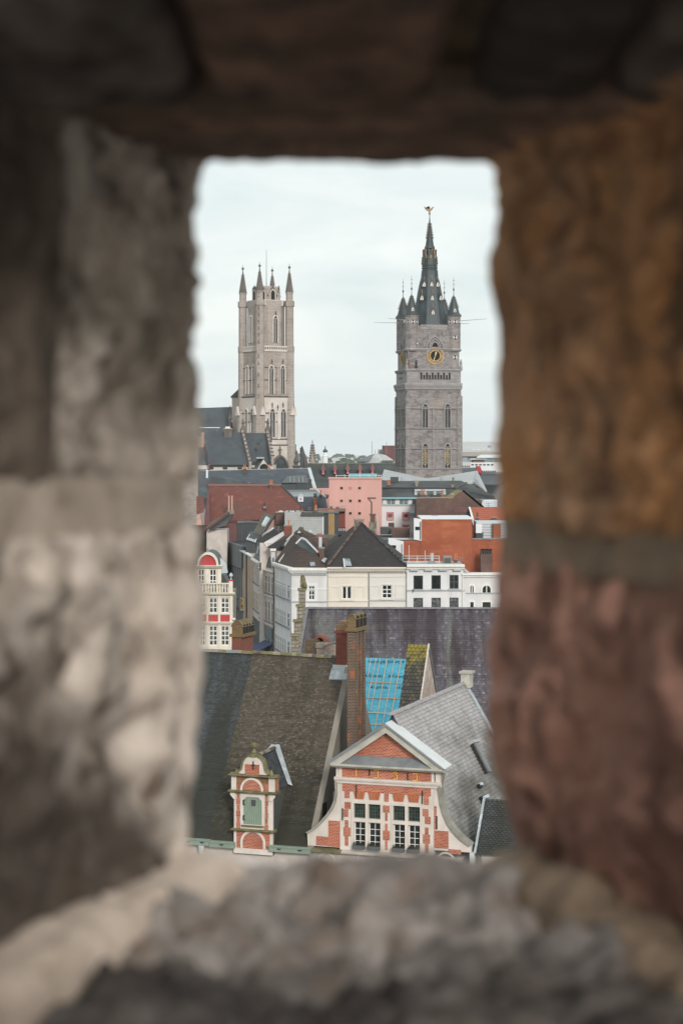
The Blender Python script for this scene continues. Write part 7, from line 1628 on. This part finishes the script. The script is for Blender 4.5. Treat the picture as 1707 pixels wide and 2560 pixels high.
for x in (960, 1000, 1045, 1085): poly(sl_, 'standing_seam', D_, [(x, 412), (x + 4, 412), (x + 2, 358), (x - 1, 358)], -1.7, -1.5, 'pale_metal')
plate(sl_, 'dark_gap', D_, 1140, 385, 1170, 480, -.8, 1, 'charcoal_panel')
mn = T('small_slate_mansard', 'small slate mansard with a white framed roof light and a red banded chimney', 'house', D_(1095, 670), 352)
roofq(mn, 'roof', D_, [(990, 560, 2), (1308, 560, 2), (1215, 487, 7), (925, 487, 7)], 'grey_panel', .2); roofq(mn, 'roof', D_, [(1090, 690, -1), (1330, 690, -1), (1308, 560, 2), (985, 560, 2)], 'blue_slate', .2)
for i in range(6): roofq(mn, 'seam', D_, [(945 + i * 8, 497 + i * 10, 6.5 - i * .8), (1225 + i * 14, 497 + i * 10, 6.5 - i * .8), (1225 + i * 14, 494 + i * 10, 6.6 - i * .8), (945 + i * 8, 494 + i * 10, 6.6 - i * .8)], 'metal_roof', .08)
body(mn, D_, 1090, 690, 1330, 760, 7, 'far_brown_brick'); q = mn.rect(D_(1038, 550), D_(1092, 606), .5); w_ = window(mn, q, .4, 1, 1, 'far_white', 'teal_glass', edge=.35, name='roof_light'); poly(mn, 'roof_light_top', D_, [(1036, 550), (1052, 530), (1080, 530), (1094, 550)], .3, 2, 'pale_metal')
c_ = chim(mn, D_, 1190, 574, 1224, 690, -1, 1.3, 'far_red_brick', 2, 'black_iron'); 
for x in (1200, 1214): plate(mn, 'white_stripe', D_, x, 600, x + 4, 680, -1.1, -1.0, 'pot_pink', c_)
mn.part('hip_lead', MB().bar(mn.P(D_(1215, 487), 359), mn.P(D_(1310, 562), 354), .2), 'pale_metal')
# ------------------------------------------------------------------ jumble of roofs between the red tiles and the corner house
jt = T('dark_glazed_studio', 'charcoal rooftop studio with a slanted glazed roof of pale slats above the narrow street', 'building', F(660, 470), 318)
def FD(x, y): return F(x, y)
body(jt, F, 660, 320, 780, 560, 5, 'charcoal_panel', t=.4); roofq(jt, 'glazed_slope', F, [(660, 322, 0), (790, 362, 0), (865, 245, 3), (715, 235, 3)], 'charcoal_panel', .2)
for i in range(5): roofq(jt, 'pale_slat', F, [(668 + i * 24, 324 + i * 8, -.12), (685 + i * 24, 329 + i * 8, -.12), (738 + i * 21, 250 + i * 2, 2.6), (722 + i * 21, 248 + i * 2, 2.6)], 'pale_metal', .2)
for i in range(5): plate(jt, 'mullion', F, 664 + i * 23, 340, 668 + i * 23, 470, .2, .4, 'grey_panel')
roofq(jt, 'tall_roof', F, [(745, 262, 2), (862, 262, 2), (1015, 35, 13), (872, 10, 13)], 'spire_rib', .3, label='steep brown roof with two slit skylights')
for a, b_ in (((868, 165), (920, 70)), ((890, 175), (940, 85)), ((800, 230), (830, 190))): jt.part('slit_skylight', MB().bar(jt.P(F(*a), 324), jt.P(F(*b_), 327), .3, 4), 'pale_metal')
jt.part('roof_edge', MB().bar(jt.P(F(862, 262), 320), jt.P(F(1018, 32), 331), .22, 4), 'charcoal_panel'); poly(jt, 'party_wall', F, [(905, 250), (1022, 40), (1045, 50), (1045, 230)], 12, 13, 'pot_pink'); poly(jt, 'lead_gutter', F, [(870, 275), (1010, 190), (1020, 230), (860, 320)], 8, 9, 'metal_roof')
plate(jt, 'brown_stack', F, 1025, 8, 1138, 165, 11, 14, 'far_brown_brick'); plate(jt, 'stack_cap', F, 1020, 0, 1145, 12, 10.8, 14.2, 'cement'); plate(jt, 'stack_base', F, 1040, 160, 1130, 240, 11.5, 14, 'cement')
jt.part('cowl_ball', MB().lathe(jt.P(F(1088, 0), 330).x, 12, [(.1, jt.P(F(1088, 5), 330).z), (.45, jt.P(F(1088, -5), 330).z), (.3, jt.P(F(1088, -14), 330).z), (.05, jt.P(F(1088, -18), 330).z)], 8), 'far_white')
cb = T('charcoal_roof_cabin', 'charcoal rooftop cabin with three pale pots on a white plinth behind the finned building', 'building', F(560, 360), 345)
body(cb, F, 556, 130, 800, 480, 6, 'charcoal_panel'); poly(cb, 'parapet', F, [(550, 108), (700, 108), (812, 118), (812, 134), (690, 128), (556, 140)], -.2, 5, 'grey_panel'); plate(cb, 'panel_joint', F, 612, 145, 616, 350, -.1, 0, 'grey_panel')
for x in (681, 722, 768):
    q = cb.at(F(x, 108), 4); q2 = cb.at(F(x, 45), 4); cb.part('pot', MB().lathe(q[0], 4, [(.45, q[1]), (.45, q[1] + .4), (.7 if x < 750 else .2, q[1] + .6), (.6 if x < 750 else .2, q2[1]), (.9 if x < 750 else .35, q2[1] + .1), (.9 if x < 750 else .35, q2[1] + .5)], 8), 'ivory_stone')
poly(cb, 'white_plinth', F, [(685, 112), (735, 92), (775, 92), (812, 112)], 3, 5, 'far_white')
bl = T('solar_roof_house', 'house with black shiny tiles, a pale blue sheet and orange tiled strip', 'house', F(300, 320), 372)
poly(bl, 'pale_sheet', F, [(303, 135), (385, 135), (392, 260), (410, 318), (330, 305)], -.3, 0, 'pale_metal'); roofq(bl, 'black_tiles', F, [(400, 266, 0), (560, 262, 0), (558, 140, 4), (385, 138, 4)], 'flat_black_tile', .2); plate(bl, 'orange_strip', F, 415, 264, 560, 332, -.6, -.1, 'far_orange_tile'); body(bl, F, 300, 300, 560, 420, 6, 'far_brown_brick', t=.1); poly(bl, 'lead_valley', F, [(290, 180), (305, 140), (345, 300), (310, 290)], -.4, 0, 'grey_panel'); chim(bl, F, 508, 72, 615, 132, 5, 2, 'far_orange_tile')
bl.part('stay', MB().bar(bl.P(F(395, 250), 370), bl.P(F(410, 345), 366), .12, 4), 'white_paint')
rr_ = T('low_dark_roof', 'low dark tiled roof with a reddish edge in front of the red tiled hall', 'house', F(200, 200), 335)
roofq(rr_, 'roof', F, [(215, 215, 0), (420, 150, 0), (510, 20, 6), (400, 40, 6)], 'dark_slate', .2); rr_.part('verge', MB().bar(rr_.P(F(170, 210), 334.5), rr_.P(F(450, 10), 341), .3, 4), 'far_brown_brick'); body(rr_, F, 180, 215, 430, 330, 6, 'front_render', t=1)
gs = T('grey_shingled_house', 'house with a pale grey diamond shingled wall and cluttered flat roof', 'house', D_(910, 930), 322)
body(gs, D_, 908, 745, 1287, 930, 8, 'diamond_shingle'); body(gs, D_, 908, 705, 1070, 760, 8, 'diamond_shingle', t=.05, name='upper_wall'); plate(gs, 'flat_roof_edge', D_, 1065, 722, 1290, 748, -.2, 6, 'charcoal_panel'); plate(gs, 'parapet', D_, 1040, 705, 1290, 712, 3, 6, 'cement'); plate(gs, 'corner_trim', D_, 1280, 750, 1290, 926, -.12, 0, 'far_white')
for x, y0, y1, w_ in ((932, 705, 745, 14), (945, 690, 745, 8), (962, 720, 748, 14), (1005, 690, 735, 12), (1058, 640, 702, 10), (1116, 638, 690, 9), (1180, 630, 700, 5), (985, 700, 715, 18)): plate(gs, 'flue', D_, x, y0, x + w_, y1, .5, 1.2, 'black_iron' if w_ < 15 else 'far_white')
yb = T('yellow_panelled_house', 'narrow modern house with one yellow and two charcoal panels left of the pink building', 'house', D_(1290, 930), 326)
body(yb, D_, 1287, 715, 1435, 930, 6, 'charcoal_panel'); plate(yb, 'yellow_panel', D_, 1335, 692, 1395, 926, -.25, 1, 'yellow_panel'); plate(yb, 'roof_edge', D_, 1282, 700, 1440, 718, -.4, 6, 'grey_panel')
bb = T('brick_back_house', 'small red brick house with overhanging flat roof at the foot of the pink building', 'house', D_(1410, 880), 329)
body(bb, D_, 1405, 702, 1500, 900, 4, 'far_brown_brick'); body(bb, D_, 1420, 712, 1500, 830, 3, 'red_brick', t=-.3, base=5); plate(bb, 'flat_roof', D_, 1240, 678, 1505, 700, -1.2, 4, 'far_rust'); chim(bb, D_, 1410, 662, 1440, 690, 1, 1, 'far_brown_brick'); chim(bb, D_, 1350, 655, 1375, 684, 1, 1, 'far_brown_brick')
for i in range(6): plate(bb, 'white_baluster', D_, 1405 + i * 17, 862, 1411 + i * 17, 892, -1.4, -1.2, 'far_white')
plate(bb, 'rail', D_, 1398, 856, 1505, 864, -1.5, -1.1, 'black_iron'); plate(bb, 'terrace', D_, 1390, 890, 1505, 930, -1.5, 2, 'dark_slate')
dk = T('brown_back_roof', 'rough dark brown roof with pale vents behind the brown hipped roof', 'house', D_(1050, 1060), 292)
roofq(dk, 'roof', D_, [(1000, 905, 0), (1215, 1085, 0), (1215, 935, 6), (1055, 862, 6)], 'brown_tile', .3); roofq(dk, 'roof', D_, [(1180, 1090, -1), (1310, 1100, -1), (1330, 930, 10), (1215, 925, 10)], 'dark_slate', .3); roofq(dk, 'flat_roof', D_, [(1290, 1020, 2), (1420, 925, 12), (1290, 925, 12), (1240, 960, 5)], 'spire_rib', .2)
body(dk, D_, 1010, 960, 1330, 1100, 10, 'far_brown_brick', t=3); poly(dk, 'moss_lump', D_, [(1035, 880), (1050, 855), (1085, 858), (1095, 885), (1080, 905)], .5, 3, 'spire_rib')
for x, y in ((1045, 900), (1158, 890)): poly(dk, 'vent_cover', D_, [(x - 16, y + 12), (x - 8, y - 8), (x + 12, y - 4), (x + 22, y + 12)], -.4, .6, 'pale_metal')

# ------------------------------------------------------------------ pavilion roof, long slate hall and what stands round the towers
st = T('pavilion_roof', 'pale zinc pavilion roof with two low peaks right at the foot of the belfry', 'hall', E(900, 330), 432)
for i in range(4):
    f0, f1 = i / 4, (i + 1) / 4 - .03
    def L2(a, b_, f): return (a[0] + (b_[0] - a[0]) * f, a[1] + (b_[1] - a[1]) * f, (a[2] + (b_[2] - a[2]) * f))
    for top0, top1, bo0, bo1 in (((565, 228, 12), (905, 300, 9), (542, 300, 0), (900, 345, 0)), ((1290, 238, 12), (905, 300, 9), (1262, 330, 0), (900, 345, 0))):
        roofq(st, 'zinc_sheet', E, [L2(bo0, top0, f0), L2(bo1, top1, f0), L2(bo1, top1, f1), L2(bo0, top0, f1)], 'metal_roof', .35)
roofq(st, 'end_slope', E, [(1262, 330, 0), (1370, 400, 2), (1292, 238, 12), (1290, 238, 12)], 'corrugated_cement', .3); r = st.rect(E(545, 310), E(1300, 400), 1); st.part('wall', MB().box(r[0], r[1], 1.5, 20, 0, r[3] - 1.5), 'charcoal_panel')
for i in range(9): st.part('seam', MB().bar(st.P(E(1268 + i * 10, 330 + i * 7.5), 431.6), st.P(E(1291 + i * .8, 243 + i * 2), 443), .12, 4), 'metal_roof')
lh_ = T('slate_cloth_hall', 'long dark slate hall with a row of red dormers leading to the belfry', 'hall', E(0, 390), 455)
roofq(lh_, 'roof', E, [(-60, 420, -6), (655, 400, -6), (655, 182, 8), (-45, 186, 8)], 'dark_slate', .4); r = lh_.rect(E(-60, 400), E(655, 430), -5); lh_.part('wall', MB().box(r[0], r[1], -5.5, 20, 0, r[3] - .3), 'far_wall'); poly(lh_, 'ridge', E, [(-45, 182), (655, 178), (655, 186), (-45, 190)], 7.7, 8.3, 'mossy_stone')
for x, y in ((87, 250), (181, 247), (280, 246), (376, 246), (474, 244)):
    q = lh_.rect(E(x - 9, y - 14), E(x + 9, y + 20), 1.5); d_ = lh_.part('dormer', MB().box(q[0], q[1], 1.5, 5, q[2], q[3]), 'pink_trim'); lh_.part('pane', MB().box(q[0] + .5, q[1] - .5, 1.4, 1.5, q[2] + .6, q[3] - .5), 'dark_glass', d_); lh_.part('dormer_roof', MB().prism([(q[0] - .3, q[3]), ((q[0] + q[1]) / 2, q[3] + 1.6), (q[1] + .3, q[3])], 1.3, 5), 'far_rust', d_)
roofq(lh_, 'lean_to', E, [(30, 420, -8), (130, 420, -8), (120, 380, -6), (40, 378, -6)], 'spire_rib', .2)
gab = T('stepped_gable_house', 'long slate roofed house with two ornate stepped gables before the cathedral tower', 'house', A(175, 2260), 545)
roofq(gab, 'roof', A, [(172, 2205, 0), (572, 2205, 0), (500, 1882, 12), (118, 1885, 12)], 'far_slate', .4); roofq(gab, 'roof', A, [(572, 2330, -1), (800, 2330, -1), (735, 1892, 12), (528, 1888, 12)], 'far_slate', .4); roofq(gab, 'roof', A, [(60, 2260, 0), (165, 2260, 0), (122, 2030, 9), (60, 2030, 9)], 'far_slate', .4)
body(gab, A, 60, 2208, 800, 2420, 22, 'cathedral_pale', t=.5); plate(gab, 'gutter', A, 172, 2196, 580, 2208, -.6, .5, 'charcoal_panel')
for x in (190, 325, 470, 585): plate(gab, 'window', A, x - 22, 2226, x + 22, 2246, .3, .52, 'dark_glass')
for (xa_, ya, xb_, yb_, n, w_) in ((498, 1880, 572, 2190, 9, 20), (742, 1890, 790, 2140, 8, 20), (122, 2030, 172, 2230, 9, 10)):
    for i in range(n):
        f = i / (n - 1); x, y, t = xa_ + (xb_ - xa_) * f, ya + (yb_ - ya) * f, 12 * (1 - f); q = gab.rect(A(x - w_ * .6, y - 22), A(x + w_ * .6, y + 30), t); s_ = gab.part('gable_step', MB().box(q[0], q[1], t - .8, t + .5, q[2] - .8, q[3]), 'cathedral_stone' if w_ > 10 else 'dark_red_block'); gab.part('step_cap', MB().box(q[0] - .2, q[1] + .2, t - .9, t + .6, q[3], q[3] + .35), 'cathedral_dark', s_)
for x, y in ((500, 1850), (742, 1850)): q = gab.at(A(x, y), 12); gab.part('finial', MB().lathe(q[0], 12, [(1.2, q[1] - 4), (1.3, q[1] - 2.5), (.6, q[1] - 1.5), (.9, q[1] - .2), (.25, q[1] + 1.2), (.5, q[1] + 1.6), (.1, q[1] + 3)], 7), 'cathedral_dark')
chim(gab, A, 315, 1850, 390, 1945, 10, 2.5, 'cathedral_dark', 0, cap='cathedral_pale'); plate(gab, 'chimney_hood', A, 328, 1828, 372, 1848, 10.2, 12, 'far_white'); plate(gab, 'gutter_light', A, 60, 1834, 275, 1841, 14, 14.6, 'far_white'); plate(gab, 'brick_end', A, 92, 1885, 118, 2030, 9, 12, 'pot_pink')
poly(gab, 'dormer_gable', A, [(628, 2270), (700, 2150), (785, 2270)], -2.2, -1.6, 'cathedral_pale'); roofq(gab, 'dormer_roof', A, [(600, 2270, -2), (635, 2270, -2), (700, 2140, -1.7), (640, 2135, 3)], 'far_slate', .3); plate(gab, 'dormer_coping', A, 632, 2128, 705, 2142, -2.3, 1, 'metal_roof'); q = gab.at(A(706, 2235), -2.3); gab.part('round_window', MB().prism(arch(q[0], q[1] - 1, q[1], 1.2, 1, 5), -2.35, -2.2), 'dark_glass')
for x, y in ((670, 1960), (628, 2040)): plate(gab, 'roof_vent', A, x - 10, y - 12, x + 10, y + 12, 6, 7, 'charcoal_panel')
ns = T('slate_aisle', 'small dark slate gable leaning on the right side of the cathedral tower', 'church', A(1100, 2200), 600)
roofq(ns, 'roof', A, [(1055, 2215, 0), (1145, 2215, 0), (1082, 2015, 8), (1058, 2040, 8)], 'dark_slate', .4); body(ns, A, 1055, 2215, 1140, 2400, 10, 'cathedral_pale', t=.3); q = ns.at(A(1022, 2230), -8); ns.part('pinnacle', MB().lathe(q[0], -8, [(.9, q[1] - 9), (.9, q[1]), (1.2, q[1] + .4), (.5, q[1] + 1), (.9, q[1] + 1.8), (.2, q[1] + 4), (.5, q[1] + 4.5), (.1, q[1] + 5.4)], 6), 'cathedral_dark'); q = ns.at(A(1108, 2180), -8); ns.part('pinnacle', MB().lathe(q[0], -8, [(.5, q[1] - 4), (.6, q[1]), (.15, q[1] + 2.5)], 6), 'cathedral_dark')
ss = T('small_stone_spire', 'small crocketed pale stone spire standing right of the cathedral', 'church spire', D_(1180, 225), 640)
q0 = ss.at(D_(1180, 225), 0); q1 = ss.at(D_(1180, -5), 0); k_ = 640 / FX / 3.92; H_ = q1[1] - q0[1]
ss.part('spire', MB().lathe(0, 0, [(34 * k_, 0), (34 * k_, q0[1]), (26 * k_, q0[1] + 1), (7 * k_, q1[1] - 4), (3 * k_, q1[1] - 1.5), (8 * k_, q1[1] - 1), (2 * k_, q1[1])], 8, .39), 'cathedral_stone')
for j in range(7):
    for s in (-1, 1): f = (j + .5) / 7; x = s * (28 * (1 - f) + 7 * f) * k_; ss.part('crocket', MB().box(x - .35, x + .35, -.5, .3, q0[1] + H_ * f * .75, q0[1] + H_ * f * .75 + .7), 'cathedral_dark')
ot_ = T('onion_turret', 'tiny white church turret with a bulbous cap near the horizon', 'church spire', D_(1305, 215), 800)
q0 = ot_.at(D_(1305, 215), 0)[1]; zq = lambda y: ot_.at(D_(1305, y), 0)[1]; k_ = 800 / FX / 3.92
ot_.part('shaft', MB().lathe(0, 0, [(26 * k_, 0), (26 * k_, zq(165)), (30 * k_, zq(160)), (18 * k_, zq(150)), (18 * k_, zq(120))], 8), 'far_white'); ot_.part('bulb', MB().lathe(0, 0, [(18 * k_, zq(122)), (25 * k_, zq(110)), (20 * k_, zq(98)), (6 * k_, zq(88)), (3 * k_, zq(60))], 8), 'far_slate')

# ------------------------------------------------------------------ right and left of the belfry, near the horizon
rb = T('long_modern_building', 'very long flat beige roofed building with a row of white skylights, right of the belfry', 'building', C(1143, 1385), 900)
body(rb, C, 1100, 1385, 1700, 1480, 60, 'teal_glass'); r = rb.rect(C(1090, 1318), C(1720, 1385), -2); rb.part('roof', MB().slab([(r[0], -2, r[2]), (r[1], -2, r[2]), (r[1], 50, r[3] + 3), (r[0], 50, r[3] + 3)], (0, 0, -.5)), 'far_pale'); rb.part('fascia', MB().box(r[0], r[1], -2.5, -2, r[2] - 1.5, r[3] - 2), 'far_wall')
for i in range(9): plate(rb, 'skylight', C, 1275 + i * 63, 1336, 1305 + i * 63, 1344, -3, -2.5, 'far_white')
for x in (1465, 1480, 1497): plate(rb, 'flue', C, x, 1290, x + 6, 1318, 0, 2, 'far_grey')
for i in range(10): plate(rb, 'glazing_bar', C, 1150 + i * 42, 1388, 1154 + i * 42, 1440, -.8, 0, 'far_grey')
wr = T('white_flat_building', 'white flat roofed building with a dark red upper floor, right of the belfry', 'building', C(1250, 1600), 700)
body(wr, C, 1250, 1500, 1700, 1640, 20, 'far_white'); body(wr, C, 1285, 1462, 1425, 1500, 10, 'far_rust', t=2); plate(wr, 'roof_edge', C, 1255, 1454, 1440, 1464, 1, 12, 'far_white'); roofq(wr, 'white_awning', C, [(1330, 1430, 0), (1700, 1430, 0), (1700, 1405, 6), (1385, 1405, 6)], 'far_white', .4)
for i in range(6): plate(wr, 'window', C, 1262 + i * 48, 1520, 1292 + i * 48, 1535, -.2, 0, 'dark_glass')
lr = T('slate_low_house', 'low slate roofed house with a bright red gable at the foot of the belfry', 'house', C(1143, 1640), 500)
roofq(lr, 'roof', C, [(1100, 1620, 0), (1335, 1620, 0), (1320, 1562, 8), (1100, 1562, 8)], 'far_slate', .3); poly(lr, 'red_gable', C, [(1322, 1545), (1370, 1545), (1392, 1600), (1392, 1635), (1335, 1620)], -.4, 2, 'crimson_paint'); roofq(lr, 'roof', C, [(1370, 1760, -14), (1700, 1760, -14), (1700, 1640, 0), (1330, 1640, 0)], 'far_slate', .3); body(lr, C, 1100, 1622, 1700, 1700, 12, 'far_grey', t=.5)
for i in range(8): plate(lr, 'window', C, 1395 + i * 22, 1600, 1408 + i * 22, 1618, -.3, .4, 'dark_glass')
hs = T('grey_flat_houses', 'pair of pale grey flat roofed houses just right of the belfry base', 'house', C(1143, 1560), 620)
body(hs, C, 1143, 1495, 1250, 1570, 12, 'far_pale'); body(hs, C, 1155, 1440, 1215, 1500, 8, 'far_grey', t=5)
for i in range(4): plate(hs, 'window', C, 1150 + i * 26, 1540, 1166 + i * 26, 1552, -.2, 0, 'dark_glass')
dr2 = T('dark_red_block', 'dark red windowless block left of the belfry', 'building', C(185, 1440), 620); body(dr2, C, 187, 1297, 350, 1480, 20, 'dark_red_block'); plate(dr2, 'coping', C, 184, 1291, 350, 1298, -.3, 20, 'far_wall')
bx_ = plate(dr2, 'grey_side', C, 125, 1340, 187, 1440, 5, 12, 'far_pale')
wl = T('white_gabled_house', 'white house with two dark windows and wide pale roof left of the belfry', 'house', C(60, 1480), 560)
poly(wl, 'gable', C, [(-40, 1480), (10, 1478), (85, 1392), (115, 1392), (165, 1478), (165, 1560), (-40, 1560)], 0, 10, 'far_white'); roofq(wl, 'roof', C, [(150, 1478, -.5), (320, 1478, -.5), (215, 1410, 8), (110, 1388, 8)], 'far_pale', .3); roofq(wl, 'roof', C, [(-140, 1480, -.5), (10, 1480, -.5), (85, 1392, .5), (20, 1410, 8)], 'far_grey', .3)
body(wl, C, -140, 1482, 330, 1560, 10, 'far_pale', t=.5)
for x in (73, 119): q = wl.rect(C(x - 17, 1435), C(x + 17, 1478), 0); w_ = window(wl, q, -.15, 2, 1, 'far_white', 'dark_glass', edge=.2, bar=.3)
for i in range(7): poly(wl, 'scalloped_edge', C, [(172 + i * 25, 1484), (178 + i * 25, 1472), (190 + i * 25, 1472), (197 + i * 25, 1484)], -1.2, -.9, 'far_slate')
for x, y in ((47, 1240), (82, 1345), (225, 1250), (262, 1270)): wl.part('antenna', MB().bar(wl.P(C(x, 1400), 562), wl.P(C(x, y), 562), .09, 4), 'far_grey') if x != 262 else None
# ------------------------------------------------------------------ the town beyond, thinning out to the horizon
fr2 = random.Random(11)
FARM = ['far_wall', 'far_grey', 'far_pale', 'far_rust', 'far_white', 'cathedral_stone']
k = 0
NTH = ['first', 'second', 'third', 'fourth', 'fifth', 'sixth', 'seventh', 'eighth', 'ninth', 'tenth', 'eleventh', 'twelfth', 'thirteenth', 'fourteenth', 'fifteenth', 'sixteenth', 'seventeenth', 'eighteenth']
CN = {'far_wall': 'beige', 'far_grey': 'grey', 'far_pale': 'pale', 'far_rust': 'rusty', 'far_white': 'white', 'cathedral_stone': 'pinkish'}
for (D0, n, hl, hh_, x0, x1, rw) in ((760, 9, 12, 16, 700, 985, 'nearer'), (1050, 16, 12, 20, 690, 1230, 'farther')):
    for i in range(n):
        x = (x0 + (x1 - x0) * (i + fr2.uniform(.1, .9)) / n - CX) / FX * D0; y = D0 * fr2.uniform(.93, 1.12); w_ = fr2.uniform(6, 14) * (D0 / 1000) ** .6; h_ = fr2.uniform(hl, hh_); d_ = fr2.uniform(9, 16); m_ = FARM[fr2.randrange(6)]
        t_ = Thing('distant_house', '%s distant house, %s from the left in the %s row under the horizon' % (CN[m_], NTH[i], rw), 'house', x, y, fr2.uniform(-25, 25), group='distant houses near the horizon')
        wll = MB().box(-w_ / 2, w_ / 2, 0, d_, 0, h_); t_.part('wall', wll, m_)
        if fr2.random() < .65: t_.part('roof', MB().prismx([(-.4, h_), (d_ / 2, h_ + d_ * .33), (d_ + .4, h_)], -w_ / 2 - .3, w_ / 2 + .3), ['far_slate', 'far_rust', 'far_grey', 'dark_slate'][fr2.randrange(4)])
        else: t_.part('roof', MB().box(-w_ / 2 - .3, w_ / 2 + .3, -.3, d_ + .3, h_, h_ + .5), 'far_pale')
        for q in range(3): xx = -w_ / 2 + w_ * (q + .5) / 3; t_.part('window', MB().box(xx - .5, xx + .5, -.08, .02, h_ - 3, h_ - 1.5), 'dark_glass') if D0 < 1300 else None
# far woods along the horizon
mbt = MB(); tr = random.Random(4)
for i in range(900):
    D = tr.choice((900, 1500, 2300, 3200, 4300)) * tr.uniform(.9, 1.15); x = tr.uniform(-.2, .2) * D; r = tr.uniform(4, 8) * (D / 2000) ** .5; h = tr.uniform(8, 17) * (1 + D / 9000)
    b = len(mbt.v)
    for j in range(3):
        for k in range(6): a = k * math.pi / 3 + j; rr_j = r * (1, 1.15, .6)[j] * tr.uniform(.75, 1.2); mbt.v.append((x + rr_j * math.cos(a), D + rr_j * math.sin(a), (0, h * .55, h * .95)[j] + tr.uniform(-1, 1) * (j > 0)))
    for j in range(2):
        for k in range(6): q = (k + 1) % 6; mbt.f.append([b + j * 6 + k, b + j * 6 + q, b + (j + 1) * 6 + q, b + (j + 1) * 6 + k])
    mbt.f.append([b + 12 + k for k in range(6)])
o = linkmesh('distant_trees', mbt.v, mbt.f, 'tree_green', recalc=False); o['kind'] = 'stuff'
# far built-up mass between the countable houses
mbt = MB()
for i in range(3600):
    D = tr.choice((820, 1200, 1700, 2600, 3800)) * tr.uniform(.85, 1.2); x = tr.uniform(-.15, .17) * D; w_ = tr.uniform(3, 8) * (D / 1500) ** .5; h = tr.uniform(7, 14) * (1 + D / 12000)
    mbt.box(x - w_, x + w_, D, D + 10, 0, h)
o = linkmesh('distant_rooftops', mbt.v, mbt.f, 'far_pale', recalc=False); o['kind'] = 'stuff'
rd = linkmesh('square', [(-60, 20, .02), (60, 20, .02), (60, 330, .02), (-60, 330, .02)], [[0, 1, 2, 3]], 'street'); rd['kind'] = 'structure'
# pale air between the near roofs and the horizon
hz, nt_h = bpy.data.materials.new('haze'), None; hz.use_nodes = True; nt_h = hz.node_tree; nt_h.nodes.clear()
ho_ = nt_h.nodes.new('ShaderNodeOutputMaterial'); pv = nt_h.nodes.new('ShaderNodeVolumePrincipled'); pv.inputs['Color'].default_value = (.86, .93, 1, 1); pv.inputs['Density'].default_value = HAZE; pv.inputs['Anisotropy'].default_value = .2
nt_h.links.new(pv.outputs[0], ho_.inputs['Volume']); MATS['haze'] = hz
if HAZE > 0:
    mh_ = MB().box(-5200, 5200, -80, 9500, -2, 106); o = linkmesh('haze', mh_.v, mh_.f, 'haze'); o['kind'] = 'stuff'

# ------------------------------------------------------------------ clutter on the roofs: aerials, pots, vents, pipes
def aerial(th, Z, x, y0, y1, D, arms=2):
    a, b_ = th.P(Z(x, y0), D), th.P(Z(x, y1), D); r = .035 + D * .00006
    m = th.part('aerial_mast', MB().bar(a, b_, r, 4), 'grey_lead')
    for i in range(arms): z_ = b_[2] - .15 - .35 * i; th.part('aerial_arm', MB().bar((b_[0] - .55, b_[1], z_), (b_[0] + .55, b_[1], z_), r * .7, 4), 'grey_lead', m)
for th, Z, x, y0, y1, D in ((cr, G, 560, 240, 205, 277), (cr, G, 860, 270, 235, 276), (wh, G, 1280, 292, 240, 275), (cw_, F, 1300, 300, 215, 284), (na, F, 1060, 250, 170, 296), (gs, D_, 1150, 720, 655, 325), (gs, D_, 1240, 722, 668, 324),
    (rt, D_, 560, 448, 408, 355), (ms, E, 700, 325, 292, 356), (ms, E, 1010, 322, 288, 356), (bw, E, 900, 450, 418, 335), (bk, E, 960, 622, 585, 300), (bk, E, 1150, 622, 590, 302), (bk, E, 780, 790, 745, 298), (ot, E, 1380, 525, 490, 320), (st, E, 760, 262, 236, 444),
    (sl_, D_, 600, 300, 262, 405), (sl_, D_, 420, 302, 270, 405), (cb, F, 640, 110, 40, 349), (bb, D_, 1470, 684, 640, 331), (gab, A, 250, 1885, 1845, 557)): aerial(th, Z, x, y0, y1, D)
for th, Z, a, t, d_, m_, p_ in ((rt, D_, (760, 440, 790, 475), 8, 1.5, 'far_brown_brick', 2), (bw, E, (850, 428, 885, 455), 2, 1.5, 'far_brown_brick', 2), (bw, E, (1010, 432, 1035, 455), 3, 1.5, 'far_red_brick', 1), (ms, E, (590, 352, 612, 385), 3.2, 1, 'far_brown_brick', 2), (ms, E, (1090, 356, 1110, 385), 3.5, 1, 'old_gable_stone', 0),
    (sl_, D_, (500, 285, 530, 330), 8, 2, 'far_brown_brick', 2), (sl_, D_, (740, 280, 765, 320), 9, 2, 'old_gable_stone', 1), (gs, D_, (1200, 690, 1225, 724), 2, 1.2, 'far_brown_brick', 2), (wh, G, (1240, 262, 1262, 294), 5, 1, 'far_brown_brick', 2), (cb, F, (580, 92, 608, 125), 2, 1, 'red_brick', 1), (mn, D_, (1250, 540, 1272, 580), 2, 1, 'far_brown_brick', 1)):
    chim(th, Z, *a, t, d_, m_, p_, 'pot_orange')
for x in (413, 684, 934): q = cr.at(G(x, 312), -.1); cr.part('downpipe', MB().bar((q[0], -.12, 2), (q[0], -.12, q[1] - .6), .07, 6), 'grey_lead')
q = wh.at(G(1296, 312), -.1); wh.part('downpipe', MB().bar((q[0], -.12, 2), (q[0], -.12, q[1] - .8), .07, 6), 'white_paint')
for x, y in ((905, 600), (1040, 640), (1180, 610), (960, 720), (1100, 700)): plate(bk, 'wall_tie', E, x, y + 40, x + 6, y + 44, -.12, 0, 'grey_lead')
